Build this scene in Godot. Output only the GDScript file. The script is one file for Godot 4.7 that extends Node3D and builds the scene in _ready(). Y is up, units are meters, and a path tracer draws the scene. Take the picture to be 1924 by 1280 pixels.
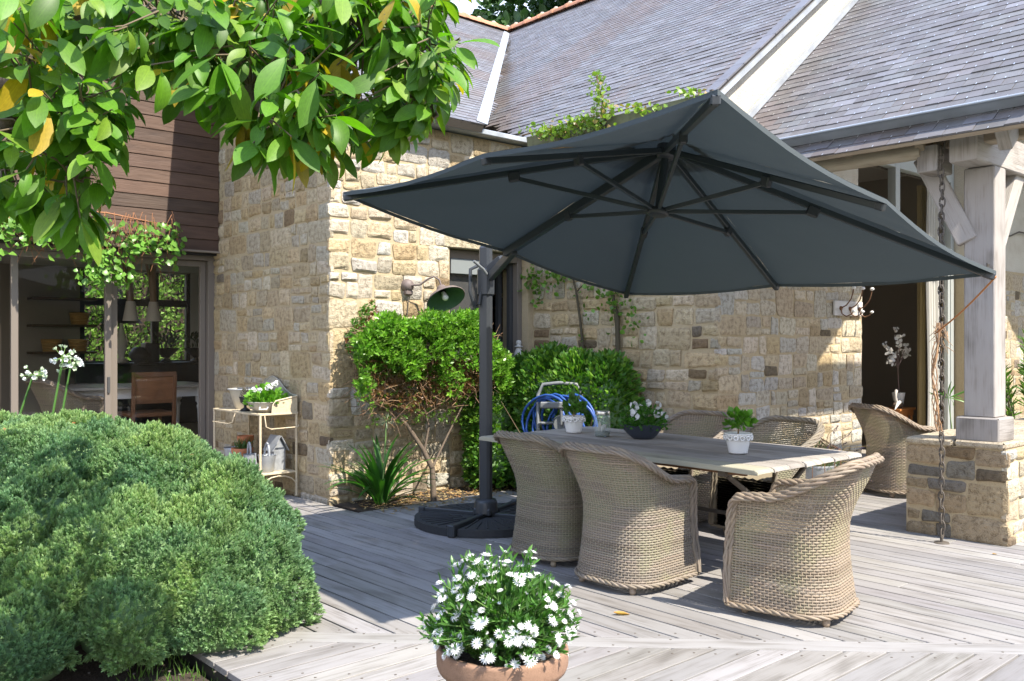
extends Node3D
# A stone house with slate roofs round a timber deck. World axes follow the house: x runs along the wall
# with the lamp, -z along the other wing (called v below), y is up.

const FOCAL := 1684.0      # photograph's focal length in its own pixels (1924 x 1280)
const EYE := 1.5
const CA := 0.743145
const SA := 0.669131
var rn := RandomNumberGenerator.new()
var taken := {}
var M := {}

func _ready() -> void:
	rn.seed = 20240607
	# ---- camera, sky, sun, exposure
	var cam := Camera3D.new()
	cam.name = "camera"
	cam.fov = rad_to_deg(2.0 * atan(640.0 / FOCAL))
	cam.near = 0.05
	cam.far = 400.0
	cam.position = Vector3(0, EYE, 0)
	cam.rotation_degrees = Vector3(0, -42.0, 0)
	add_child(cam)
	cam.current = true
	var sky_mat := ProceduralSkyMaterial.new()
	sky_mat.sky_top_color = Color(0.57, 0.65, 0.80)
	sky_mat.sky_horizon_color = Color(0.97, 0.93, 0.87)
	sky_mat.sky_curve = 0.16
	sky_mat.ground_horizon_color = Color(0.55, 0.56, 0.52)
	sky_mat.ground_bottom_color = Color(0.30, 0.32, 0.26)
	sky_mat.sky_energy_multiplier = 1.3
	sky_mat.sun_angle_max = 0.0
	var sky := Sky.new()
	sky.sky_material = sky_mat
	var env := Environment.new()
	env.background_mode = Environment.BG_SKY
	env.sky = sky
	env.background_energy_multiplier = 1.0
	env.tonemap_mode = Environment.TONE_MAPPER_LINEAR
	env.tonemap_exposure = 2.15
	env.sdfgi_enabled = true
	env.ssao_enabled = true
	env.ssil_enabled = true
	var we := WorldEnvironment.new()
	we.name = "environment"
	we.environment = env
	add_child(we)
	var sun := DirectionalLight3D.new()
	sun.name = "sun"
	sun.light_energy = 1.6
	sun.light_color = Color(1.0, 0.965, 0.91)
	sun.light_angular_distance = 0.55
	sun.shadow_enabled = true
	add_child(sun)
	sun.look_at_from_position(Vector3.ZERO, Vector3(-0.125, -1.0, -0.775), Vector3.UP)
	# ---- the place
	make_materials()
	build_ground()
	build_walls()
	build_roofs()
	build_veranda()
	build_openings()
	build_rooms()
	build_umbrella()
	build_table_and_chairs()
	build_trees()
	build_shrubs()
	build_climbers()
	build_potting_stand()
	build_table_things()
	build_small_things()

# ---------------------------------------------------------------- places
func W(u: float, h: float, v: float) -> Vector3:
	return Vector3(u, h, -v)

func ray(px: float, py: float) -> Vector3:
	var a := (px - 962.0) / FOCAL
	return Vector3(CA * a + SA, (640.0 - py) / FOCAL, SA * a - CA)

func on_h(px: float, py: float, h: float) -> Vector3:
	var r := ray(px, py)
	return Vector3(0, EYE, 0) + r * ((h - EYE) / r.y)

func on_u(px: float, py: float, u: float) -> Vector3:
	var r := ray(px, py)
	return Vector3(0, EYE, 0) + r * (u / r.x)

func on_v(px: float, py: float, v: float) -> Vector3:
	var r := ray(px, py)
	return Vector3(0, EYE, 0) + r * (v / -r.z)

func on_d(px: float, py: float, d: float) -> Vector3:
	return Vector3(0, EYE, 0) + ray(px, py) * d

# ---------------------------------------------------------------- naming
func numbered(called: String) -> String:
	var k: int = taken.get(called, 0)
	taken[called] = k + 1
	return called if k == 0 else "%s_%03d" % [called, k]

func tag(o: Node, label: String, category: String, group := "") -> Node:
	o.set_meta("label", label)
	o.set_meta("category", category)
	if group != "":
		o.set_meta("group", group)
	return o

func thing(called: String, label: String, category: String, at := Vector3.ZERO, turn := 0.0, group := "") -> Node3D:
	var o := Node3D.new()
	o.name = numbered(called)
	add_child(o)
	o.position = at
	o.rotation.y = turn
	tag(o, label, category, group)
	return o

func structure(called: String) -> Node3D:
	var o := Node3D.new()
	o.name = numbered(called)
	add_child(o)
	o.set_meta("kind", "structure")
	return o

func copy_of(o: Node3D, label := "") -> Node3D:
	var c: Node3D = o.duplicate()
	c.name = numbered(String(o.name).trim_suffix("_001"))
	add_child(c)
	if label != "":
		c.set_meta("label", label)
	return c

func part(mb: MB, called: String, m: Material, parent: Node) -> MeshInstance3D:
	return part_mesh(mb.mesh(), called, m, parent)

func part_mesh(me: Mesh, called: String, m: Material, parent: Node) -> MeshInstance3D:
	var o := MeshInstance3D.new()
	o.mesh = me
	o.material_override = m
	o.name = called
	parent.add_child(o, true)
	return o

func solo(mb: MB, called: String, m: Material, label: String, category: String, group := "") -> MeshInstance3D:
	var o := part_mesh(mb.mesh(), numbered(called), m, self)
	tag(o, label, category, group)
	return o

func scatter(called: String, me: Mesh, m: Material, xf: Array, cols: Array, parent: Node, stuff := true) -> MultiMeshInstance3D:
	var mm := MultiMesh.new()
	mm.transform_format = MultiMesh.TRANSFORM_3D
	mm.use_colors = true
	mm.mesh = me
	mm.instance_count = xf.size()
	for i in xf.size():
		mm.set_instance_transform(i, xf[i])
		mm.set_instance_color(i, cols[i % cols.size()])
	var o := MultiMeshInstance3D.new()
	o.multimesh = mm
	o.material_override = m
	o.name = called
	parent.add_child(o, true)
	if stuff:
		o.set_meta("kind", "stuff")
	return o

func rf(a: float, b: float) -> float:
	return rn.randf_range(a, b)

func tone(c: Color, spread: float) -> Color:
	var k := 1.0 + rf(-spread, spread)
	return Color(c.r * k * (1 + rf(-spread, spread) * 0.2), c.g * k, c.b * k * (1 + rf(-spread, spread) * 0.2))

func dir_basis(y_axis: Vector3, roll := 0.0) -> Basis:
	var y := y_axis.normalized()
	var a := Vector3.UP if absf(y.y) < 0.95 else Vector3.RIGHT
	var x := a.cross(y).normalized()
	var z := x.cross(y)
	return Basis(x, y, z) * Basis(Vector3.UP, roll)

# ---------------------------------------------------------------- mesh builder
class MB:
	var v := PackedVector3Array()
	var n := PackedVector3Array()
	var t := PackedVector2Array()
	var c := PackedColorArray()
	var ix := PackedInt32Array()
	var col := Color(1, 1, 1)
	var off := Vector2.ZERO

	func vert(p: Vector3, nn: Vector3, uv := Vector2.ZERO) -> int:
		v.append(p)
		n.append(nn)
		t.append(uv + off)
		c.append(col)
		return v.size() - 1

	func tri3(a: int, b: int, d: int) -> void:   # counter-clockwise from outside
		ix.append(a)
		ix.append(d)
		ix.append(b)

	func quad4(a: int, b: int, d: int, e: int) -> void:
		tri3(a, b, d)
		tri3(a, d, e)

	func quad(a: Vector3, b: Vector3, d: Vector3, e: Vector3, ua := Vector2(0, 0), ub := Vector2(1, 0), ud := Vector2(1, 1), ue := Vector2(0, 1)) -> void:
		var nn := (b - a).cross(e - a)
		if nn.length_squared() < 1e-14:
			nn = (d - b).cross(a - b)
		nn = nn.normalized()
		quad4(vert(a, nn, ua), vert(b, nn, ub), vert(d, nn, ud), vert(e, nn, ue))

	func tri(a: Vector3, b: Vector3, d: Vector3) -> void:
		var nn := (b - a).cross(d - a).normalized()
		tri3(vert(a, nn, Vector2(a.x, a.z)), vert(b, nn, Vector2(b.x, b.z)), vert(d, nn, Vector2(d.x, d.z)))

	# box with chamfered edges; uv.x runs in metres along the longest side
	func box(at: Vector3, size: Vector3, basis := Basis.IDENTITY, bev := 0.0) -> void:
		var h := size * 0.5
		var lx := 0
		if size.y > size.x and size.y >= size.z:
			lx = 1
		elif size.z > size.x:
			lx = 2
		for ax in 3:
			for s in [-1.0, 1.0]:
				var nl := Vector3.ZERO
				nl[ax] = s
				var a1 := (ax + 1) % 3
				var a2 := (ax + 2) % 3
				var id := []
				for k in [[-1, -1], [1, -1], [1, 1], [-1, 1]]:
					var p := Vector3.ZERO
					p[ax] = s * h[ax]
					p[a1] = k[0] * (h[a1] - bev)
					p[a2] = k[1] * (h[a2] - bev)
					var uv := Vector2(p[lx], p[a1] if a1 != lx else p[a2]) if ax != lx else Vector2(p[a1], p[a2])
					id.append(vert(at + basis * p, basis * nl, uv))
				if s > 0:
					quad4(id[0], id[1], id[2], id[3])
				else:
					quad4(id[3], id[2], id[1], id[0])
		if bev <= 0.0:
			return
		for ax in 3:            # edges run along ax
			var a1 := (ax + 1) % 3
			var a2 := (ax + 2) % 3
			for s1 in [-1.0, 1.0]:
				for s2 in [-1.0, 1.0]:
					var q := []
					for e in [-1.0, 1.0]:
						var p := Vector3.ZERO
						p[ax] = e * (h[ax] - bev)
						p[a1] = s1 * h[a1]
						p[a2] = s2 * (h[a2] - bev)
						q.append(p)
						var p2 := p
						p2[a1] = s1 * (h[a1] - bev)
						p2[a2] = s2 * h[a2]
						q.append(p2)
					var nl := Vector3.ZERO
					nl[a1] = s1
					nl[a2] = s2
					nl = basis * nl.normalized()
					var id := []
					for p in q:
						id.append(vert(at + basis * p, nl, Vector2(p[lx], p[a1])))
					if s1 * s2 > 0:
						quad4(id[1], id[3], id[2], id[0])
					else:
						quad4(id[0], id[2], id[3], id[1])
					# corner triangles are left to the neighbours' tiny gaps

	# stick between two points with a rectangular section: w across (horizontal), hgt the other way
	func bar(a: Vector3, b: Vector3, w: float, hgt: float, bev := 0.0) -> void:
		var d := b - a
		var y := d.normalized()
		var up := Vector3.UP if absf(y.y) < 0.97 else Vector3.RIGHT
		var x := y.cross(up).normalized()
		var z := x.cross(y).normalized()
		box((a + b) * 0.5, Vector3(w, d.length(), hgt), Basis(x, y, z), bev)

	func tube(pts: Array, rad, sides := 8, caps := true) -> void:
		var m := pts.size()
		var prev := Vector3.ZERO
		var base := v.size()
		var run := 0.0
		var ref := Vector3.ZERO
		for i in m:
			var p: Vector3 = pts[i]
			var d: Vector3 = (pts[mini(i + 1, m - 1)] - pts[maxi(i - 1, 0)]).normalized()
			if i == 0:
				ref = Vector3.UP if absf(d.y) < 0.9 else Vector3.RIGHT
				ref = (ref - d * ref.dot(d)).normalized()
			else:
				run += p.distance_to(prev)
				ref = (ref - d * ref.dot(d)).normalized()
			var side := d.cross(ref)
			var r: float = rad[i] if rad is Array else rad
			for k in sides + 1:
				var a := TAU * k / sides
				var nn := ref * cos(a) + side * sin(a)
				vert(p + nn * r, nn, Vector2(run, float(k) / sides * TAU * r))
			prev = p
		for i in m - 1:
			for k in sides:
				var a := base + i * (sides + 1) + k
				quad4(a, a + 1, a + sides + 2, a + sides + 1)
		if caps:
			for e in [0, m - 1]:
				var d: Vector3 = (pts[0] - pts[1]).normalized() if e == 0 else (pts[m - 1] - pts[m - 2]).normalized()
				var cid := vert(pts[e], d)
				var ring := []
				for k in sides:
					ring.append(vert(v[base + e * (sides + 1) + k], d))
				for k in sides:
					if e == 0:
						tri3(cid, ring[(k + 1) % sides], ring[k])
					else:
						tri3(cid, ring[k], ring[(k + 1) % sides])

	# profile: Array of Vector2(radius, height)
	func lathe(profile: Array, seg := 24, at := Vector3.ZERO, basis := Basis.IDENTITY, wob := 0.0) -> void:
		var m := profile.size()
		var base := v.size()
		for i in m:
			var p: Vector2 = profile[i]
			var a: Vector2 = profile[maxi(i - 1, 0)]
			var b: Vector2 = profile[mini(i + 1, m - 1)]
			var d := b - a
			var nn2 := Vector2(d.y, -d.x).normalized()
			for k in seg + 1:
				var an := TAU * k / seg
				var cs := Vector3(cos(an), 0, sin(an))
				var r := p.x * (1.0 + wob * sin(an * 3.0 + 1.0))
				vert(at + basis * (cs * r + Vector3.UP * p.y), basis * (cs * nn2.x + Vector3.UP * nn2.y).normalized(), Vector2(an * maxf(p.x, 0.02), p.y))
		for i in m - 1:
			for k in seg:
				var a := base + i * (seg + 1) + k
				quad4(a, a + seg + 1, a + seg + 2, a + 1)

	# rows of points, smooth; rows[i][j]
	func sheet(rows: Array, wrap := false, uvs := 1.0) -> void:
		var a := rows.size()
		var b: int = rows[0].size()
		var base := v.size()
		for i in a:
			for j in b:
				var du: Vector3 = rows[mini(i + 1, a - 1)][j] - rows[maxi(i - 1, 0)][j]
				var j1 := mini(j + 1, b - 1)
				var j0 := maxi(j - 1, 0)
				if wrap and j == 0:
					j0 = b - 2
				if wrap and j == b - 1:
					j1 = 1
				var dv: Vector3 = rows[i][j1] - rows[i][j0]
				var nn := dv.cross(du)
				nn = nn.normalized() if nn.length_squared() > 1e-16 else Vector3.UP
				vert(rows[i][j], nn, Vector2(float(j) / (b - 1), float(i) / maxf(a - 1, 1)) * uvs)
		for i in a - 1:
			for j in b - 1:
				var k := base + i * b + j
				quad4(k, k + 1, k + b + 1, k + b)

	# flat polygon (list of points, counter-clockwise from the side of the normal) given a thickness along -normal
	func slab(pts: Array, nn: Vector3, thick: float) -> void:
		var m := pts.size()
		var c0 := []
		var c1 := []
		var ax := (pts[1] - pts[0] as Vector3).normalized()
		var ay := nn.cross(ax)
		for p in pts:
			c0.append(vert(p, nn, Vector2((p - pts[0]).dot(ax), (p - pts[0]).dot(ay))))
			c1.append(vert(p - nn * thick, -nn, Vector2((p - pts[0]).dot(ax), (p - pts[0]).dot(ay))))
		for k in range(1, m - 1):
			tri3(c0[0], c0[k], c0[k + 1])
			tri3(c1[0], c1[k + 1], c1[k])
		for k in m:
			var a: Vector3 = pts[k]
			var b: Vector3 = pts[(k + 1) % m]
			var le := a.distance_to(b)
			quad(a - nn * thick, b - nn * thick, b, a, Vector2(0, 0), Vector2(le, 0), Vector2(le, thick), Vector2(0, thick))

	func smooth_from(base_v: int, base_i: int) -> void:   # averaged normals for what was added since
		for k in range(base_v, n.size()):
			n[k] = Vector3.ZERO
		var i := base_i
		while i < ix.size():
			var a := ix[i]
			var b := ix[i + 1]
			var d := ix[i + 2]
			var fn := (v[d] - v[a]).cross(v[b] - v[a])
			n[a] += fn
			n[b] += fn
			n[d] += fn
			i += 3
		for k in range(base_v, n.size()):
			n[k] = n[k].normalized() if n[k].length_squared() > 1e-20 else Vector3.UP

	func facets(soften: bool) -> void:   # split faces get their own normals, partly blended
		var sv := v.duplicate()
		var sc := c.duplicate()
		var si := ix.duplicate()
		smooth_from(0, 0)
		var sn := n.duplicate()
		v = PackedVector3Array()
		n = PackedVector3Array()
		t = PackedVector2Array()
		c = PackedColorArray()
		ix = PackedInt32Array()
		for i in range(0, si.size(), 3):
			var fn := (sv[si[i + 2]] - sv[si[i]]).cross(sv[si[i + 1]] - sv[si[i]]).normalized()
			for k in 3:
				col = sc[si[i + k]]
				ix.append(vert(sv[si[i + k]], fn.lerp(sn[si[i + k]], 0.55 if soften else 0.2).normalized()))

	func mesh() -> ArrayMesh:
		var me := ArrayMesh.new()
		var arr := []
		arr.resize(Mesh.ARRAY_MAX)
		arr[Mesh.ARRAY_VERTEX] = v
		arr[Mesh.ARRAY_NORMAL] = n
		arr[Mesh.ARRAY_TEX_UV] = t
		arr[Mesh.ARRAY_COLOR] = c
		arr[Mesh.ARRAY_INDEX] = ix
		me.add_surface_from_arrays(Mesh.PRIMITIVE_TRIANGLES, arr)
		return me

# ---------------------------------------------------------------- materials
func noise(sd: int, freq: float, oct := 4, kind := FastNoiseLite.TYPE_SIMPLEX_SMOOTH) -> FastNoiseLite:
	var f := FastNoiseLite.new()
	f.seed = sd
	f.noise_type = kind
	f.frequency = freq
	f.fractal_octaves = oct
	return f

func noise_image(sd: int, size_x: int, size_y: int, freq: float, oct := 5) -> Image:
	return noise(sd, freq, oct).get_seamless_image(size_x, size_y, false, false, 0.15)

func ramp_texture(im: Image, stops: Array) -> ImageTexture:   # stops: [position, linear colour]
	var w := im.get_width()
	var h := im.get_height()
	var lut := PackedByteArray()
	lut.resize(256 * 3)
	for k in 256:
		var x := k / 255.0
		var i := 0
		while i < stops.size() - 2 and x > stops[i + 1][0]:
			i += 1
		var f := clampf((x - stops[i][0]) / maxf(stops[i + 1][0] - stops[i][0], 1e-4), 0, 1)
		var cc: Color = (stops[i][1] as Color).lerp(stops[i + 1][1], f).linear_to_srgb()
		lut[k * 3] = int(clampf(cc.r, 0, 1) * 255)
		lut[k * 3 + 1] = int(clampf(cc.g, 0, 1) * 255)
		lut[k * 3 + 2] = int(clampf(cc.b, 0, 1) * 255)
	var src := im.duplicate() as Image
	src.convert(Image.FORMAT_L8)
	var a := src.get_data()
	var out := PackedByteArray()
	out.resize(w * h * 3)
	for k in w * h:
		var g := a[k] * 3
		out[k * 3] = lut[g]
		out[k * 3 + 1] = lut[g + 1]
		out[k * 3 + 2] = lut[g + 2]
	return ImageTexture.create_from_image(Image.create_from_data(w, h, false, Image.FORMAT_RGB8, out))

func mix_images(a: Image, b: Image, share: float) -> Image:   # grey mean, stretched to the full range
	a.convert(Image.FORMAT_L8)
	b.convert(Image.FORMAT_L8)
	var x := a.get_data()
	var y := b.get_data()
	var lo := 255.0
	var hi := 0.0
	var s := PackedFloat32Array()
	s.resize(x.size())
	for k in x.size():
		s[k] = x[k] * (1.0 - share) + y[k] * share
		lo = minf(lo, s[k])
		hi = maxf(hi, s[k])
	for k in x.size():
		x[k] = int((s[k] - lo) / (hi - lo) * 255.0)
	return Image.create_from_data(a.get_width(), a.get_height(), false, Image.FORMAT_L8, x)

func normal_tex(im: Image, strength: float) -> ImageTexture:
	var b := im.duplicate() as Image
	b.convert(Image.FORMAT_RGBA8)
	b.bump_map_to_normal_map(strength)
	return ImageTexture.create_from_image(b)

func sm(lin: Color, rough := 0.7, tex: Texture2D = null, nrm: Texture2D = null, scale := 1.0, tri := true, vcol := false) -> StandardMaterial3D:
	var m := StandardMaterial3D.new()
	m.albedo_color = lin.linear_to_srgb()
	m.roughness = rough
	m.albedo_texture = tex
	m.vertex_color_use_as_albedo = vcol
	if nrm:
		m.normal_enabled = true
		m.normal_texture = nrm
	if tri and (tex or nrm):
		m.uv1_triplanar = true
		m.uv1_world_triplanar = true
	m.uv1_scale = Vector3.ONE * scale
	m.cull_mode = BaseMaterial3D.CULL_DISABLED
	return m

func leafy(lin: Color, back: Color, rough := 0.45) -> StandardMaterial3D:
	var m := sm(lin, rough, null, null, 1.0, false, true)
	m.backlight_enabled = true
	m.backlight = back.linear_to_srgb()
	return m

func make_materials() -> void:
	var fine := noise_image(3, 512, 512, 0.02, 6)
	var coarse := noise_image(9, 512, 512, 0.006, 4)
	var grit := noise_image(21, 512, 512, 0.09, 3)
	var stone_im := mix_images(fine, grit, 0.45)
	var g1 := Color(1, 1, 1)
	# sandstone: pale grain, brown iron stains and dark lichen specks (multiplied by each stone's own colour)
	var stone_tx := ramp_texture(stone_im, [[0.0, Color(0.30, 0.27, 0.22)], [0.25, Color(0.55, 0.51, 0.45)], [0.42, Color(0.84, 0.81, 0.75)], [0.66, Color(1, 0.99, 0.96)], [0.84, Color(0.96, 0.84, 0.64)], [1.0, Color(1.0, 0.95, 0.86)]])
	var stone_nm := normal_tex(stone_im, 12.0)
	M.stone = sm(Color(1, 1, 1), 0.92, stone_tx, stone_nm, 1.6, true, true)
	var mort_tx := ramp_texture(mix_images(fine, grit, 0.7), [[0.0, Color(0.72, 0.69, 0.62)], [0.4, Color(0.9, 0.88, 0.84)], [1.0, g1]])
	M.mortar = sm(Color(0.49, 0.40, 0.26), 0.95, mort_tx, normal_tex(grit, 5.0), 2.0)
	M.plaster = sm(Color(0.52, 0.485, 0.41), 0.9, ramp_texture(coarse, [[0.0, Color(0.86, 0.82, 0.78)], [0.45, Color(0.97, 0.96, 0.94)], [1.0, g1]]), normal_tex(grit, 2.0), 0.7)
	# weathered boards: long streaks
	var st1 := noise(31, 0.02, 4)
	var wood := Image.create(1024, 512, false, Image.FORMAT_L8)
	var st2 := noise(37, 0.05, 3)
	var st3 := noise(41, 0.012, 3)
	var wd := PackedByteArray()
	wd.resize(1024 * 512)
	for y in 512:
		for x in 1024:
			var an := TAU * x / 1024.0
			var cx := cos(an) * 36.0
			var cy := sin(an) * 36.0
			var g := st1.get_noise_3d(cx * 0.6, cy * 0.6, y * 1.3) * 0.55 + st2.get_noise_3d(cx * 0.5, cy * 0.5, y * 5.0) * 0.42 + st3.get_noise_3d(cx * 2.4, cy * 2.4, y * 0.8) * 0.5
			wd[y * 1024 + x] = int(clampf(0.5 + g * 0.6, 0, 1) * 255)
	wood.set_data(1024, 512, false, Image.FORMAT_L8, wd)
	M.wood_im = wood
	var wood_nm := normal_tex(wood, 3.0)
	var deck_tx := ramp_texture(wood, [[0.0, Color(0.45, 0.43, 0.40)], [0.28, Color(0.70, 0.68, 0.65)], [0.5, Color(0.92, 0.91, 0.90)], [1.0, g1]])
	M.deck = sm(Color(1, 1, 1), 0.78, deck_tx, wood_nm, 1.0, false, true)
	M.deck.uv1_scale = Vector3(0.45, 1.7, 1)
	M.deck.normal_scale = 0.7
	M.beam = sm(Color(1, 1, 1), 0.85, deck_tx, wood_nm, 1.0, false, true)
	M.beam.uv1_scale = Vector3(0.6, 1.2, 1)
	M.siding = sm(Color(1, 1, 1), 0.7, ramp_texture(wood, [[0.0, Color(0.35, 0.32, 0.30)], [0.4, Color(0.75, 0.72, 0.7)], [1.0, g1]]), wood_nm, 1.0, false, true)
	M.siding.uv1_scale = Vector3(0.5, 1.2, 1)
	M.wood = sm(Color(1, 1, 1), 0.5, ramp_texture(wood, [[0.0, Color(0.5, 0.45, 0.4)], [0.5, Color(0.85, 0.83, 0.8)], [1.0, g1]]), null, 1.0, false, true)
	var slate_tx := ramp_texture(mix_images(fine, coarse, 0.55), [[0.0, Color(0.62, 0.58, 0.58)], [0.35, Color(0.86, 0.84, 0.84)], [0.7, Color(0.96, 0.97, 0.99)], [1.0, g1]])
	M.slate = sm(Color(1, 1, 1), 0.55, slate_tx, normal_tex(fine, 2.0), 1.1, true, true)
	M.hook = sm(Color(0.75, 0.75, 0.74), 0.35)
	M.hook.metallic = 0.8
	M.zinc = sm(Color(0.42, 0.45, 0.48), 0.45, ramp_texture(coarse, [[0.0, Color(0.7, 0.7, 0.7)], [0.6, Color(0.95, 0.95, 0.95)], [1.0, g1]]), null, 0.9)
	M.zinc.metallic = 0.35
	M.tile = sm(Color(1, 1, 1), 0.85, ramp_texture(stone_im, [[0.0, Color(0.45, 0.42, 0.38)], [0.4, Color(0.9, 0.88, 0.86)], [1.0, g1]]), null, 2.0, true, true)
	M.soil = sm(Color(0.07, 0.05, 0.035), 1.0, ramp_texture(stone_im, [[0.0, Color(0.3, 0.3, 0.3)], [1.0, g1]]), normal_tex(stone_im, 8.0), 1.5)
	M.ground = sm(Color(0.09, 0.10, 0.045), 1.0, ramp_texture(stone_im, [[0.0, Color(0.45, 0.5, 0.35)], [1.0, g1]]), null, 0.7)
	M.stonefloor = sm(Color(0.34, 0.31, 0.27), 0.7, mort_tx, null, 1.0)
	# metals, frames, glass
	M.frame = sm(Color(0.17, 0.145, 0.12), 0.45)
	M.frame_pale = sm(Color(0.34, 0.36, 0.34), 0.45)
	M.frame_dark = sm(Color(0.055, 0.055, 0.055), 0.5)
	M.frame_grey = sm(Color(0.20, 0.22, 0.22), 0.45)
	M.glass = StandardMaterial3D.new()
	M.glass.albedo_color = Color(0.10, 0.12, 0.12, 0.04)
	M.glass.transparency = BaseMaterial3D.TRANSPARENCY_ALPHA
	M.glass.roughness = 0.02
	M.glass.metallic_specular = 0.75
	M.charcoal = sm(Color(0.035, 0.040, 0.046), 0.42)
	M.charcoal_rough = sm(Color(0.030, 0.033, 0.038), 0.7, ramp_texture(stone_im, [[0.0, Color(0.6, 0.6, 0.6)], [1.0, g1]]), null, 3.0)
	M.rib = sm(Color(0.030, 0.040, 0.046), 0.38)
	M.canopy = sm(Color(0.072, 0.088, 0.094), 0.8, ramp_texture(mix_images(grit, fine, 0.4), [[0.0, Color(0.9, 0.9, 0.9)], [1.0, g1]]), normal_tex(grit, 0.6), 3.0)
	M.canopy.backlight_enabled = true
	M.canopy.backlight = Color(0.42, 0.46, 0.49)
	M.steel = sm(Color(0.55, 0.55, 0.54), 0.3)
	M.steel.metallic = 0.9
	var galv_tx := ramp_texture(coarse, [[0.0, Color(0.6, 0.62, 0.64)], [0.5, Color(0.85, 0.86, 0.87)], [1.0, g1]])
	M.galv = sm(Color(0.46, 0.48, 0.50), 0.5, galv_tx, null, 4.0)
	M.galv.metallic = 0.45
	M.enamel = sm(Color(0.46, 0.43, 0.36), 0.4, galv_tx, null, 3.0)
	M.iron = sm(Color(0.10, 0.085, 0.07), 0.7, mort_tx, null, 4.0)
	M.rust = sm(Color(0.19, 0.10, 0.055), 0.9, mort_tx, null, 5.0)
	M.rusty_zinc = sm(Color(0.17, 0.13, 0.115), 0.6, galv_tx, null, 4.0)
	M.green_enamel = sm(Color(0.055, 0.11, 0.075), 0.35)
	M.cream = sm(Color(0.58, 0.50, 0.36), 0.55, ramp_texture(stone_im, [[0.0, Color(0.45, 0.36, 0.26)], [0.3, Color(0.9, 0.87, 0.8)], [1.0, g1]]), null, 3.0)
	M.white = sm(Color(0.76, 0.76, 0.74), 0.55)
	M.white_glaze = sm(Color(0.74, 0.74, 0.72), 0.3)
	M.offwhite = sm(Color(0.58, 0.56, 0.52), 0.7, mort_tx, null, 4.0)
	M.terracotta = sm(Color(0.50, 0.19, 0.09), 0.85, mort_tx, null, 4.0)
	M.old_terracotta = sm(Color(0.27, 0.165, 0.11), 0.9, ramp_texture(stone_im, [[0.0, Color(0.55, 0.5, 0.46)], [0.5, Color(0.95, 0.92, 0.9)], [1.0, Color(1, 0.98, 0.95)]]), normal_tex(stone_im, 2.0), 3.0)
	M.bowl = sm(Color(0.035, 0.045, 0.065), 0.5)
	M.hose = sm(Color(0.02, 0.075, 0.28), 0.45)
	M.plastic_grey = sm(Color(0.15, 0.16, 0.16), 0.5)
	M.wicker = sm(Color(1, 1, 1), 0.62, null, null, 1.0, false, true)
	M.wicker_b = sm(Color(0.90, 0.92, 0.88), 0.66, null, null, 1.0, false, true)
	M.wicker_c = sm(Color(1.10, 1.04, 0.96), 0.6, null, null, 1.0, false, true)
	M.curtain = sm(Color(0.62, 0.60, 0.54), 0.9)
	M.curtain.backlight_enabled = true
	M.curtain.backlight = Color(0.5, 0.5, 0.48)
	M.linen = sm(Color(0.30, 0.24, 0.12), 0.95)
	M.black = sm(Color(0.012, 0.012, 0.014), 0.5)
	M.screen = sm(Color(0.006, 0.007, 0.012), 0.12)
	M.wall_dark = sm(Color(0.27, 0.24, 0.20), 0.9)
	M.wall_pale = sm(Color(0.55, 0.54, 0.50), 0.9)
	M.ceiling = sm(Color(0.62, 0.60, 0.56), 0.9)
	M.tint = sm(Color(1, 1, 1), 0.6, null, null, 1.0, false, true)
	M.tint_gloss = sm(Color(1, 1, 1), 0.3, null, null, 1.0, false, true)
	M.bark = sm(Color(0.17, 0.13, 0.095), 0.95, ramp_texture(stone_im, [[0.0, Color(0.35, 0.33, 0.3)], [1.0, g1]]), normal_tex(stone_im, 6.0), 4.0)
	M.twig = sm(Color(1, 1, 1), 0.9, null, null, 1.0, false, true)
	# foliage (colours come from the leaves)
	# leaf blade with pale midrib and side veins (u across, v along)
	var vein := Image.create(128, 256, false, Image.FORMAT_RGB8)
	var mott := noise(61, 0.03, 3)
	for y in 256:
		for x in 128:
			var cx := absf(x - 63.5) / 63.5
			var side := absf(fposmod((y / 256.0 - cx * 0.16) * 9.0, 1.0) - 0.5)
			var k := maxf(1.0 - cx * 16.0, 0.0) + 0.45 * maxf(1.0 - side * 13.0, 0.0) * (1.0 - cx)
			var m0 := 0.80 + 0.16 * mott.get_noise_2d(x * 2.0, y)
			vein.set_pixel(x, y, Color(m0, m0, m0).lerp(Color(1.0, 1.0, 0.85), clampf(k, 0, 1)).linear_to_srgb())
	M.big_leaf = leafy(Color(1, 1, 1), Color(0.80, 1.0, 0.22), 0.48)
	M.big_leaf.albedo_texture = ImageTexture.create_from_image(vein)
	M.leaf = leafy(Color(1, 1, 1), Color(0.62, 0.80, 0.22), 0.36)
	M.leaf_matt = leafy(Color(1, 1, 1), Color(0.40, 0.55, 0.22), 0.6)
	M.petal = leafy(Color(1, 1, 1), Color(0.5, 0.5, 0.5), 0.7)
	M.mossy = sm(Color(0.19, 0.20, 0.12), 0.8, galv_tx, null, 3.0)
	M.white_petal = sm(Color(0.80, 0.80, 0.79), 0.7)
	M.white_petal.backlight_enabled = true
	M.white_petal.backlight = Color(0.6, 0.6, 0.6)
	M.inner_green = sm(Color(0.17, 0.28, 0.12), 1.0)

# ---------------------------------------------------------------- ground and deck
const DECK := 0.0

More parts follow.
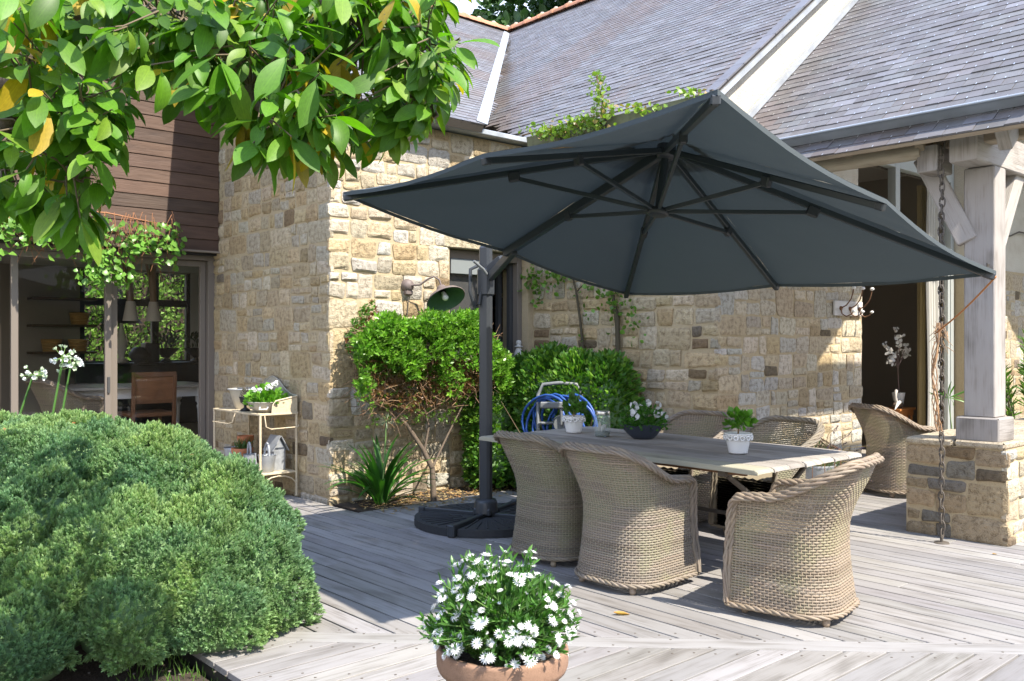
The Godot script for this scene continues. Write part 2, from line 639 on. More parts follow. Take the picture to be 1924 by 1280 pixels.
func plank_mesh(a: Vector3, b: Vector3, c: Vector3, d: Vector3, tint: Color, thick := 0.03) -> ArrayMesh:
	# footprint a b c d (counter-clockwise from above), long edges a-b and d-c
	if (b - a).cross(d - a).y < 0.0:
		return plank_mesh(b, a, d, c, tint, thick)
	var mb := MB.new()
	mb.col = tint
	mb.off = Vector2(rf(0, 9), rf(0, 9))
	var ctr := (a + b + c + d) * 0.25
	var long_ax := (b - a).normalized()
	var across := Vector3.UP.cross(long_ax)
	var bev := 0.002
	var top := []
	var rim := []
	var low := []
	for p in [a, b, c, d]:
		var q: Vector3 = p
		var inw := across * signf((ctr - q).dot(across)) * bev + long_ax * signf((ctr - q).dot(long_ax)) * bev
		top.append(q + inw)
		rim.append(q - Vector3.UP * bev)
		low.append(q - Vector3.UP * thick)
	var uvf := func(p: Vector3) -> Vector2: return Vector2((p - a).dot(long_ax), (p - a).dot(across) + p.y)
	mb.quad(top[0], top[1], top[2], top[3], uvf.call(top[0]), uvf.call(top[1]), uvf.call(top[2]), uvf.call(top[3]))
	for k in 4:
		var j := (k + 1) % 4
		mb.quad(rim[k], rim[j], top[j], top[k], uvf.call(rim[k]), uvf.call(rim[j]), uvf.call(top[j]), uvf.call(top[k]))
		mb.quad(low[k], low[j], rim[j], rim[k], uvf.call(low[k]), uvf.call(low[j]), uvf.call(rim[j]), uvf.call(rim[k]))
	return mb.mesh()

func board_tint() -> Color:
	var k := rf(0.80, 1.12)
	if rn.randf() < 0.18:
		k *= 0.86
	return Color(0.282 * k, 0.271 * k, 0.259 * k * rf(0.97, 1.04))

func build_ground() -> void:
	var g := structure("ground")
	var mb := MB.new()
	mb.quad(W(-160, -0.16, -160), W(160, -0.16, -160), W(160, -0.16, 160), W(-160, -0.16, 160))
	part(mb, "lawn", M.ground, g)
	var soil := MB.new()
	soil.quad(W(-3.0, -0.15, 2.5), W(1.74, -0.09, 2.5), W(1.74, -0.05, 9.6), W(-3.0, -0.05, 9.6))
	part(soil, "flower_bed_soil", M.soil, g)
	# planting strip along the foot of the lamp wall and round the inner corner
	var strip := MB.new()
	strip.slab([W(4.31, -0.012, 6.66), W(6.05, -0.012, 6.36), W(6.86, -0.012, 5.5), W(6.86, -0.012, 7.27), W(4.31, -0.012, 7.27)], Vector3.UP, 0.018)
	part(strip, "flower_bed_soil", M.soil, g)
	var deck := structure("timber_deck")
	var gap_shade := MB.new()
	gap_shade.slab([W(1.76, -0.034, -1.2), W(15.0, -0.034, -1.2), W(15.0, -0.034, 10.0), W(1.76, -0.034, 10.0)], Vector3.UP, 0.06)
	part(gap_shade, "gap_shade_slab", M.black, deck)  # near-black slab: the shade between the boards is put into its colour
	# boards of the upper part run away along v and are cut at 45 degrees against the trim board u + v = 6.44
	var pitch := 0.1455
	var u := 1.76
	var holes := []
	while u < 14.8:
		var u1 := u + pitch - 0.0125
		var v_end := 9.98
		if u1 > 4.33 and u < 6.86:
			v_end = 6.70 if u < 5.9 else 6.40
			if u > 6.4:
				v_end = 5.55
		elif u >= 6.80 and u < 9.55:
			v_end = 4.79
		elif u >= 9.55:
			v_end = 4.95
		var s := maxf(6.445 - u, -1.1)
		var s1 := maxf(6.445 - u1, -1.1)
		var first := true
		var from := s
		var from1 := s1
		while from < v_end - 0.05:
			var ln := rf(1.9, 3.6)
			if first:
				ln = rf(0.9, 3.4)
			var to := minf(from + ln, v_end)
			if v_end - to < 0.5:
				to = v_end
			part_mesh(plank_mesh(W(u, DECK, from), W(u, DECK, to), W(u1, DECK, to), W(u1, DECK, from1), board_tint()), "plank", M.deck, deck)
			if first and u < 6.0:
				holes.append(W(u + 0.035, DECK, from + 0.05))
				holes.append(W(u1 - 0.03, DECK, from1 + 0.08))
			first = false
			from = to + 0.004
			from1 = from
		u += pitch
	# the trim board, in three lengths
	var t0 := Vector2(1.76, 6.437 - 1.76)
	var cuts := [1.76, 2.86, 5.25, 8.6]
	for k in 3:
		var ua: float = cuts[k] + 0.002
		var ub: float = cuts[k + 1] - 0.002
		part_mesh(plank_mesh(W(ua, DECK, 6.235 - ua), W(ub, DECK, 6.235 - ub), W(ub, DECK, 6.435 - ub), W(ua, DECK, 6.435 - ua), Color(0.285, 0.276, 0.266) * rf(0.97, 1.06)), "trim_board", M.deck, deck)
		var un := ua + 0.1
		while un < ub:
			holes.append(W(un + 0.03, DECK, 6.235 - un))
			holes.append(W(un - 0.02, DECK, 6.435 - un))
			un += 0.33
	# boards of the lower part run along u
	var v := 4.46
	while v > -1.2:
		var v1 := v - pitch + 0.0125
		var e := 6.225 - v
		var e1 := 6.225 - v1
		if e > 1.8:
			var parts := [1.76]
			if e - 1.76 > 2.6:
				parts.append(1.76 + rf(0.9, 2.2))
			for k in parts.size():
				var last: bool = k == parts.size() - 1
				var a: float = parts[k] + (0.003 if k > 0 else 0.0)
				var b: float = e if last else parts[k + 1]
				var b1: float = e1 if last else parts[k + 1]
				part_mesh(plank_mesh(W(a, DECK, v1), W(b1, DECK, v1), W(b, DECK, v), W(a, DECK, v), board_tint()), "plank", M.deck, deck)
				if last:
					holes.append(W(b - 0.07, DECK, v - 0.035))
					holes.append(W(b1 - 0.12, DECK, v1 + 0.03))
					holes.append(W(b - 0.62, DECK, v - 0.035))
					holes.append(W(b1 - 0.62, DECK, v1 + 0.03))
		v -= pitch
	var screw := MB.new()
	screw.lathe([Vector2(0.0065, -0.002), Vector2(0.0065, 0.0012), Vector2(0.0001, 0.0014)], 8)
	var xf := []
	for h in holes:
		xf.append(Transform3D(Basis.IDENTITY, h + Vector3(rf(-0.006, 0.006), 0, rf(-0.006, 0.006))))
	scatter("screw_heads", screw.mesh(), M.iron, xf, [Color(1, 1, 1)], deck)
	# dry leaves on the soil strip
	var lf := leaf_mesh(0.05, 0.022, 0.25, 0.5, 3)
	var lx := []
	var lc := []
	for k in 900:
		var uu := rf(4.4, 6.1)
		var vv := rf(6.45, 7.2)
		lx.append(Transform3D(Basis(Vector3(rf(-1, 1), rf(-1, 1), rf(-1, 1)).normalized(), rf(0, 0.5)) * Basis(Vector3.UP, rf(0, TAU)) * Basis(Vector3.RIGHT, PI / 2) * Basis.from_scale(Vector3.ONE * rf(0.5, 1.1)), W(uu, -0.006 + rf(0, 0.018), vv)))
		lc.append(tone([Color(0.42, 0.27, 0.11), Color(0.3, 0.17, 0.07), Color(0.5, 0.38, 0.2)][k % 3], 0.3))
	scatter("dry_leaves", lf, M.leaf_matt, lx, lc, g)

# ---------------------------------------------------------------- stone walls
const SAND := [Color(0.47, 0.385, 0.255), Color(0.51, 0.43, 0.305), Color(0.45, 0.38, 0.275), Color(0.49, 0.395, 0.245), Color(0.43, 0.335, 0.20), Color(0.52, 0.46, 0.355), Color(0.45, 0.41, 0.335)]
const DARKS := [Color(0.17, 0.13, 0.085), Color(0.24, 0.17, 0.10), Color(0.20, 0.17, 0.13)]
const PALE := [Color(0.57, 0.52, 0.43), Color(0.55, 0.50, 0.41), Color(0.52, 0.46, 0.36), Color(0.52, 0.50, 0.45), Color(0.54, 0.46, 0.33), Color(0.49, 0.47, 0.43)]

func split(r: Rect2, out: Array) -> void:
	var w := r.size.x
	var h := r.size.y
	if w > 0.46 or (w > 0.30 and h < 0.22 and rn.randf() < 0.38) or (w > h * 2.4 and w > 0.3):
		var f := rf(0.33, 0.67)
		split(Rect2(r.position, Vector2(w * f, h)), out)
		split(Rect2(r.position + Vector2(w * f, 0), Vector2(w * (1 - f), h)), out)
	elif h > 0.29 or (h > 0.19 and w > 0.2 and rn.randf() < 0.62) or (h > 0.15 and w > 0.3 and rn.randf() < 0.3):
		var f := rf(0.35, 0.65)
		split(Rect2(r.position, Vector2(w, h * f)), out)
		split(Rect2(r.position + Vector2(0, h * f), Vector2(w, h * (1 - f))), out)
	else:
		out.append(r)

func stone_rects(w: float, h: float, big := 1.0) -> Array:
	var out := []
	var t := 0.0
	while t < h - 0.01:
		var bh := rf(0.2, 0.42) * big
		if h - t - bh < 0.16:
			bh = h - t
		var s := 0.0
		while s < w - 0.01:
			var cw := rf(0.26, 0.66) * big
			if w - s - cw < 0.16:
				cw = w - s
			split(Rect2(s, t, cw, bh), out)
			s += cw
		t += bh
	return out

func stone_mesh(o: Vector3, sx: Vector3, nn: Vector3, r: Rect2, tint: Color, proud: float, gap: float) -> ArrayMesh:
	var mb := MB.new()
	mb.col = tint
	var w := r.size.x
	var h := r.size.y
	var j := minf(0.016, minf(w, h) * 0.10)
	var cr := []
	for k in [[0, 0], [1, 0], [1, 1], [0, 1]]:
		cr.append(Vector2(r.position.x + w * k[0] + (gap if k[0] == 0 else -gap) + rf(-j, j), r.position.y + h * k[1] + (gap if k[1] == 0 else -gap) + rf(-j, j)))
	var nx := 4
	var ny := 3
	var id := []
	var bow := [rf(-0.5, 1) * j, rf(-0.5, 1) * j, rf(-0.5, 1) * j, rf(-0.5, 1) * j]
	var tilt_s := rf(-0.009, 0.009)
	var tilt_t := rf(-0.009, 0.009)
	var pos := []
	for y in ny + 1:
		for x in nx + 1:
			var fx := float(x) / nx
			var fy := float(y) / ny
			# finer rows near the edges give the worn arris
			fx = [0.0, 0.13, 0.5, 0.87, 1.0][x]
			fy = [0.0, 0.2, 0.8, 1.0][y]
			var p: Vector2 = (cr[0] as Vector2).lerp(cr[1], fx).lerp((cr[3] as Vector2).lerp(cr[2], fx), fy)
			var sx4 := 4.0 * fx * (1 - fx)
			var sy4 := 4.0 * fy * (1 - fy)
			p.y += (bow[0] * sx4 if y == 0 else (-bow[1] * sx4 if y == ny else 0.0))
			p.x += (bow[2] * sy4 if x == 0 else (-bow[3] * sy4 if x == nx else 0.0))
			var edge: bool = x == 0 or y == 0 or x == nx or y == ny
			var corner: bool = (x == 0 or x == nx) and (y == 0 or y == ny)
			if corner:
				var m := (cr[0] + cr[1] + cr[2] + cr[3] as Vector2) * 0.25
				p = p.lerp(m, rf(0.05, 0.14))
			var e := proud * (rf(0.25, 0.5) if edge else rf(0.6, 1.3)) + (fx - 0.5) * tilt_s + (fy - 0.5) * tilt_t
			if edge:
				e = minf(e, proud * 0.7)
			var q := o + sx * p.x + Vector3.UP * p.y + nn * maxf(e, 0.002)
			pos.append(q)
			id.append(mb.vert(q, nn))
	var flip := sx.cross(Vector3.UP).dot(nn) < 0
	for y in ny:
		for x in nx:
			var a: int = id[y * (nx + 1) + x]
			var b: int = id[y * (nx + 1) + x + 1]
			var c: int = id[(y + 1) * (nx + 1) + x + 1]
			var d: int = id[(y + 1) * (nx + 1) + x]
			if flip:
				mb.quad4(d, c, b, a)
			else:
				mb.quad4(a, b, c, d)
	mb.facets(rn.randf() < 0.6)
	# skirt into the joint
	var ring := []
	for x in nx:
		ring.append(x)
	for y in ny:
		ring.append(y * (nx + 1) + nx)
	for x in nx:
		ring.append(ny * (nx + 1) + nx - x)
	for y in ny:
		ring.append((ny - y) * (nx + 1))
	var m := ring.size()
	for k in m:
		var a: Vector3 = pos[ring[k]]
		var b: Vector3 = pos[ring[(k + 1) % m]]
		if flip:
			mb.quad(b - nn * 0.035, a - nn * 0.035, a, b)
		else:
			mb.quad(a - nn * 0.035, b - nn * 0.035, b, a)
	return mb.mesh()

func stone_face(parent: Node, o: Vector3, sx: Vector3, nn: Vector3, w: float, h: float, pal: Array, dark := 0.07, big := 1.0, proud := 0.022) -> void:
	var more := []
	var rects := stone_rects(w, h, big)
	rects.sort_custom(func(a, b): return a.get_area() > b.get_area())
	for r in rects:
		var tint: Color = pal[rn.randi() % pal.size()]
		if rn.randf() < dark:
			tint = DARKS[rn.randi() % DARKS.size()]
		var me := stone_mesh(o, sx, nn, r, tone(tint, 0.14), proud * rf(0.6, 1.4), rf(0.005, 0.010))
		if parent.get_child_count() < 304:
			part_mesh(me, "stone", M.stone, parent)
		else:
			more.append(me)
	if more.size() > 0:      # past three hundred: the small remainder as one part
		var st := SurfaceTool.new()
		for me in more:
			st.append_from(me, 0, Transform3D.IDENTITY)
		part_mesh(st.commit(), "small_stones", M.stone, parent).set_meta("kind", "stuff")

func mortar_box(parent: Node, u0: float, u1: float, h0: float, h1: float, v0: float, v1: float, m: Material = null) -> void:
	var mb := MB.new()
	mb.box(W((u0 + u1) / 2, (h0 + h1) / 2, (v0 + v1) / 2), Vector3(u1 - u0, h1 - h0, v1 - v0))
	part(mb, "mortar_bed", m if m else M.mortar, parent)

const LU := 4.29     # corner of the lamp wall
const LV := 7.28
const DV := 9.85     # glass doors
const RU := 6.87     # the other wing's long wall
const GV := 4.82     # its gable wall
const EAVE := 3.64

func build_walls() -> void:
	var lw := thing("stone_wall", "sunlit sandstone wall carrying the enamel lamp, with a window opening", "wall", W(LU, 0, LV))
	var o := lw.position
	mortar_box_at(lw, o, LU, 5.69, -0.1, EAVE, LV, LV + 0.42)
	mortar_box_at(lw, o, 5.69, RU, -0.1, 1.22, LV, LV + 0.42)
	mortar_box_at(lw, o, 5.69, RU, 2.68, EAVE, LV, LV + 0.42)
	mortar_box_at(lw, o, 6.79, RU, 1.22, 2.68, LV, LV + 0.42)
	stone_face(lw, W(-0.022, -0.08, 0), Vector3.RIGHT, Vector3.BACK, 5.69 - LU + 0.022, EAVE + 0.08, SAND + PALE, 0.02, 0.88, 0.022)
	stone_face(lw, W(5.69 - LU, -0.05, 0), Vector3.RIGHT, Vector3.BACK, RU - 5.69, 1.27, SAND, 0.05)
	stone_face(lw, W(5.69 - LU, 2.69, 0), Vector3.RIGHT, Vector3.BACK, RU - 5.69, EAVE - 2.69, SAND + PALE, 0.03, 1.1, 0.015)
	var lint := MB.new()
	lint.col = Color(0.50, 0.45, 0.33)
	lint.box(W(0.5 * (5.60 + 6.86) - LU, 2.57, 0.19), Vector3(1.24, 0.225, 0.43), Basis.IDENTITY, 0.008)
	part(lint, "lintel", M.stone, lw)
	var sill := MB.new()
	sill.col = Color(0.42, 0.38, 0.30)
	sill.box(W(0.5 * (5.66 + 6.80) - LU, 1.25, 0.15), Vector3(1.13, 0.06, 0.44), Basis.IDENTITY, 0.006)
	part(sill, "sill", M.stone, lw)
	var cop := MB.new()
	cop.box(W(0.5 * (LU + RU) - LU - 0.05, EAVE + 0.04, 0.07), Vector3(RU - LU + 0.1, 0.055, 0.42), Basis.IDENTITY, 0.006)
	part(cop, "coping", M.zinc, lw)

	var pw := thing("stone_wall", "shaded sandstone return wall between the glass door and the lamp wall", "wall", W(LU, 0, LV))
	o = pw.position
	mortar_box_at(pw, o, LU, LU + 0.42, -0.1, EAVE, LV + 0.42, DV + 0.1)
	mortar_box_at(pw, o, LU, LU + 0.42, EAVE, 4.6, LV + 0.85, DV + 0.1)
	stone_face(pw, Vector3(0, -0.08, 0.018), Vector3.FORWARD, Vector3.LEFT, DV - LV + 0.02, EAVE + 0.08, SAND, 0.05, 0.72, 0.014)

	var rw := thing("stone_wall", "honey-brown stone wall behind the hedge, under the vine-grown gutter", "wall", W(RU, 0, GV))
	o = rw.position
	mortar_box_at(rw, o, RU, RU + 0.35, -0.1, EAVE - 0.1, GV + 0.35, LV, M.mortar)
	stone_face(rw, Vector3(0, -0.08, 0.016), Vector3.FORWARD, Vector3.LEFT, LV - GV, EAVE, SAND, 0.05, 0.84, 0.020)

	var gw := thing("stone_wall", "pale stone gable wall with the coat hooks beside the open doorway", "wall", W(RU, 0, GV))
	o = gw.position
	mortar_box_at(gw, o, RU, 9.59, -0.1, 2.5, GV, GV + 0.35)
	mortar_box_at(gw, o, 12.56, 15.4, -0.1, 2.5, GV, GV + 0.35)
	stone_face(gw, W(-0.016, -0.08, 0), Vector3.RIGHT, Vector3.BACK, 9.59 - RU + 0.02, 2.56, PALE + PALE + SAND, 0.03, 0.86, 0.014)
	stone_face(gw, W(12.56 - RU, -0.08, 0), Vector3.RIGHT, Vector3.BACK, 2.8, 2.56, PALE + SAND, 0.05, 1.0, 0.010)
	# rendered upper part of the gable, following the roof
	var roof_at := func(uu: float) -> float: return 3.64 + 0.75 * (uu - 6.6) - 0.12 if uu < 11.9 else 3.64 + 0.75 * (5.3) - 0.12 - 0.75 * (uu - 11.9)
	var ren := MB.new()
	for sp in [[RU, 9.55, 2.5], [9.55, 11.9, 4.25], [11.9, 12.55, 4.25], [12.55, 15.4, 2.5]]:
		var a: float = sp[0]
		var b: float = sp[1]
		var pts := [W(a, sp[2], GV + 0.02) - o, W(b, sp[2], GV + 0.02) - o, W(b, roof_at.call(b), GV + 0.02) - o, W(a, roof_at.call(a), GV + 0.02) - o]
		ren.slab(pts, Vector3.BACK, 0.3)
	part(ren, "render_coat", M.plaster, gw)

	# low wall that carries the veranda post
	var lo := thing("low_stone_wall", "low lichen-stained stone wall under the timber post", "wall", W(7.04, 0, 2.44))
	o = lo.position
	mortar_box_at(lo, o, 7.04, 9.6, -0.1, 0.70, 2.44, 3.17)
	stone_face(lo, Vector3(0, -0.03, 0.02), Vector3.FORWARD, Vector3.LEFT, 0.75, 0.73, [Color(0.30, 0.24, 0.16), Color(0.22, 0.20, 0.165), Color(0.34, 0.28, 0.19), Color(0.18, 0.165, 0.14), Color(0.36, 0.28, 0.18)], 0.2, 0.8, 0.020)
	stone_face(lo, W(-0.02, -0.03, 0), Vector3.RIGHT, Vector3.BACK, 2.5, 0.73, PALE + SAND, 0.05, 0.95, 0.024)
	var u := 0.0
	for row in 2:
		u = -0.03
		while u < 2.4:
			var w := rf(0.28, 0.55)
			var cap := MB.new()
			cap.col = tone(Color(0.50, 0.44, 0.34), 0.15)
			cap.box(W(u + w / 2, 0.722 + rf(-0.004, 0.004), 0.18 + row * 0.37), Vector3(w - 0.012, 0.05, 0.355), Basis(Vector3(rf(-1, 1), 0, rf(-1, 1)).normalized(), 0.012), 0.012)
			part(cap, "capping_stone", M.stone, lo)
			u += w

func mortar_box_at(parent: Node, o: Vector3, u0: float, u1: float, h0: float, h1: float, v0: float, v1: float, m: Material = null) -> void:
	var mb := MB.new()
	mb.box(W((u0 + u1) / 2, (h0 + h1) / 2, (v0 + v1) / 2) - o, Vector3(u1 - u0, h1 - h0, v1 - v0))
	part(mb, "mortar_bed", m if m else M.mortar, parent)

# ---------------------------------------------------------------- roofs
func slate_slab(mb: MB, p: Vector3, along: Vector3, up: Vector3, nn: Vector3, w: float, ln: float, th: float) -> void:
	# p: lower left corner of the exposed face; a thin slab that tilts under the course above
	var a := p + nn * th
	var b := a + along * w
	var c := b + up * ln - nn * (th * 0.7)
	var d := a + up * ln - nn * (th * 0.7)
	mb.quad(a, b, c, d)
	mb.quad(p, p + along * w, b, a)
	mb.quad(p + along * w, p + along * w + up * ln * 0.9, c, b)
	mb.quad(p + up * ln * 0.9, p, a, d)

var slate_patch := noise(71, 0.55, 3)

func slate_tint(p := Vector3.ZERO) -> Color:
	var base: Color = [Color(0.155, 0.147, 0.145), Color(0.165, 0.162, 0.165), Color(0.14, 0.132, 0.13), Color(0.18, 0.175, 0.178)][rn.randi() % 4]
	base *= 0.9
	if rn.randf() < 0.03:
		base = Color(0.185, 0.185, 0.195)
	var k := smoothstep(0.05, 0.45, slate_patch.get_noise_3d(p.z * 1.4, p.y * 0.25, p.x * 0.2))     # rusty weathered bands
	return tone(base.lerp(Color(0.145, 0.112, 0.092), k * 0.7), 0.10)

# courses of slates over a roof plane. inside: callable(a, s) -> bool with a along the eave, s up the slope; near: callable -> how many go as single parts
func slates(root: Node3D, o: Vector3, along: Vector3, up: Vector3, width: float, length: float, inside: Callable, singles: int, gauge := 0.112, sw := 0.205) -> void:
	var nn := along.cross(up).normalized()
	if nn.y < 0:
		nn = -nn
	var rest := MB.new()
	var hook := MB.new()
	var row := 0
	var s := 0.0
	var count := 0
	while s < length:
		var a := -fmod(row * sw * 0.5, sw) - sw * 0.02
		while a < width:
			var a0 := maxf(a, 0.0)
			var a1 := minf(a + sw, width)
			if a1 - a0 > 0.03 and inside.call(0.5 * (a0 + a1), s + gauge * 0.5):
				var w := a1 - a0 - 0.004
				var p := o + along * (a0 + 0.002) + up * (s + rf(-0.005, 0.004)) + nn * 0.004
				var tint := slate_tint(root.position + p)
				if count < singles:
					var mb := MB.new()
					mb.col = tint
					slate_slab(mb, p, along, up, nn, w, gauge + 0.04, rf(0.008, 0.015))
					part(mb, "slate", M.slate, root)
				else:
					rest.col = tint
					slate_slab(rest, p, along, up, nn, w, gauge + 0.03, rf(0.007, 0.0105))
				count += 1
				var hp := p + along * w * 0.5 + nn * 0.013
				var hx := along * 0.0035
				hook.quad(hp - hx - up * 0.006, hp + hx - up * 0.006, hp + hx + up * 0.018, hp - hx + up * 0.018)
			a += sw
		s += gauge
		row += 1
	if count > singles:
		var r := part(rest, "slate_courses", M.slate, root)
		r.set_meta("kind", "stuff")
	var h := part(hook, "slate_hooks", M.hook, root)
	h.set_meta("kind", "stuff")

func ridge_tiles(root: Node3D, a: Vector3, b: Vector3) -> void:
	var d := (b - a).normalized()
	var side := d.cross(Vector3.UP).normalized()
	var ln := a.distance_to(b)
	var k := 0.0
	while k < ln - 0.1:
		var mb := MB.new()
		mb.col = tone(Color(0.46, 0.22, 0.125), 0.16)
		var rows := []
		for e in [[0.0, 1.0], [0.29, 1.0], [0.295, 1.16], [0.37, 1.16], [0.375, 0.98]]:
			var row := []
			for q in 9:
				var an: float = PI * q / 8.0
				row.append(a + d * (k + e[0]) + (side * cos(an) * 0.125 + Vector3.UP * (sin(an) * 0.11 - 0.03)) * e[1])
			rows.append(row)
		mb.sheet(rows)
		part(mb, "ridge_tile", M.tile, root)
		var kn := MB.new()
		kn.col = Color(0.42, 0.36, 0.30)
		kn.lathe([Vector2(0.06, -0.03), Vector2(0.055, 0.02), Vector2(0.03, 0.045), Vector2(0.0, 0.05)], 8, a + d * (k + 0.34) + Vector3.UP * 0.075)
		part(kn, "mortar_joint", M.tile, root)
		k += 0.375

const RV0 := 4.74     # verge of the right wing's roof
const VV0 := 2.08     # verge of the veranda roof
const RIDGE_U := 11.98
const RIDGE_V := 13.42
const RIDGE_H := 7.68

func build_roofs() -> void:
	# right wing: h = 3.64 + 0.75 (u - 6.6), from its verge at v = 4.6 to the valley
	var r := thing("slate_roof", "steep slate roof over the right wing, running up to the terracotta ridge", "roof", W(6.6, EAVE, RV0))
	var up := Vector3(1, 0.75, 0).normalized()
	var slope := Vector2(RIDGE_U - 6.6, RIDGE_H - EAVE).length()
	var pos := r.position
	# valley foot behind the coping, valley head at the ridges
	var bx := Vector2(8.88 - RV0, (7.51 - 6.6) / (RIDGE_U - 6.6) * slope)
	var tx := Vector2(RIDGE_V - RV0, slope)
	var ex := Vector2(7.0 - RV0, 0.0)
	var inside := func(a: float, s: float) -> bool:
		if s < bx.y:
			return a < lerpf(ex.x, bx.x, s / bx.y)
		return a < lerpf(bx.x, tx.x, (s - bx.y) / (tx.y - bx.y))
	slates(r, Vector3.ZERO, Vector3.FORWARD, up, RIDGE_V - RV0, slope, inside, 298)
	var base := MB.new()
	var nn := Vector3(-0.75, 1, 0).normalized()
	base.slab([Vector3.ZERO, W(0, 0, 0) + up * slope, Vector3.FORWARD * tx.x + up * tx.y, Vector3.FORWARD * bx.x + up * bx.y, Vector3.FORWARD * ex.x], nn, 0.09)
	part(base, "boarding", M.iron, r)
	# verge: thin slates stepped over the edge above the cream gable
	var k := 0.0
	while k < slope:
		var vg := MB.new()
		vg.col = tone(Color(0.15, 0.15, 0.165), 0.12)
		vg.box(up * (k + 0.16) + nn * 0.02 + Vector3.FORWARD * 0.03, Vector3(0.34, 0.016, 0.13), Basis(up, nn, up.cross(nn)), 0.0)
		part(vg, "verge_slate", M.slate, r)
		k += 0.33
	var vb := MB.new()
	vb.box(up * slope * 0.5 - nn * 0.05 + Vector3.BACK * 0.012, Vector3(slope, 0.05, 0.02), Basis(up, nn, up.cross(nn)))
	part(vb, "verge_board", M.zinc, r)
	ridge_tiles(r, W(RIDGE_U, RIDGE_H + 0.02, RIDGE_V + 0.1) - pos, W(RIDGE_U, RIDGE_H + 0.02, RV0) - pos)
	# box gutter above the mossy wall
	var gut := MB.new()
	var v := 4.62
	while v < 6.95:
		var le := minf(0.62, 6.98 - v)
		gut.box(W(6.50, EAVE - 0.035, v + le / 2) - pos, Vector3(0.014, 0.115, le - 0.012), Basis(Vector3.BACK, 0.22), 0.003)
		v += 0.62
	gut.box(W(6.56, EAVE - 0.10, 5.8) - pos, Vector3(0.15, 0.012, 2.36))
	part(gut, "gutter", M.mossy, r)
	for q in 4:
		var br := MB.new()
		br.box(W(6.49, EAVE - 0.04, 5.236 + q * 0.62 - 0.62) - pos, Vector3(0.03, 0.15, 0.03))
		part(br, "gutter_bracket", M.iron, r)
	var soffit := MB.new()
	soffit.col = Color(0.30, 0.22, 0.14)
	soffit.box(W(6.74, EAVE - 0.13, 5.85) - pos, Vector3(0.26, 0.02, 2.4))
	part(soffit, "soffit", M.siding, r)

	# left wing: h = 3.7 + s (v - 7)
	var l := thing("slate_roof", "pale slate roof over the left wing, meeting the other roof in a zinc valley", "roof", W(3.9, 3.70, 7.0))
	pos = l.position
	var rise := (RIDGE_H - 3.70) / (RIDGE_V - 7.0)
	var up2 := Vector3(0, rise, -1).normalized()
	var slope2 := Vector2(RIDGE_V - 7.0, RIDGE_H - 3.70).length()
	var foot := 5.92 - 3.9
	var head := RIDGE_U - 3.9
	slates(l, Vector3.ZERO, Vector3.RIGHT, up2, head, slope2, func(a: float, s: float) -> bool: return a < lerpf(foot, head, s / slope2), 0)
	var nn2 := Vector3(0, 1, rise).normalized()
	var b2 := MB.new()
	b2.slab([Vector3.ZERO, Vector3.RIGHT * foot, Vector3.RIGHT * head + up2 * slope2, up2 * slope2], nn2, 0.08)
	part(b2, "boarding", M.iron, l)
	var wing := MB.new()       # the rest of the slope, over the timber-clad bay: starts higher up
	var low_s := (9.25 - 7.0) / (RIDGE_V - 7.0) * slope2
	wing.slab([Vector3.LEFT * 6.0 + up2 * low_s, up2 * low_s, up2 * slope2, Vector3.LEFT * 6.0 + up2 * slope2], nn2, 0.08)
	part(wing, "boarding", M.iron, l)
	slates(l, Vector3.LEFT * 6.0 + up2 * low_s, Vector3.RIGHT, up2, 6.0, slope2 - low_s, func(_a: float, _s: float) -> bool: return true, 0)
	ridge_tiles(l, W(3.0, RIDGE_H + 0.02, RIDGE_V) - pos, W(RIDGE_U - 0.1, RIDGE_H + 0.02, RIDGE_V) - pos)
	# zinc cheek and valley flashing between the two planes
	var f0 := Vector3.RIGHT * foot
	var f1 := Vector3.RIGHT * head + up2 * slope2
	var back := W(7.51, 4.325, 8.88) - pos
	var ck := MB.new()
	ck.quad(f0, back, f1, f1 + Vector3(0.001, 0, 0))
	part(ck, "valley_cheek", M.zinc, l)
	var vf := MB.new()
	var ax := (f1 - f0).normalized()
	var side := ax.cross(nn2).normalized()
	vf.slab([f0 - side * 0.09 + nn2 * 0.022, f0 + side * 0.03 + nn2 * 0.022, f1 + side * 0.03 + nn2 * 0.022, f1 - side * 0.09 + nn2 * 0.022], nn2, 0.006)
	part(vf, "valley_flashing", M.zinc, l)
	# back slopes close the roofs
	var bs := MB.new()
	bs.quad(W(-2, RIDGE_H, RIDGE_V) - pos, W(16, RIDGE_H, RIDGE_V) - pos, W(16, 3.4, RIDGE_V + 2.4) - pos, W(-2, 3.4, RIDGE_V + 2.4) - pos)
	part(bs, "back_slope", M.iron, l)
	var rb := MB.new()
	rb.quad(W(RIDGE_U, RIDGE_H, RV0) - r.position, W(RIDGE_U, RIDGE_H, RIDGE_V) - r.position, W(17.4, EAVE, RIDGE_V) - r.position, W(17.4, EAVE, RV0) - r.position)
	part(rb, "back_slope", M.iron, r)

	# veranda roof: h = 3.06 + 0.79 (u - 6.7), v from 2.2 to the gable
	var q := thing("slate_roof", "lower slate roof of the veranda, with a zinc gutter laid on the slates", "roof", W(6.55, 2.95, VV0))
	pos = q.position
	var up3 := Vector3(1, 0.79, 0).normalized()
	var nn3 := Vector3(-0.79, 1, 0).normalized()
	var slope3 := 6.9
	slates(q, Vector3.ZERO, Vector3.FORWARD, up3, GV - VV0, slope3, func(_a: float, _s: float) -> bool: return true, 298)
	var b3 := MB.new()
	b3.col = Color(0.36, 0.29, 0.2)
	b3.slab([Vector3.ZERO, up3 * slope3, Vector3.FORWARD * (GV - VV0) + up3 * slope3, Vector3.FORWARD * (GV - VV0)], nn3, 0.03)
	part(b3, "boarding", M.siding, q)
	var bk3 := MB.new()
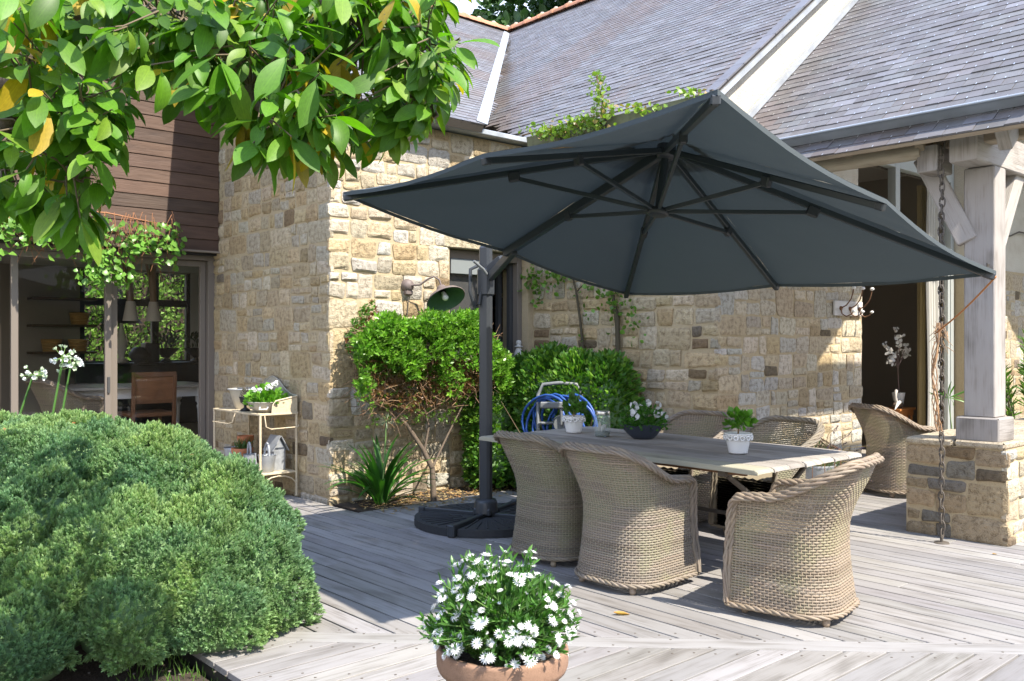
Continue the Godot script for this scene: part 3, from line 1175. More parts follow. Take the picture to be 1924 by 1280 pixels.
	bk3.quad(up3 * slope3, up3 * slope3 + W(6.0, -4.7, 0), up3 * slope3 + W(6.0, -4.7, GV - VV0), up3 * slope3 + W(0, 0, GV - VV0))
	part(bk3, "back_slope", M.iron, q)
	var g3 := MB.new()
	var gp := up3 * 0.24 + nn3 * 0.02
	g3.quad(gp + Vector3.FORWARD * (GV - VV0), gp, gp + nn3 * 0.10 - up3 * 0.035, gp + nn3 * 0.10 - up3 * 0.035 + Vector3.FORWARD * (GV - VV0))
	g3.quad(gp, gp + Vector3.FORWARD * (GV - VV0), gp + Vector3.FORWARD * (GV - VV0) + up3 * 0.18 + nn3 * 0.01, gp + up3 * 0.18 + nn3 * 0.01)
	g3.tube([gp + nn3 * 0.10 - up3 * 0.035, gp + nn3 * 0.10 - up3 * 0.035 + Vector3.FORWARD * (GV - VV0)], 0.011, 8)
	g3.tri(gp, gp + nn3 * 0.10 - up3 * 0.035, gp + up3 * 0.18)
	part(g3, "gutter", M.zinc, q)
	k = 0.0
	while k < slope3:
		var vg := MB.new()
		vg.col = tone(Color(0.22, 0.23, 0.25), 0.12)
		vg.box(up3 * (k + 0.16) - nn3 * 0.035 + Vector3.BACK * 0.012, Vector3(0.335, 0.13, 0.014), Basis(up3, nn3, up3.cross(nn3)), 0.0)
		part(vg, "verge_slate", M.slate, q)
		k += 0.33
	var fl := MB.new()
	fl.box(up3 * slope3 * 0.5 + nn3 * 0.045 + Vector3.FORWARD * (GV - VV0 - 0.03), Vector3(slope3, 0.05, 0.05), Basis(up3, nn3, up3.cross(nn3)))
	part(fl, "wall_flashing", M.zinc, q)

# ---------------------------------------------------------------- veranda timbers
func beam(root: Node3D, called: String, a: Vector3, b: Vector3, w: float, h: float, tint: Color) -> MeshInstance3D:
	var mb := MB.new()
	mb.col = tint
	mb.off = Vector2(rf(0, 5), rf(0, 5))
	mb.bar(a - root.position, b - root.position, w, h, 0.008)
	return part(mb, called, M.beam, root)

func build_veranda() -> void:
	var grey := Color(0.37, 0.345, 0.315)
	var t := thing("veranda_frame", "weathered grey oak post and beams holding up the veranda roof", "veranda", W(7.21, 0.745, 2.65))
	var foot := MB.new()
	foot.col = grey * 0.85
	foot.box(Vector3(0, 0.09, 0), Vector3(0.31, 0.18, 0.31), Basis.IDENTITY, 0.01)
	part(foot, "post_base", M.beam, t)
	beam(t, "post", W(7.21, 0.925, 2.65), W(7.21, 2.80, 2.65), 0.22, 0.22, grey)
	beam(t, "tie_beam", W(6.80, 2.93, 2.65), W(10.2, 2.93, 2.65), 0.20, 0.25, grey * 1.05)
	beam(t, "wall_plate", W(7.0, 3.03, 2.25), W(7.0, 3.03, GV - 0.02), 0.16, 0.17, Color(0.36, 0.30, 0.22))
	var log_ := MB.new()
	log_.col = Color(0.42, 0.37, 0.29)
	log_.tube([W(6.82, 2.93, 2.95) - t.position, W(6.82, 2.94, 3.8) - t.position, W(6.82, 2.93, GV - 0.02) - t.position], [0.065, 0.07, 0.066], 12)
	part(log_, "eaves_pole", M.beam, t)
	beam(t, "brace", W(7.13, 2.25, 2.74), W(7.05, 2.92, 3.04), 0.11, 0.15, grey)
	beam(t, "brace", W(7.31, 2.15, 2.65), W(7.80, 2.84, 2.65), 0.13, 0.15, grey * 1.08)
	beam(t, "plate_end", W(6.78, 2.86, 2.90), W(7.06, 2.86, 2.90), 0.15, 0.20, grey * 0.95)
	beam(t, "rafter", W(6.75, 2.90, 2.36), W(10.4, 5.80, 2.36), 0.09, 0.16, grey * 1.05)
	beam(t, "added_beam", W(8.1, 4.08, 2.42), W(12.0, 4.08, 2.42), 0.16, 0.34, grey)  # unseen beam, added for the band of shade it casts on the gable wall
	for k in 4:
		beam(t, "rafter", W(6.78, 2.92, 2.95 + k * 0.55), W(10.2, 5.62, 2.95 + k * 0.55), 0.07, 0.12, Color(0.34, 0.28, 0.2))
	for q in [[7.10, 2.70], [7.098, 2.58]]:
		var peg := MB.new()
		peg.box(W(q[0] - 0.012, 2.07 + rf(-0.01, 0.02), q[1]) - t.position, Vector3(0.05, 0.008, 0.008))
		peg.box(W(q[0] - 0.034, 2.05, q[1]) - t.position, Vector3(0.008, 0.05, 0.008))
		part(peg, "hook_nail", M.iron, t)
	# far post at the other end of the low wall, out of frame, so the tie beam rests
	beam(t, "post", W(9.5, 0.74, 2.65), W(9.5, 2.80, 2.65), 0.2, 0.2, grey)

# ---------------------------------------------------------------- doors, windows, cladding
func frame_bar(mb: MB, o: Vector3, u0: float, u1: float, h0: float, h1: float, v0: float, v1: float) -> void:
	mb.box(W((u0 + u1) / 2, (h0 + h1) / 2, (v0 + v1) / 2) - o, Vector3(u1 - u0, h1 - h0, v1 - v0), Basis.IDENTITY, 0.003)

func pane(root: Node3D, o: Vector3, u0: float, u1: float, h0: float, h1: float, v: float, parent: Node = null) -> void:
	var mb := MB.new()
	mb.quad(W(u0, h0, v) - o, W(u1, h0, v) - o, W(u1, h1, v) - o, W(u0, h1, v) - o)
	part(mb, "pane", M.glass, parent if parent else root)

func build_openings() -> void:
	# sliding glass doors of the dining room
	var d := thing("sliding_door", "tall taupe-framed glass doors of the dining room, below the dark boards", "door", W(2.0, 0, DV))
	var o := d.position
	var fr := MB.new()
	frame_bar(fr, o, -1.0, LU - 0.002, 2.40, 2.475, DV - 0.06, DV + 0.08)
	frame_bar(fr, o, LU - 0.075, LU - 0.004, 0.02, 2.398, DV - 0.06, DV + 0.08)
	frame_bar(fr, o, -1.0, LU - 0.002, -0.03, 0.018, DV - 0.06, DV + 0.08)
	part(fr, "outer_frame", M.frame, d)
	var mid := on_v(208, 640, DV).x
	var lft := on_v(8, 640, DV).x
	for sp in [[lft + 0.045, mid - 0.01, DV - 0.035], [mid + 0.005, LU - 0.08, DV + 0.03], [0.45, lft - 0.035, DV + 0.03]]:
		var a: float = sp[0]
		var b: float = sp[1]
		var v: float = sp[2]
		var lf := MB.new()
		frame_bar(lf, o, a, a + 0.065, 0.02, 2.395, v - 0.022, v + 0.022)
		frame_bar(lf, o, b - 0.065, b, 0.02, 2.395, v - 0.022, v + 0.022)
		frame_bar(lf, o, a + 0.066, b - 0.066, 0.02, 0.10, v - 0.022, v + 0.022)
		frame_bar(lf, o, a + 0.066, b - 0.066, 2.33, 2.395, v - 0.022, v + 0.022)
		var leaf_part := part(lf, "door_leaf", M.frame, d)
		pane(d, o, a + 0.064, b - 0.064, 0.098, 2.332, v, leaf_part)
	var hd := MB.new()
	frame_bar(hd, o, mid - 0.055, mid - 0.03, 0.95, 1.12, DV - 0.075, DV - 0.058)
	part(hd, "door_handle", M.frame_dark, d)
	# dark boards above
	var c := thing("timber_cladding", "dark brown horizontal board cladding above the glass doors", "cladding", W(2.0, 2.46, 9.64))
	o = c.position
	var back := MB.new()
	back.box(W((LU - 1.5) / 2, 3.55, 9.80) - o, Vector3(LU + 1.5, 2.2, 0.2))
	part(back, "backing", M.black, c)
	var sf := MB.new()
	sf.col = Color(0.26, 0.22, 0.18)
	sf.box(W((LU - 1.5) / 2, 2.485, 9.72) - o, Vector3(LU + 1.49, 0.02, 0.2))
	part(sf, "soffit", M.siding, c)
	for k in 15:
		var h := 2.475 + k * 0.142
		var mb := MB.new()
		mb.off = Vector2(rf(0, 5), rf(0, 5))
		mb.col = tone(Color(0.095, 0.056, 0.036), 0.25)
		mb.box(W((LU - 1.5) / 2 - 0.005, h + 0.071, 9.665) - o, Vector3(LU + 1.48, 0.139, 0.022), Basis(Vector3.RIGHT, -0.06), 0.003)
		part(mb, "board", M.siding, c)
	# window beside the lamp
	var w := thing("casement_window", "dark grey window with its shutter in the lamp wall recess", "window", W(5.69, 1.28, LV + 0.26))
	o = w.position
	var wf := MB.new()
	frame_bar(wf, o, 5.70, 5.76, 1.285, 2.45, LV + 0.09, LV + 0.17)
	frame_bar(wf, o, 6.72, 6.785, 1.285, 2.45, LV + 0.09, LV + 0.17)
	frame_bar(wf, o, 5.762, 6.718, 2.36, 2.45, LV + 0.09, LV + 0.17)
	frame_bar(wf, o, 5.762, 6.718, 1.285, 1.34, LV + 0.09, LV + 0.17)
	frame_bar(wf, o, 6.18, 6.25, 1.342, 2.358, LV + 0.095, LV + 0.165)
	part(wf, "outer_frame", M.frame, w)
	var sh := MB.new()
	frame_bar(sh, o, 5.765, 6.178, 2.20, 2.357, LV + 0.07, LV + 0.12)
	part(sh, "blind_box", M.frame_grey, w)
	var bl := MB.new()
	frame_bar(bl, o, 5.77, 6.175, 1.342, 2.2, LV + 0.132, LV + 0.14)
	part(bl, "blind", M.frame_dark, w)
	pane(w, o, 5.765, 6.178, 1.345, 2.198, LV + 0.115)
	# its open leaf, swung in
	var lf := MB.new()
	lf.box(W(6.70, 1.85, LV + 0.39) - o, Vector3(0.05, 1.02, 0.05))
	lf.box(W(6.70, 1.85, LV + 0.20) - o, Vector3(0.05, 1.02, 0.05))
	lf.box(W(6.70, 2.33, LV + 0.295) - o, Vector3(0.05, 0.05, 0.14))
	lf.box(W(6.70, 1.37, LV + 0.295) - o, Vector3(0.05, 0.05, 0.14))
	part(lf, "casement_leaf", M.frame_dark, w)
	# tall veranda window and open doorway
	var g := thing("veranda_window", "tall grey-framed glazing with transoms above the open doorway", "window", W(9.57, 0, 5.05))
	o = g.position
	var gf := MB.new()
	var m := on_v(1680, 640, 5.05).x
	frame_bar(gf, o, 9.57, 9.65, 2.5, 4.24, 5.0, 5.1)
	frame_bar(gf, o, 12.44, 12.54, 0.0, 4.24, 5.0, 5.1)
	frame_bar(gf, o, m - 0.06, m + 0.06, 2.60, 4.24, 5.0, 5.1)
	frame_bar(gf, o, 9.652, m - 0.062, 3.62, 3.78, 5.0, 5.1)
	frame_bar(gf, o, m + 0.062, 12.438, 3.62, 3.78, 5.0, 5.1)
	frame_bar(gf, o, 9.57, 12.438, 2.44, 2.58, 5.0, 5.1)
	frame_bar(gf, o, 9.652, 12.438, 4.16, 4.24, 5.0, 5.1)
	frame_bar(gf, o, 12.37, 12.437, 0.03, 2.43, 5.01, 5.06)
	part(gf, "outer_frame", M.frame_pale, g)
	pane(g, o, 9.65, m - 0.06, 2.58, 3.62, 5.05)
	pane(g, o, m + 0.06, 12.44, 2.58, 3.62, 5.05)
	pane(g, o, 9.65, m - 0.06, 3.78, 4.16, 5.05)
	pane(g, o, m + 0.06, 12.44, 3.78, 4.16, 5.05)
	var th := MB.new()
	th.col = Color(0.42, 0.24, 0.12)
	th.box(W(11.0, 0.012, 5.06) - o, Vector3(2.85, 0.05, 0.2), Basis.IDENTITY, 0.006)
	part(th, "threshold", M.wood, g)

# ---------------------------------------------------------------- rooms behind the openings
func room_box(root: Node3D, u0: float, u1: float, h0: float, h1: float, v0: float, v1: float, called: String, m: Material) -> void:
	var mb := MB.new()
	mb.box(W((u0 + u1) / 2, (h0 + h1) / 2, (v0 + v1) / 2) - root.position, Vector3(u1 - u0, h1 - h0, v1 - v0))
	part(mb, called, m, root)

func turned_leg(mb: MB, at: Vector3, h: float, r: float) -> void:
	mb.lathe([Vector2(r * 0.5, 0), Vector2(r * 0.6, h * 0.06), Vector2(r * 0.45, h * 0.1), Vector2(r * 0.8, h * 0.62), Vector2(r * 1.1, h * 0.68), Vector2(r * 0.75, h * 0.71), Vector2(r * 1.05, h * 0.75)], 12, at)
	mb.box(at + Vector3(0, h * 0.875, 0), Vector3(r * 2, h * 0.25, r * 2))

func build_rooms() -> void:
	# dining room
	var d := structure("dining_room")
	room_box(d, -1.2, 6.8, -0.06, 0.19, DV + 0.1, 14.6, "floor", M.stonefloor)
	room_box(d, -1.2, 6.8, 2.62, 2.75, DV + 0.12, 14.6, "ceiling", M.ceiling)
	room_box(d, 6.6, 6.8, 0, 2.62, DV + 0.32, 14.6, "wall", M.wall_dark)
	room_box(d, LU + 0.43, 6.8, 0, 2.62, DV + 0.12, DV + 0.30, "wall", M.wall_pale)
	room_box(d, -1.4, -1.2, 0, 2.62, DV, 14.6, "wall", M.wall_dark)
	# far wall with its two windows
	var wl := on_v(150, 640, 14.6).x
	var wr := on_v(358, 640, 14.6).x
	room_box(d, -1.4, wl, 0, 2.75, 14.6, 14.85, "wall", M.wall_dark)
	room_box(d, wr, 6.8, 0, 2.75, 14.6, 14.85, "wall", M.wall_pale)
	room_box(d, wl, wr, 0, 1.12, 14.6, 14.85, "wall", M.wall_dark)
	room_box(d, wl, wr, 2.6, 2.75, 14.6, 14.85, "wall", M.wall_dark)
	var wn := thing("garden_window", "black-framed window at the far side of the dining room, full of green hedge", "window", W(wl, 1.12, 14.62))
	var f := MB.new()
	var o := wn.position
	for px in [152, 292, 356]:
		var uu := on_v(px, 640, 14.62).x
		frame_bar(f, o, uu - 0.055, uu + 0.055, 1.12, 2.6, 14.62, 14.70)
	frame_bar(f, o, wl, wr, 2.05, 2.16, 14.63, 14.69)
	frame_bar(f, o, wl, wr, 1.12, 1.18, 14.63, 14.69)
	part(f, "window_frame", M.black, wn)
	# sideboard under it
	var sb := thing("sideboard", "long black sideboard under the dining room window", "sideboard", W(on_v(290, 640, 13.9).x, 0.19, 14.1))
	var sbm := MB.new()
	sbm.box(Vector3(0, 0.48, 0), Vector3(2.3, 0.92, 0.5), Basis.IDENTITY, 0.01)
	part(sbm, "carcass", M.black, sb)
	var top := MB.new()
	top.box(Vector3(0, 0.955, 0), Vector3(2.4, 0.03, 0.55), Basis.IDENTITY, 0.006)
	part(top, "top", M.black, sb)
	for k in 4:
		var kn := MB.new()
		kn.lathe([Vector2(0.0, 0.03), Vector2(0.018, 0.02), Vector2(0.008, 0.0)], 8, Vector3(-0.9 + k * 0.6, 0.6, 0.25), Basis(Vector3.RIGHT, PI / 2))
		part(kn, "knob", M.iron, sb)
	var on_sb := func(px: float) -> Vector3: return W(on_v(px, 640, 14.05).x, 1.161, 14.05)
	# table lamp
	var tl := thing("table_lamp", "table lamp with a wide black cone shade on the sideboard", "lamp", on_sb.call(228))
	var lb := MB.new()
	lb.lathe([Vector2(0.0, 0), Vector2(0.11, 0.0), Vector2(0.10, 0.04), Vector2(0.04, 0.08), Vector2(0.07, 0.2), Vector2(0.09, 0.3), Vector2(0.05, 0.45), Vector2(0.025, 0.58), Vector2(0.02, 0.66)], 16)
	part(lb, "base", M.offwhite, tl)
	var ls := MB.new()
	ls.lathe([Vector2(0.30, 0.60), Vector2(0.06, 0.88)], 20)
	part(ls, "shade", M.frame_dark, tl)
	for sp in [[262, "round", "round dark pot on the sideboard"], [282, "cube", "square dark vase on the sideboard"], [312, "urn", "footed black bowl holding a plant on the sideboard"], [368, "urn", "second footed black bowl, beside the window edge on the sideboard"]]:
		var vs := thing("vase", sp[2], "vase", on_sb.call(sp[0]))
		var mb := MB.new()
		if sp[1] == "round":
			mb.lathe([Vector2(0, 0), Vector2(0.08, 0), Vector2(0.15, 0.08), Vector2(0.16, 0.14), Vector2(0.1, 0.22), Vector2(0.06, 0.24)], 16)
		elif sp[1] == "cube":
			mb.box(Vector3(0, 0.15, 0), Vector3(0.22, 0.30, 0.2), Basis.IDENTITY, 0.01)
		else:
			mb.lathe([Vector2(0, 0), Vector2(0.09, 0), Vector2(0.08, 0.03), Vector2(0.03, 0.06), Vector2(0.08, 0.1), Vector2(0.18, 0.2), Vector2(0.2, 0.22)], 18)
		part(mb, "body", M.black, vs)
		if sp[1] == "urn":
			var lx := []
			var lc := []
			for k in 60:
				var p := Vector3(rf(-0.14, 0.14), rf(0.2, 0.42), rf(-0.12, 0.12))
				lx.append(Transform3D(dir_basis(Vector3(p.x * 3, 0.5, p.z * 3) + Vector3(rf(-0.4, 0.4), rf(-0.2, 0.4), rf(-0.4, 0.4)), rf(0, TAU)), p))
				lc.append(Color(0.02, 0.04, 0.015))
			scatter("foliage", leaf_mesh(0.09, 0.04, 0.2, 0.4, 3), M.leaf_matt, lx, lc, vs)
	# dining table with white turned legs
	var dt := thing("dining_table", "round-ended dining table on white turned legs behind the glass", "table", Vector3(3.92, 0.19, -11.4))
	var tt := MB.new()
	tt.col = Color(0.42, 0.39, 0.34)
	tt.box(Vector3(0, 0.745, 0), Vector3(1.75, 0.035, 1.0), Basis.IDENTITY, 0.01)
	part(tt, "top", M.tint_gloss, dt)
	var ap := MB.new()
	ap.box(Vector3(0, 0.67, 0), Vector3(1.52, 0.11, 0.78))
	part(ap, "apron", M.white, dt)
	for s in [[-0.72, -0.36], [0.72, -0.36], [-0.72, 0.36], [0.72, 0.36]]:
		var lg := MB.new()
		turned_leg(lg, Vector3(s[0], 0, s[1]), 0.72, 0.04)
		part(lg, "leg", M.white, dt)
	# caned wooden chair
	var cp := on_v(275, 700, 10.75)
	var ch := thing("dining_chair", "brown wooden dining chair with a caned back behind the glass", "chair", Vector3(cp.x, 0.19, -10.75))
	var cw := Color(0.17, 0.075, 0.035)
	for s in [-1, 1]:
		for e in [[0.21, 0.92], [-0.21, 0.45]]:
			var lg := MB.new()
			lg.col = cw
			lg.bar(Vector3(s * 0.235, 0, e[0]), Vector3(s * 0.235, e[1], e[0] + (0.05 if e[1] > 0.5 else 0.0)), 0.04, 0.04, 0.005)
			part(lg, "leg", M.wood, ch)
	var cs := MB.new()
	cs.col = cw
	cs.box(Vector3(0, 0.45, 0), Vector3(0.51, 0.05, 0.48), Basis.IDENTITY, 0.01)
	part(cs, "seat", M.wood, ch)
	var cb := MB.new()
	cb.col = Color(0.24, 0.11, 0.05)
	cb.box(Vector3(0, 0.76, 0.235), Vector3(0.44, 0.28, 0.012), Basis(Vector3.RIGHT, 0.06))
	part(cb, "cane_panel", M.wood, ch)
	var cr := MB.new()
	cr.col = cw
	cr.box(Vector3(0, 0.915, 0.25), Vector3(0.51, 0.06, 0.03), Basis.IDENTITY, 0.006)
	part(cr, "back_rail", M.wood, ch)
	cr = MB.new()
	cr.col = cw
	cr.box(Vector3(0, 0.60, 0.225), Vector3(0.44, 0.04, 0.025))
	part(cr, "back_rail", M.wood, ch)
	# shelf of baskets on the far wall
	var bp := on_v(118, 600, 14.4)
	var bs := thing("wall_shelf", "dark wall shelf in the dining room carrying ochre baskets", "shelf", Vector3(bp.x, 1.0, -14.42))
	for h in [0.32, 0.72, 1.12]:
		var sb2 := MB.new()
		sb2.col = Color(0.10, 0.06, 0.035)
		sb2.box(Vector3(0, h, 0), Vector3(0.9, 0.035, 0.3), Basis.IDENTITY, 0.003)
		part(sb2, "shelf_board", M.wood, bs)
	for q in [[0.22, 0.337, "round ochre basket on the bottom board of the wall shelf"], [0.24, 0.737, "round ochre basket on the middle board of the wall shelf"], [-0.15, 0.337, "second ochre basket, nearer the door side of the bottom shelf board"]]:
		var bk0 := thing("basket", q[2], "basket", bs.position + Vector3(q[0], q[1], 0))
		for k in 7:
			var rg0 := MB.new()
			rg0.col = tone(Color(0.40, 0.24, 0.08), 0.2)
			var ring0 := []
			for j in 17:
				ring0.append(Vector3(cos(TAU * j / 16) * (0.11 + k * 0.004), 0.014 + k * 0.026, sin(TAU * j / 16) * (0.11 + k * 0.004)))
			rg0.tube(ring0, 0.014, 6, false)
			part(rg0, "coil", M.tint, bk0)
	# driftwood pendant lamps hang from the ceiling
	for q in [[288, "driftwood pendant lamp hanging in front of the window bar"], [245, "driftwood pendant lamp hanging beside the door frame"]]:
		var pp := on_v(q[0], 600, 12.2)
		var pd := thing("pendant_lamp", q[1], "lamp", Vector3(pp.x, 2.62, -12.2))
		var st := MB.new()
		st.col = Color(0.23, 0.15, 0.09)
		st.tube([Vector3(0.01, 0, 0), Vector3(-0.02, -0.3, 0.01), Vector3(0.0, -0.62, 0)], [0.035, 0.05, 0.045], 8)
		st.tube([Vector3(-0.02, -0.35, 0), Vector3(-0.09, -0.15, 0.02), Vector3(-0.11, -0.03, 0.02)], [0.025, 0.02, 0.012], 6)
		part(st, "driftwood", M.wood, pd)
		var shd := MB.new()
		shd.lathe([Vector2(0.10, -0.86), Vector2(0.055, -0.60)], 14)
		part(shd, "shade", M.offwhite, pd)

	# study behind the window with the blind: one bookcase
	var s := structure("study")
	room_box(s, 5.2, 7.4, 1.1, 1.2, LV + 0.44, 9.6, "floor", M.stonefloor)
	room_box(s, 5.2, 8.6, 2.75, 2.85, LV + 0.44, 9.6, "ceiling", M.ceiling)
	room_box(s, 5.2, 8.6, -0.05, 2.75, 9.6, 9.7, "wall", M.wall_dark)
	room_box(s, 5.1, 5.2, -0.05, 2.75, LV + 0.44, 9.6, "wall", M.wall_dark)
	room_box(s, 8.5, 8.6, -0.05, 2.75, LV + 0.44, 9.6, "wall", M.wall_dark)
	var bkp := on_v(945, 600, 9.2)
	var bc := thing("bookcase", "wooden bookcase with books seen through the study window", "bookcase", W(bkp.x, 0.0, 9.3))
	var wd := Color(0.26, 0.16, 0.07)
	var bx := MB.new()
	bx.col = wd
	for e in [-0.42, 0.42]:
		bx.box(Vector3(e, 1.2, 0), Vector3(0.06, 2.4, 0.34))
	part(bx, "side_panel", M.wood, bc)
	for h in [0.1, 0.7, 1.22, 1.66, 2.12]:
		var sh := MB.new()
		sh.col = wd
		sh.box(Vector3(0, h, 0), Vector3(0.78, 0.04, 0.33))
		part(sh, "shelf", M.wood, bc)
	var bk := MB.new()
	bk.box(Vector3(0, 1.2, -0.15), Vector3(0.8, 2.38, 0.02))
	part(bk, "back_panel", M.black, bc)
	for h in [1.24, 1.68]:
		var x := -0.36
		while x < 0.3:
			var th := rf(0.018, 0.045)
			var hh := rf(0.2, 0.3)
			var book := MB.new()
			book.col = [Color(0.14, 0.04, 0.03), Color(0.05, 0.09, 0.14), Color(0.35, 0.33, 0.28), Color(0.08, 0.09, 0.08), Color(0.22, 0.15, 0.07)][rn.randi() % 5]
			book.box(Vector3(x + th / 2, hh / 2, 0.03), Vector3(th - 0.002, hh, 0.2), Basis(Vector3.FORWARD, 0.18 if h > 1.5 and x > -0.1 else 0.0))
			var bo := solo(book, "book", M.tint, "book standing upright on the study bookcase", "book", "books in the study")
			bo.position = bc.position + Vector3(0, h, 0)
			x += th + (0.004 if h < 1.5 else 0.012)

	# living room behind the doorway
	var l := structure("living_room")
	room_box(l, 7.3, 15.2, -0.06, -0.004, GV + 0.36, 11.0, "floor", M.stonefloor)
	room_box(l, 8.0, 15.3, 4.3, 4.4, GV + 0.36, 11.0, "ceiling", M.ceiling)
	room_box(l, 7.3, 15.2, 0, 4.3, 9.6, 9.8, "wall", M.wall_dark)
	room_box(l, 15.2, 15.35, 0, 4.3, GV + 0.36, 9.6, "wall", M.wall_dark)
	# fireplace breast and dark screen
	var hp := on_v(1680, 690, 9.0)
	var fb := thing("fireplace", "grey chimney breast with a black opening in the living room", "fireplace", W(hp.x + 0.6, 0, 9.35))
	var fbm := MB.new()
	fbm.box(Vector3(0.1, 2.6, 0), Vector3(2.6, 2.0, 0.5), Basis.IDENTITY, 0.01)
	part(fbm, "chimney_breast", M.frame_grey, fb)
	var fo := MB.new()
	fo.box(Vector3(0.1, 0.85, 0.05), Vector3(2.4, 1.5, 0.4), Basis.IDENTITY, 0.01)
	part(fo, "opening", M.screen, fb)
	var sh2 := MB.new()
	sh2.box(Vector3(0.1, 0.06, 0.2), Vector3(2.7, 0.12, 0.8), Basis.IDENTITY, 0.01)
	part(sh2, "hearth", M.stonefloor, fb)
	var mp := on_v(1716, 545, 9.02)
	var mr := thing("round_mirror", "oval black-framed mirror on the chimney breast", "mirror", Vector3(mp.x + 0.12, mp.y + 0.12, -9.06))
	var ring := []
	for k in 33:
		ring.append(Vector3(cos(TAU * k / 32) * 0.30, sin(TAU * k / 32) * 0.52, 0.03))
	var rg := MB.new()
	rg.tube(ring, 0.06, 8, false)
	part(rg, "frame", M.black, mr)
	var disc := MB.new()
	var pts := []
	for k in 32:
		pts.append(Vector3(cos(TAU * k / 32) * 0.29, sin(TAU * k / 32) * 0.51, 0.03))
	disc.slab(pts, Vector3.BACK, 0.01)
	part(disc, "mirror_glass", M.steel, mr)
	# a lit candle lamp mirrored there in the photograph: small chandelier in the room
	var cl := thing("chandelier", "small lit chandelier glowing in the living room mirror", "lamp", Vector3(mp.x - 0.02, mp.y + 0.10, -8.55))
	var arm := MB.new()
	arm.tube([Vector3(0, 0.3, 0), Vector3(0, 0, 0)], 0.008, 6)
	arm.tube([Vector3(0, 4.3 - (mp.y + 0.10), 0), Vector3(0, 0.3, 0)], 0.004, 5)
	arm.tube([Vector3(-0.06, 0.02, 0), Vector3(0, -0.03, 0), Vector3(0.06, 0.02, 0)], 0.006, 6)
	part(arm, "arm", M.iron, cl)
	var em := sm(Color(1, 0.8, 0.5), 0.5)
	em.emission_enabled = true
	em.emission = Color(1.0, 0.72, 0.36)
	em.emission_energy_multiplier = 2.5
	for sx in [-0.06, 0.06]:
		var bu := MB.new()
		bu.lathe([Vector2(0, 0.02), Vector2(0.018, 0.04), Vector2(0.022, 0.07), Vector2(0.008, 0.12), Vector2(0, 0.13)], 10, Vector3(sx, 0, 0))
		part(bu, "bulb", em, cl)
		var om := OmniLight3D.new()
		om.name = "bulb_light"
		om.light_color = Color(1.0, 0.75, 0.45)
		om.light_energy = 0.25
		om.omni_range = 8.0
		om.omni_attenuation = 2.0
		om.light_size = 0.02
		om.shadow_enabled = true
		om.position = Vector3(sx, 0.07, 0)
		cl.add_child(om)
	# curtain by the door jamb: a pleated sheet
	var cu := thing("curtain", "long pale curtain gathered beside the veranda doorway", "curtain", W(12.18, 0.04, 5.14))
	var rows := []
	for i in 9:
		var row := []
		for j in 49:
			var a := j / 48.0
			row.append(Vector3((a - 0.5) * 0.32 + 0.02 * sin(i * 0.8), i / 8.0 * 3.55, 0.028 * sin(a * TAU * 5.0 + 0.2 * sin(i * 0.9)) + 0.02 * sin(a * 9.0)))
		rows.append(row)
	var cm := MB.new()
	cm.sheet(rows)
	part(cm, "cloth", M.curtain, cu)
	var rod := MB.new()
	rod.tube([Vector3(-3.0, 3.58, 0), Vector3(0.3, 3.58, 0)], 0.014, 8)
	part(rod, "curtain_rod", M.iron, cu)
	var c2 := thing("curtain", "ochre lining curtain hanging next to the pale curtain", "curtain", W(12.22, 0.04, 5.30))
	rows = []
	for i in 9:
		var row := []
		for j in 21:
			var a := j / 20.0
			row.append(Vector3((a - 0.5) * 0.16, i / 8.0 * 3.55, 0.04 * sin(a * TAU * 3.0 + 0.1 * i)))
		rows.append(row)
	cm = MB.new()
	cm.sheet(rows)
	part(cm, "cloth", M.linen, c2)
	# orange nest of tables, with a goat figure and a vase of blossom
	var np := on_v(1685, 755, 5.62)
	var near := Vector3.ONE * 0.79
	var nt := thing("nest_of_tables", "small orange-brown nest of tables inside the doorway", "table", Vector3(np.x, 0, -5.62))
	nt.scale = Vector3(0.79, 1, 0.79)
	var oc := Color(0.50, 0.20, 0.06)
	var topm := MB.new()
	topm.col = oc
	topm.box(Vector3(0, 0.56, 0), Vector3(0.62, 0.03, 0.4), Basis.IDENTITY, 0.004)
	topm.box(Vector3(0, 0.51, 0), Vector3(0.54, 0.07, 0.34))
	part(topm, "table_top", M.wood, nt)
	for x in [-0.26, -0.19, -0.06, 0.02, 0.10, 0.26]:
		var lg := MB.new()
		lg.col = oc
		lg.bar(Vector3(x, 0, 0.14), Vector3(x, 0.5, 0.14), 0.028, 0.028)
		part(lg, "leg", M.wood, nt)
		var l2 := MB.new()
		l2.col = oc
		l2.bar(Vector3(x, 0, -0.14), Vector3(x, 0.5, -0.14), 0.028, 0.028)
		part(l2, "leg", M.wood, nt)
	var bv := thing("blossom_vase", "white faceted vase with a branch of white blossom on the orange table", "vase", Vector3(np.x + 0.06, 0.576, -5.62))
	bv.scale = near
	var vm := MB.new()
	vm.lathe([Vector2(0.0, 0.0), Vector2(0.07, 0.0), Vector2(0.115, 0.26), Vector2(0.10, 0.26), Vector2(0.062, 0.02)], 8)
	part(vm, "pot", M.white, bv)
	var br := MB.new()
	br.col = Color(0.16, 0.11, 0.10)
	br.tube([Vector3(0.02, 0.05, 0), Vector3(0.0, 0.4, 0), Vector3(-0.08, 0.75, 0.02), Vector3(-0.12, 0.95, 0.02)], [0.014, 0.012, 0.009, 0.004], 6)
	var tips := []
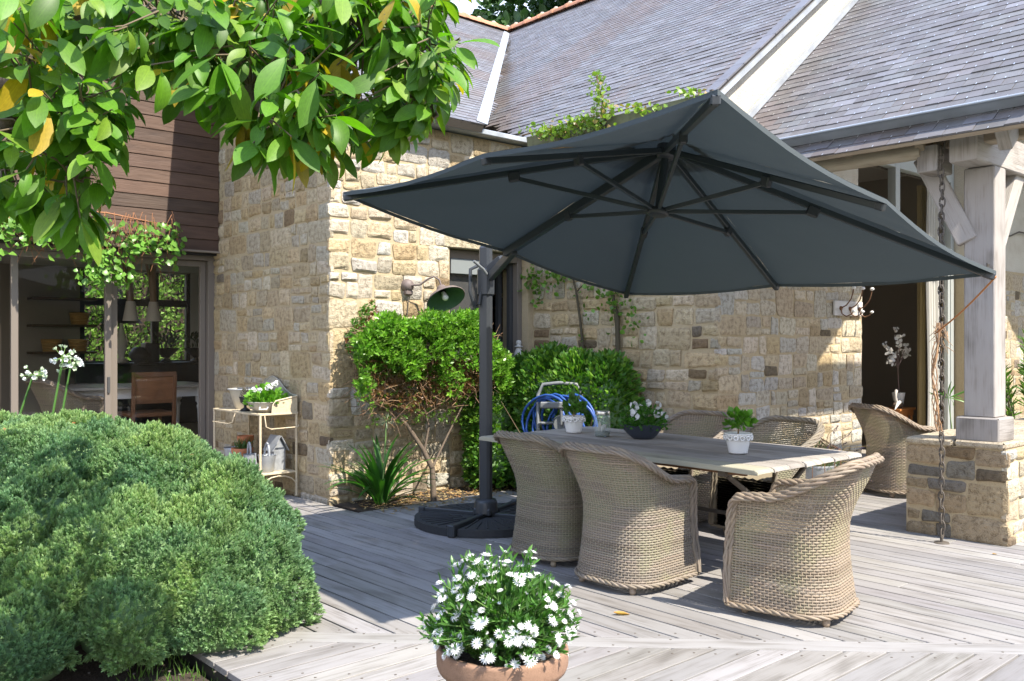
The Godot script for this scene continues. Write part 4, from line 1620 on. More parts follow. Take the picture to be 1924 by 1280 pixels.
	for q in [[-0.45, 1.0], [-0.38, 0.82], [-0.3, 1.12], [-0.14, 1.16], [-0.02, 1.38], [0.05, 1.25], [0.12, 1.08], [0.22, 1.0], [0.3, 0.95], [-0.2, 0.88], [0.02, 0.98]]:
		var e := Vector3(q[0], q[1] - 0.02, rf(-0.1, 0.1))
		br.tube([Vector3(-0.07, 0.72, 0.02), Vector3(q[0] * 0.5, 0.62 + (q[1] - 0.5) * 0.5, e.z * 0.5), e], [0.007, 0.005, 0.003], 5)
		tips.append(e)
		tips.append(e.lerp(Vector3(q[0] * 0.5, 0.62 + (q[1] - 0.5) * 0.5, e.z * 0.5), 0.45))
	part(br, "branch", M.twig, bv)
	var bx2 := []
	for e in tips:
		for k in 6:
			bx2.append(Transform3D(dir_basis(Vector3(rf(-1, 1), rf(-0.6, 1), rf(-1, 1)), rf(0, TAU)) * Basis.from_scale(Vector3.ONE * rf(0.8, 1.3)), e + Vector3(rf(-0.05, 0.05), rf(-0.04, 0.04), rf(-0.05, 0.05))))
	scatter("blossoms", flower_mesh(0.030, 5), M.petal, bx2, [Color(0.85, 0.84, 0.81)], bv)
	# carved bird figure lying on the table edge
	var fg := thing("carved_duck", "small carved brown and white duck figure on the orange table", "figurine", Vector3(np.x - 0.15, 0.576, -5.54))
	fg.scale = near
	var fm := MB.new()
	fm.col = Color(0.10, 0.07, 0.05)
	fm.tube([Vector3(-0.13, 0.06, 0), Vector3(-0.06, 0.08, 0), Vector3(0.04, 0.075, 0), Vector3(0.12, 0.05, 0), Vector3(0.18, 0.04, 0)], [0.02, 0.07, 0.075, 0.05, 0.008], 12)
	part(fm, "body", M.tint, fg)
	var fn := MB.new()
	fn.col = Color(0.5, 0.47, 0.42)
	fn.tube([Vector3(-0.06, 0.10, 0.01), Vector3(-0.10, 0.2, 0.01), Vector3(-0.09, 0.27, 0.01), Vector3(-0.06, 0.31, 0.01), Vector3(-0.01, 0.31, 0.01)], [0.035, 0.024, 0.026, 0.032, 0.006], 10)
	part(fn, "neck", M.tint, fg)
	var fw := MB.new()
	fw.col = Color(0.52, 0.5, 0.46)
	fw.tube([Vector3(-0.03, 0.12, 0.06), Vector3(-0.16, 0.10, 0.08), Vector3(-0.27, 0.0, 0.08)], [0.03, 0.035, 0.008], 8)
	part(fw, "wing", M.tint, fg)
	# olive armchair glimpsed behind the wicker chair
	var ap2 := on_v(1620, 770, 8.2)
	var ac := thing("armchair", "low olive armchair just inside the doorway", "chair", Vector3(ap2.x, 0, -8.2))
	var am := MB.new()
	am.box(Vector3(0, 0.34, 0), Vector3(0.75, 0.22, 0.7), Basis.IDENTITY, 0.05)
	part(am, "seat", M.linen, ac)
	am = MB.new()
	am.box(Vector3(0, 0.62, -0.3), Vector3(0.75, 0.45, 0.16), Basis(Vector3.RIGHT, -0.15), 0.05)
	part(am, "backrest", M.linen, ac)
	for s2 in [[-0.32, -0.3], [0.32, -0.3], [-0.32, 0.3], [0.32, 0.3]]:
		var lg := MB.new()
		lg.bar(Vector3(s2[0], 0, s2[1]), Vector3(s2[0], 0.24, s2[1]), 0.04, 0.04)
		part(lg, "leg", M.black, ac)
	# end wall closing the right wing towards the back
	room_box(l, 9.4, 15.3, 4.4, 5.0, 10.9, 11.0, "wall", M.wall_dark)

# ---------------------------------------------------------------- parasol
func build_umbrella() -> void:
	var base_at := W(4.77, 0, 5.62)
	var t := thing("cantilever_parasol", "charcoal square cantilever parasol tilted over the dining table", "parasol", base_at)
	# corners of the canopy, tilted down towards the mossy wall
	var cl := W(3.14, 2.45, 5.17)
	var cf := W(6.00, 1.89, 5.17)
	var cr := W(5.86, 1.89, 2.09)
	var cn := W(2.97, 2.46, 2.09)
	var mid := (cl + cf + cr + cn) * 0.25
	var nn := (cf - cl).cross(cn - cl).normalized()
	if nn.y < 0:
		nn = -nn
	var apex := mid + nn * 0.60
	var edge := []
	var corner := [cl, cf, cr, cn]
	for k in 4:
		edge.append(corner[k])
		edge.append((corner[k] as Vector3).lerp(corner[(k + 1) % 4], 0.5))
	var wr := noise(52, 0.6, 3)
	# canopy: eight panels that sag a little between the ribs
	for k in 8:
		var a: Vector3 = edge[k]
		var b: Vector3 = edge[(k + 1) % 8]
		var rows := []
		var nr := 22
		for i in nr + 1:
			var f := float(i) / nr
			f = lerpf(0.11, 1.0, f)
			var row := []
			for j in 17:
				var g := j / 16.0
				var p := apex.lerp(a.lerp(b, g), f)
				var sag := 0.055 * sin(PI * g) * f * (1.0 - 0.25 * f) + 0.011 * wr.get_noise_3d(k * 9.0 + g * 4.0, f * 7.0, 0.0) + 0.012 * maxf(0.0, 0.45 - f) * sin(g * 19.0 + k)
				p -= nn * sag
				if i == nr:
					p = p.lerp(apex, 0.012 * sin(PI * g))
				p += nn * 0.035 - base_at
				row.append(p)
			rows.append(row)
		var mb := MB.new()
		mb.sheet(rows)
		part(mb, "canopy_panel", M.canopy, t)
	# hem
	var hem := MB.new()
	for k in 8:
		var a: Vector3 = edge[k] + nn * 0.03 - base_at
		var b: Vector3 = edge[(k + 1) % 8] + nn * 0.03 - base_at
		var row0 := []
		var row1 := []
		for j in 9:
			var g := j / 8.0
			var p := a.lerp(b, g).lerp(apex - base_at, 0.012 * sin(PI * g)) - nn * 0.055 * sin(PI * g) * 0.75
			row0.append(p + nn * 0.006)
			row1.append(p - Vector3.UP * 0.018)
		hem.sheet([row0, row1])
	part(hem, "canopy_hem", M.canopy, t)
	# wind vent on top
	var vent := MB.new()
	for k in 8:
		var a: Vector3 = edge[k]
		var b: Vector3 = edge[(k + 1) % 8]
		var p0 := apex + nn * 0.11 - base_at
		vent.tri(p0, apex.lerp(b, 0.2) + nn * 0.095 - base_at, apex.lerp(a, 0.2) + nn * 0.095 - base_at)
	part(vent, "wind_vent", M.canopy, t)
	var runner := mid + nn * 0.155
	var crown := apex - nn * 0.035
	for k in 8:
		var e: Vector3 = edge[k]
		var a := crown - base_at
		var b := e - base_at - nn * 0.008
		var main: bool = k == 1
		var rib := MB.new()
		var fin := 0.985
		rib.bar(a.lerp(b, 0.03), a.lerp(b, fin), 0.034 if not main else 0.05, 0.036 if not main else 0.06, 0.004)
		var rp := part(rib, "rib", M.rib, t)
		var cap := MB.new()
		cap.bar(a.lerp(b, 0.965), a.lerp(b, 0.995), 0.040, 0.042, 0.006)
		part(cap, "end_cap", M.charcoal, rp)
		var q := 0.52 if k % 2 == 1 else 0.46
		if k == 1:
			q = 0.55
		var hp := a.lerp(b, q) - nn * 0.035
		var st := MB.new()
		st.bar(runner - base_at + (hp - (runner - base_at)).normalized() * 0.05, hp, 0.022, 0.026, 0.003)
		part(st, "strut", M.rib, t)
		var cp := MB.new()
		cp.bar(a.lerp(b, q - 0.018) - nn * 0.028, a.lerp(b, q + 0.018) - nn * 0.028, 0.046, 0.065, 0.008)
		part(cp, "clamp", M.charcoal, rp)
	var hub := MB.new()
	var hb := dir_basis(nn)
	hub.lathe([Vector2(0.0, 0), Vector2(0.052, 0.0), Vector2(0.07, 0.012), Vector2(0.07, 0.04), Vector2(0.04, 0.055), Vector2(0.0, 0.056)], 20, runner - base_at - nn * 0.03, hb)
	part(hub, "runner_hub", M.charcoal, t)
	var top_hub := MB.new()
	top_hub.lathe([Vector2(0.0, -0.06), Vector2(0.05, -0.06), Vector2(0.06, -0.03), Vector2(0.06, 0.03), Vector2(0, 0.04)], 16, crown - base_at, hb)
	part(top_hub, "crown_hub", M.charcoal, t)
	var mast := MB.new()
	mast.tube([runner - base_at, crown - base_at], 0.024, 12)
	part(mast, "centre_mast", M.rib, t)
	# arm from the crown down to the pole
	var joint := Vector3(0, 2.02, 0)
	var arm_end: Vector3 = edge[1] - base_at - nn * 0.03
	var arm := MB.new()
	arm.bar(joint + Vector3(0, 0.0, 0.06), arm_end.lerp(crown - base_at, 0.08), 0.05, 0.07, 0.006)
	part(arm, "arm", M.charcoal, t)
	var pole := MB.new()
	pole.box(Vector3(0, 1.19, 0), Vector3(0.075, 2.18, 0.105), Basis(Vector3.UP, 0.25), 0.018)
	part(pole, "pole", M.charcoal, t)
	var sl := MB.new()
	sl.box(joint + Vector3(0, -0.04, 0), Vector3(0.10, 0.24, 0.13), Basis(Vector3.UP, 0.25), 0.02)
	sl.bar(joint + Vector3(0.0, 0.05, 0.04), joint + Vector3(0.02, 0.14, 0.20), 0.07, 0.08, 0.012)
	part(sl, "slide_joint", M.charcoal, t)
	var hd := MB.new()
	var hs := Vector3(-0.05, 0, -0.02)
	hd.tube([joint + Vector3(-0.05, 0.10, -0.02), joint + Vector3(-0.13, 0.06, -0.04), joint + Vector3(-0.135, -0.12, -0.04), joint + Vector3(-0.10, -0.24, -0.03), joint + Vector3(-0.05, -0.22, -0.02), joint + Vector3(-0.04, -0.08, 0.0)], 0.015, 8)
	part(hd, "grip", M.charcoal, t)
	var ck := MB.new()
	ck.tube([joint + Vector3(-0.04, 0.02, 0.06), joint + Vector3(-0.08, 0.06, 0.06), joint + Vector3(-0.17, 0.12, 0.05)], 0.012, 8)
	part(ck, "crank_handle", M.plastic_grey, t)
	# base: four ballast plates on a steel cross
	for k in 4:
		var pl := MB.new()
		var a0 := TAU * k / 4 + 0.42
		var pts := [Vector3(0, 0, 0)]
		for j in 13:
			var an := a0 + PI / 2 * lerpf(0.045, 0.955, j / 12.0)
			pts.append(Vector3(cos(an), 0, -sin(an)) * 0.585)
		var inner := Vector3(cos(a0 + PI / 4), 0, -sin(a0 + PI / 4)) * 0.055
		pts[0] = inner
		var lifted := []
		for p in pts:
			lifted.append(p + Vector3(0, 0.062, 0))
		pl.slab(lifted, Vector3.UP, 0.058)
		var plate := part(pl, "ballast_plate", M.charcoal_rough, t)
		for j in 9:
			var an := a0 + PI / 2 * (j + 1.0) / 10.0
			var dr := Vector3(cos(an), 0, -sin(an))
			var ridge := MB.new()
			ridge.bar(dr * (0.2 if j % 2 == 0 else 0.3) + Vector3(0, 0.064, 0), dr * 0.54 + Vector3(0, 0.064, 0), 0.014, 0.012, 0.002)
			part(ridge, "plate_ridge", M.charcoal_rough, plate)
		var x := MB.new()
		var dc := Vector3(cos(a0), 0, -sin(a0))
		x.bar(Vector3(0, 0.055, 0), dc * 0.59 + Vector3(0, 0.055, 0), 0.045, 0.07, 0.006)
		x.box(dc * 0.592 + Vector3(0, 0.05, 0), Vector3(0.06, 0.09, 0.06), Basis(Vector3.UP, a0), 0.006)
		part(x, "cross_bar", M.charcoal, t)
	var col := MB.new()
	col.lathe([Vector2(0.10, 0.09), Vector2(0.095, 0.17), Vector2(0.08, 0.2), Vector2(0.0, 0.2)], 10)
	col.box(Vector3(0, 0.1, 0), Vector3(0.16, 0.06, 0.16), Basis(Vector3.UP, 0.4), 0.01)
	part(col, "collar", M.charcoal, t)
	# orange string from the far corner
	var sg := MB.new()
	sg.col = Color(0.45, 0.17, 0.05)
	var tip := cr - base_at
	var ch := W(6.80, 1.55, 2.85) - base_at
	var sp := []
	for k in 9:
		sp.append(tip.lerp(ch, k / 8.0) - Vector3.UP * 0.02 * sin(PI * k / 8.0))
	sg.tube(sp, 0.006, 6)
	part(sg, "tie_string", M.tint, t)

# ---------------------------------------------------------------- table and wicker chairs
func chair_plan(s: float, grow: float, lean: float) -> Vector2:
	# s in [-1, 1] along the U from one front end round the back to the other; x across, y towards the front
	var hw := 0.305 * grow
	var fr := 0.27
	var bk := -0.30 * grow - lean
	var r := 0.21 * grow
	var side := (fr - bk) - r
	var arc := r * PI / 2
	var backl := hw - r
	var total := side + arc + backl
	var d := (1.0 - absf(s)) * total
	var p := Vector2.ZERO
	if d < side:
		p = Vector2(hw, fr - d)
	elif d < side + arc:
		var a := (d - side) / r
		p = Vector2(hw - r + cos(a) * r, bk + r - sin(a) * r)
	else:
		p = Vector2(hw - r - (d - side - arc), bk)
	if s < 0:
		p.x = -p.x
	return p

func chair_rim(s: float) -> float:
	var a := absf(s)
	var h := 0.83 - 0.20 * smoothstep(0.18, 0.72, a) - 0.015 * smoothstep(0.7, 0.95, a)
	if a > 0.88:
		var k := (a - 0.88) / 0.12
		h *= sqrt(maxf(0.0, 1.0 - k * k * k * k))
	return h

func chair_point(s: float, h: float, out := 0.0) -> Vector3:
	var g := 1.0 - 0.13 * sin(PI * clampf(h / 0.80, 0, 1)) + 0.10 * smoothstep(0.45, 0.85, h)
	var lean := 0.07 * smoothstep(0.42, 0.85, h)
	var p := chair_plan(s, g, lean)
	var q := Vector3(p.x, h, p.y)
	if out != 0.0:
		var e := chair_plan(clampf(s + 0.01, -1, 1), g, lean) - chair_plan(clampf(s - 0.01, -1, 1), g, lean)
		var nn := Vector3(e.y, 0, -e.x).normalized()
		q += nn * out
	return q

var algae := noise(88, 1.0, 3)

func strand(mb: MB, pts: Array, outs: Array, tall: float, thick: float, up := Vector3.UP) -> void:
	# flat woven strand: pts centre line, outs outward direction
	var base := mb.v.size()
	var own := mb.col
	for i in pts.size():
		var o: Vector3 = outs[i]
		mb.col = own.lerp(Color(0.215, 0.205, 0.125), 0.7 * smoothstep(0.0, 0.4, algae.get_noise_3dv(pts[i] * 3.0))) * (1.0 + 0.12 * algae.get_noise_3dv(pts[i] * 40.0))
		for q in [[1, -0.62], [1, 0.62], [-0.4, 1], [-0.4, -1]]:
			var w: float = q[1]
			mb.vert(pts[i] + o * thick * q[0] + up * tall * w, (o * (1.2 if q[0] > 0 else 0.45) + up * w).normalized())
		for w in [1.0, -1.0]:         # the inner side
			mb.vert(pts[i] - o * thick * 0.4 + up * tall * w, -o)
	for i in pts.size() - 1:
		for k in [[0, 1], [1, 2], [4, 5], [3, 0]]:
			var e: int = base + i * 6 + k[0]
			var f: int = base + i * 6 + k[1]
			mb.quad4(e, f, f + 6, e + 6)

func braid(mb: MB, path: Array, r: float, turns_per_m: float, n_str := 3, sr := 0.5) -> void:
	for q in n_str:
		var pts := []
		var run := 0.0
		for i in path.size():
			if i > 0:
				run += (path[i] as Vector3).distance_to(path[i - 1])
			var d: Vector3 = (path[mini(i + 1, path.size() - 1)] - path[maxi(i - 1, 0)]).normalized()
			var x := d.cross(Vector3(0.31, 0.2, 0.93)).normalized()
			var y := d.cross(x)
			var an := TAU * (run * turns_per_m + float(q) / n_str)
			pts.append(path[i] + (x * cos(an) + y * sin(an)) * r * 0.62)
		mb.col = tone(Color(0.205, 0.170, 0.130), 0.16)
		mb.tube(pts, r * sr, 6)

func make_chair() -> Array:
	# returns meshes: shell weave, stakes, rim braid, base braid, seat, front apron, foot
	var weave := MB.new()
	var warps := 72
	var rows := 56
	for k in rows:
		var h := 0.026 + k * 0.0144
		var line := []
		var outs := []
		var sd := 2
		var tint := tone(Color(0.205, 0.172, 0.132), 0.22)
		weave.col = tint
		for i in warps * sd + 1:
			var s := -1.0 + 2.0 * i / (warps * sd)
			if chair_rim(s) < h + 0.004:
				if line.size() > 2:
					strand(weave, line, outs, 0.0063, 0.0034)
				line = []
				outs = []
				continue
			var p := chair_point(s, h)
			var o := (chair_point(s, h, 0.01) - p).normalized()
			var ph := 0.0030 * cos(PI * i / sd + PI * k)
			line.append(p + o * ph + Vector3.UP * rf(-0.0008, 0.0008))
			outs.append(o)
		if line.size() > 2:
			strand(weave, line, outs, 0.0063, 0.0034)
	var stakes := MB.new()
	stakes.col = Color(0.30, 0.25, 0.19)
	for i in warps + 1:
		var s := -1.0 + 2.0 * i / warps
		var top := chair_rim(clampf(s, -0.985, 0.985))
		if top < 0.06:
			continue
		var pts := []
		for j in 10:
			pts.append(chair_point(s, lerpf(0.01, top - 0.005, j / 9.0)))
		stakes.tube(pts, 0.0030, 4, false)
	var rim := MB.new()
	var path := []
	for i in 161:
		var s := -1.0 + 2.0 * i / 160.0
		s = signf(s) * (1.0 - pow(1.0 - absf(s), 1.35)) if absf(s) > 0.0 else 0.0
		path.append(chair_point(s, maxf(chair_rim(s), 0.03), 0.002))
	var wide := []
	braid(rim, path, 0.019, 4.8, 4, 0.6)
	var outer := []
	for i in range(0, path.size()):
		var s := -1.0 + 2.0 * i / 160.0
		var q: Vector3 = path[i]
		outer.append(q + (Vector3(q.x, 0, q.z).normalized() * 0.024 - Vector3.UP * 0.012 if chair_rim(s) > 0.3 else Vector3(signf(q.x) * 0.018, 0, -0.006)))
	braid(rim, outer, 0.014, 5.4, 3, 0.6)
	var foot_ring := MB.new()
	var ring := []
	for i in 81:
		ring.append(chair_point(-1.0 + 2.0 * i / 80.0, 0.02, 0.006))
	ring.append(Vector3(-0.1, 0.02, 0.272))
	for i in 9:
		ring.append(Vector3(lerpf(0.30, -0.30, i / 8.0), 0.02, 0.272))
	ring.remove_at(81)
	braid(foot_ring, ring, 0.013, 7.0, 3, 0.62)
	var seat := MB.new()
	seat.col = Color(0.27, 0.22, 0.16)
	var srows := []
	for i in 13:
		var row := []
		for j in 13:
			row.append(Vector3(lerpf(-0.215, 0.215, j / 12.0), 0.42 + 0.006 * cos(PI * i + PI * j), lerpf(0.25, -0.20, i / 12.0)))
		srows.append(row)
	seat.sheet(srows)
	var apron := MB.new()
	for k in 21:
		var h := 0.035 + k * 0.0185
		var line := []
		var outs := []
		apron.col = tone(Color(0.205, 0.172, 0.132), 0.22)
		for i in 41:
			line.append(Vector3(lerpf(-0.255, 0.255, i / 40.0), h, 0.255 + 0.0026 * cos(PI * i / 2.0 + PI * k)))
			outs.append(Vector3(0, 0, 1))
		strand(apron, line, outs, 0.0088, 0.0036)
	var foot := MB.new()
	foot.col = Color(0.26, 0.21, 0.16)
	foot.lathe([Vector2(0.0, -0.035), Vector2(0.017, -0.035), Vector2(0.021, -0.02), Vector2(0.019, 0.012), Vector2(0, 0.012)], 10)
	return [weave.mesh(), stakes.mesh(), rim.mesh(), foot_ring.mesh(), seat.mesh(), apron.mesh(), foot.mesh()]

func build_table_and_chairs() -> void:
	var t0 := W(5.15, 0, 4.16)
	var t := thing("garden_table", "long weathered grey plank table on crossed iron legs, set for a meal", "table", t0)
	var n := 7
	var wide := 1.25 / n
	for k in n:
		var u := -0.625 + (k + 0.5) * wide
		var mb := MB.new()
		mb.off = Vector2(rf(0, 5), rf(0, 5))
		var g := rf(0.72, 1.08)
		mb.col = Color(0.36 * g, 0.335 * g, 0.30 * g)
		if k == 0:
			mb.col = Color(0.36, 0.345, 0.26)
		# plank with softened ends
		var hw := wide * 0.5 - 0.0045
		var z0 := -1.26 + rf(-0.006, 0.006)
		var z1 := 1.26 + rf(-0.006, 0.006)
		var rows := []
		for i in 13:
			var row := []
			var z := [z0, z0 + 0.006, z0 + 0.03, z0 + 0.3, z0 + 0.6, z0 + 0.9, 0.0, z1 - 0.9, z1 - 0.6, z1 - 0.3, z1 - 0.03, z1 - 0.006, z1][i] as float
			var drop: float = [0.03, 0.012, 0.002, 0, 0, 0, 0, 0, 0, 0, 0.002, 0.012, 0.03][i]
			var wv := 0.0015 * sin(i * 1.7 + k)
			for q in [[-1.0, -0.034], [-1.0, -0.006], [-0.93, 0.0], [0.0, 0.001], [0.93, 0.0], [1.0, -0.006], [1.0, -0.034]]:
				row.append(Vector3(u + q[0] * hw, 0.75 + wv + (q[1] if q[1] < -0.03 else q[1] - drop), z))
			rows.append(row)
		var b := mb.v.size()
		mb.sheet(rows)
		for i in mb.t.size():
			var p := mb.v[b + i]
			mb.t[b + i] = mb.off + Vector2(p.z, p.x + p.y)
		part(mb, "plank", M.deck, t)
	for z in [-0.95, 0.95]:
		var batten := MB.new()
		batten.box(Vector3(0, 0.692, z), Vector3(1.08, 0.045, 0.06), Basis.IDENTITY, 0.003)
		part(batten, "batten", M.iron, t)
		for s in [-1, 1]:
			var lg := MB.new()
			lg.tube([Vector3(s * 0.48, 0.67, z), Vector3(-s * 0.10, 0.33, z), Vector3(-s * 0.46, 0.02, z)], 0.018, 8)
			part(lg, "leg", M.iron, t)
		var ft := MB.new()
		ft.tube([Vector3(-0.5, 0.015, z), Vector3(0.5, 0.015, z)], 0.015, 8)
		part(ft, "foot_rail", M.iron, t)
	var edge := MB.new()
	edge.bar(Vector3(-0.50, 0.70, -1.0), Vector3(-0.50, 0.70, 1.1), 0.03, 0.03)
	edge.bar(Vector3(0.50, 0.70, -1.0), Vector3(0.50, 0.70, 1.1), 0.03, 0.03)
	part(edge, "side_rail", M.rust, t)
	var st := MB.new()
	st.tube([Vector3(0, 0.33, -0.95), Vector3(0, 0.33, 0.95)], 0.014, 8)
	part(st, "stretcher", M.iron, t)
	var hoop := MB.new()
	var hpts := []
	for k in 25:
		hpts.append(Vector3(-0.42, 0.17 + sin(TAU * k / 24) * 0.155, 1.05 + cos(TAU * k / 24) * 0.155))
	hoop.tube(hpts, 0.014, 8, false)
	hoop.tube([Vector3(-0.42, 0.17, 0.9), Vector3(-0.42, 0.17, 1.2)], 0.008, 6)
	part(hoop, "iron_hoop", M.iron, t)
	# the chairs
	var me := make_chair()
	var names := ["shell_weave", "stakes", "armrest_braid", "base_braid", "seat", "front_apron"]
	var spots := [
		[4.30, 3.66, PI / 2 + 0.03, "grey wicker tub chair with a sunlit back corner, on the parasol side of the table"],
		[4.43, 4.42, PI / 2 - 0.05, "grey wicker tub chair tucked in next to the parasol base"],
		[4.52, 2.66, PI + 0.18, "grey wicker tub chair at the head of the table, beside its sunlit end"],
		[6.12, 4.66, -PI / 2 + 0.05, "wicker tub chair across the table, against the hedge"],
		[6.12, 3.86, -PI / 2 - 0.06, "wicker tub chair across the table, between the hedge and the wire cloche"],
		[8.72, 4.00, PI / 2 - 0.45, "wicker tub chair standing in front of the open doorway"],
		[3.12, 11.05, PI / 2 + 0.2, "wicker tub chair indoors at the dining table, behind the glass"]]
	var first: Node3D = null
	var kept := 0
	for s in spots:
		var c: Node3D
		if first == null:
			c = thing("wicker_chair", s[3], "chair", Vector3.ZERO, 0.0, "wicker tub chairs")
			first = c
			for k in 6:
				part_mesh(me[k], names[k], M.wicker, c)
			for f in [[-0.22, 0.2], [0.22, 0.2], [-0.2, -0.24], [0.2, -0.24]]:
				var ft := part_mesh(me[6], "foot", M.wicker, c)
				ft.position = Vector3(f[0], 0, f[1])
		else:
			c = copy_of(first, s[3])
			kept += 1
			for q in c.get_children():
				(q as MeshInstance3D).material_override = [M.wicker, M.wicker_b, M.wicker_c][kept % 3]
		c.position = W(s[0], 0.036 if s[1] < 9.0 else 0.226, s[1])
		c.rotation.y = s[2]

# ---------------------------------------------------------------- leaves
func leaf_mesh(ln: float, wd: float, fold: float, curl: float, seg := 4, stalk := 0.0) -> ArrayMesh:
	# grows along +y, face towards +z; folded along the midrib and curled back
	var mb := MB.new()
	var rows := []
	var y := 0.0
	var z := 0.0
	var step := ln / seg
	var an := -curl * 0.35
	for i in seg + 1:
		var f := float(i) / seg
		var w := wd * 0.5 * pow(sin(PI * pow(f, 1.08) * 0.975 + 0.02), 0.85)
		if i == seg:
			w = wd * 0.02
		rows.append([Vector3(-w, y + stalk, z + fold * w), Vector3(0, y + stalk, z), Vector3(w, y + stalk, z + fold * w)])
		y += cos(an) * step
		z -= sin(an) * step
		an += curl / seg
	mb.sheet(rows)
	if stalk > 0.0:
		mb.tube([Vector3(0, 0, 0), Vector3(0, stalk, 0)], ln * 0.012, 4, false)
	return mb.mesh()

func flower_mesh(r: float, petals: int, cup := 0.25) -> ArrayMesh:
	# opens towards +y
	var mb := MB.new()
	for k in petals:
		var a := TAU * k / petals
		var d := Vector3(cos(a), 0, sin(a))
		var s := Vector3(-sin(a), 0, cos(a)) * r * sin(PI / petals) * 1.05
		mb.quad(Vector3.ZERO, d * r * 0.6 + s + Vector3.UP * r * cup * 0.6, d * r + Vector3.UP * r * cup, d * r * 0.6 - s + Vector3.UP * r * cup * 0.6)
	return mb.mesh()

func double_flower_mesh(r: float) -> ArrayMesh:
	var mb := MB.new()
	for ring in [[14, 1.0, 0.12], [11, 0.78, 0.5], [8, 0.5, 0.95], [5, 0.28, 1.4]]:
		for k in ring[0]:
			var a: float = TAU * (k + 0.5 * ring[0]) / ring[0] + ring[1] * 3.0
			var d: Vector3 = (Vector3(cos(a), 0, sin(a)) * cos(ring[2]) + Vector3.UP * sin(ring[2])) * r * ring[1]
			var s := Vector3(-sin(a), 0, cos(a)) * r * 0.12
			mb.quad(Vector3.ZERO, d * 0.55 + s, d, d * 0.55 - s)
	return mb.mesh()

func sprig_mesh(leaves: int, ln: float, lw: float, stem: float, spread := 0.9) -> ArrayMesh:
	var mb := MB.new()
	var r := RandomNumberGenerator.new()
	r.seed = leaves * 131 + int(ln * 1e4)
	for k in leaves:
		var f := (k + 1.0) / leaves
		var a := k * 2.4
		var tilt := lerpf(1.25, 0.35, f) * spread
		var d := (Vector3(cos(a), 0, sin(a)) * sin(tilt) + Vector3.UP * cos(tilt)).normalized()
		var s := d.cross(Vector3.UP).normalized() * lw * 0.5
		var p := Vector3.UP * stem * f * 0.85
		var l := ln * r.randf_range(0.8, 1.1)
		var up := s.cross(d).normalized() * l * 0.08
		mb.quad(p, p + d * l * 0.5 + s + up, p + d * l, p + d * l * 0.5 - s + up)
	return mb.mesh()

# ---------------------------------------------------------------- trees
func crown_points(centres: Array, count: int, shell: float) -> Array:
	# centres: [Vector3, Vector3 radii]; points biased to the outside of each lobe, with gaps
	var out := []
	var gap := noise(77, 0.9, 2)
	while out.size() < count:
		var c: Array = centres[rn.randi() % centres.size()]
		var d := Vector3(rf(-1, 1), rf(-1, 1), rf(-1, 1))
		if d.length() > 1.0 or d.length() < 0.05:
			continue
		d = d.normalized() * pow(rn.randf(), shell)
		var p: Vector3 = c[0] + d * (c[1] as Vector3)
		if gap.get_noise_3dv(p * 1.3) < -0.22:
			continue
		out.append([p, d])
	return out

func tree(label: String, at: Vector3, height: float, radius: float, leaves: int, leaf_len: float, col: Color, group := "") -> void:
	var t := thing("broadleaf_tree", label, "tree", at, 0.0, group)
	var trunk := MB.new()
	trunk.tube([Vector3.ZERO, Vector3(0.1, height * 0.3, 0.05), Vector3(0.0, height * 0.62, 0.1), Vector3(0.1, height * 0.9, 0)], [height * 0.035, height * 0.028, height * 0.018, height * 0.006], 9)
	var lobes := []
	for k in 11:
		var a := k * 2.4
		var h := height * lerpf(0.42, 0.92, k / 10.0)
		var rr := radius * (1.0 - 0.55 * absf(k / 10.0 - 0.35)) * 0.62
		var p := Vector3(cos(a) * rr, h, sin(a) * rr)
		lobes.append([p, Vector3.ONE * radius * rf(0.38, 0.52) * Vector3(1, 0.72, 1)])
		trunk.tube([Vector3(0.05, h * 0.62, 0.05), p * Vector3(0.5, 0.88, 0.5), p], [height * 0.012, height * 0.008, height * 0.003], 6)
	part(trunk, "trunk", M.bark, t)
	var xf := []
	var cs := []
	for q in crown_points(lobes, leaves, 0.45):
		var d: Vector3 = q[1] + Vector3(rf(-0.7, 0.7), rf(-0.9, 0.4), rf(-0.7, 0.7))
		xf.append(Transform3D(dir_basis(d, rf(0, TAU)) * Basis.from_scale(Vector3.ONE * rf(0.7, 1.3)), q[0]))
		cs.append(tone(col, 0.3))
	scatter("crown", leaf_mesh(leaf_len, leaf_len * 0.62, 0.25, 0.5, 3), M.leaf_matt, xf, cs, t)

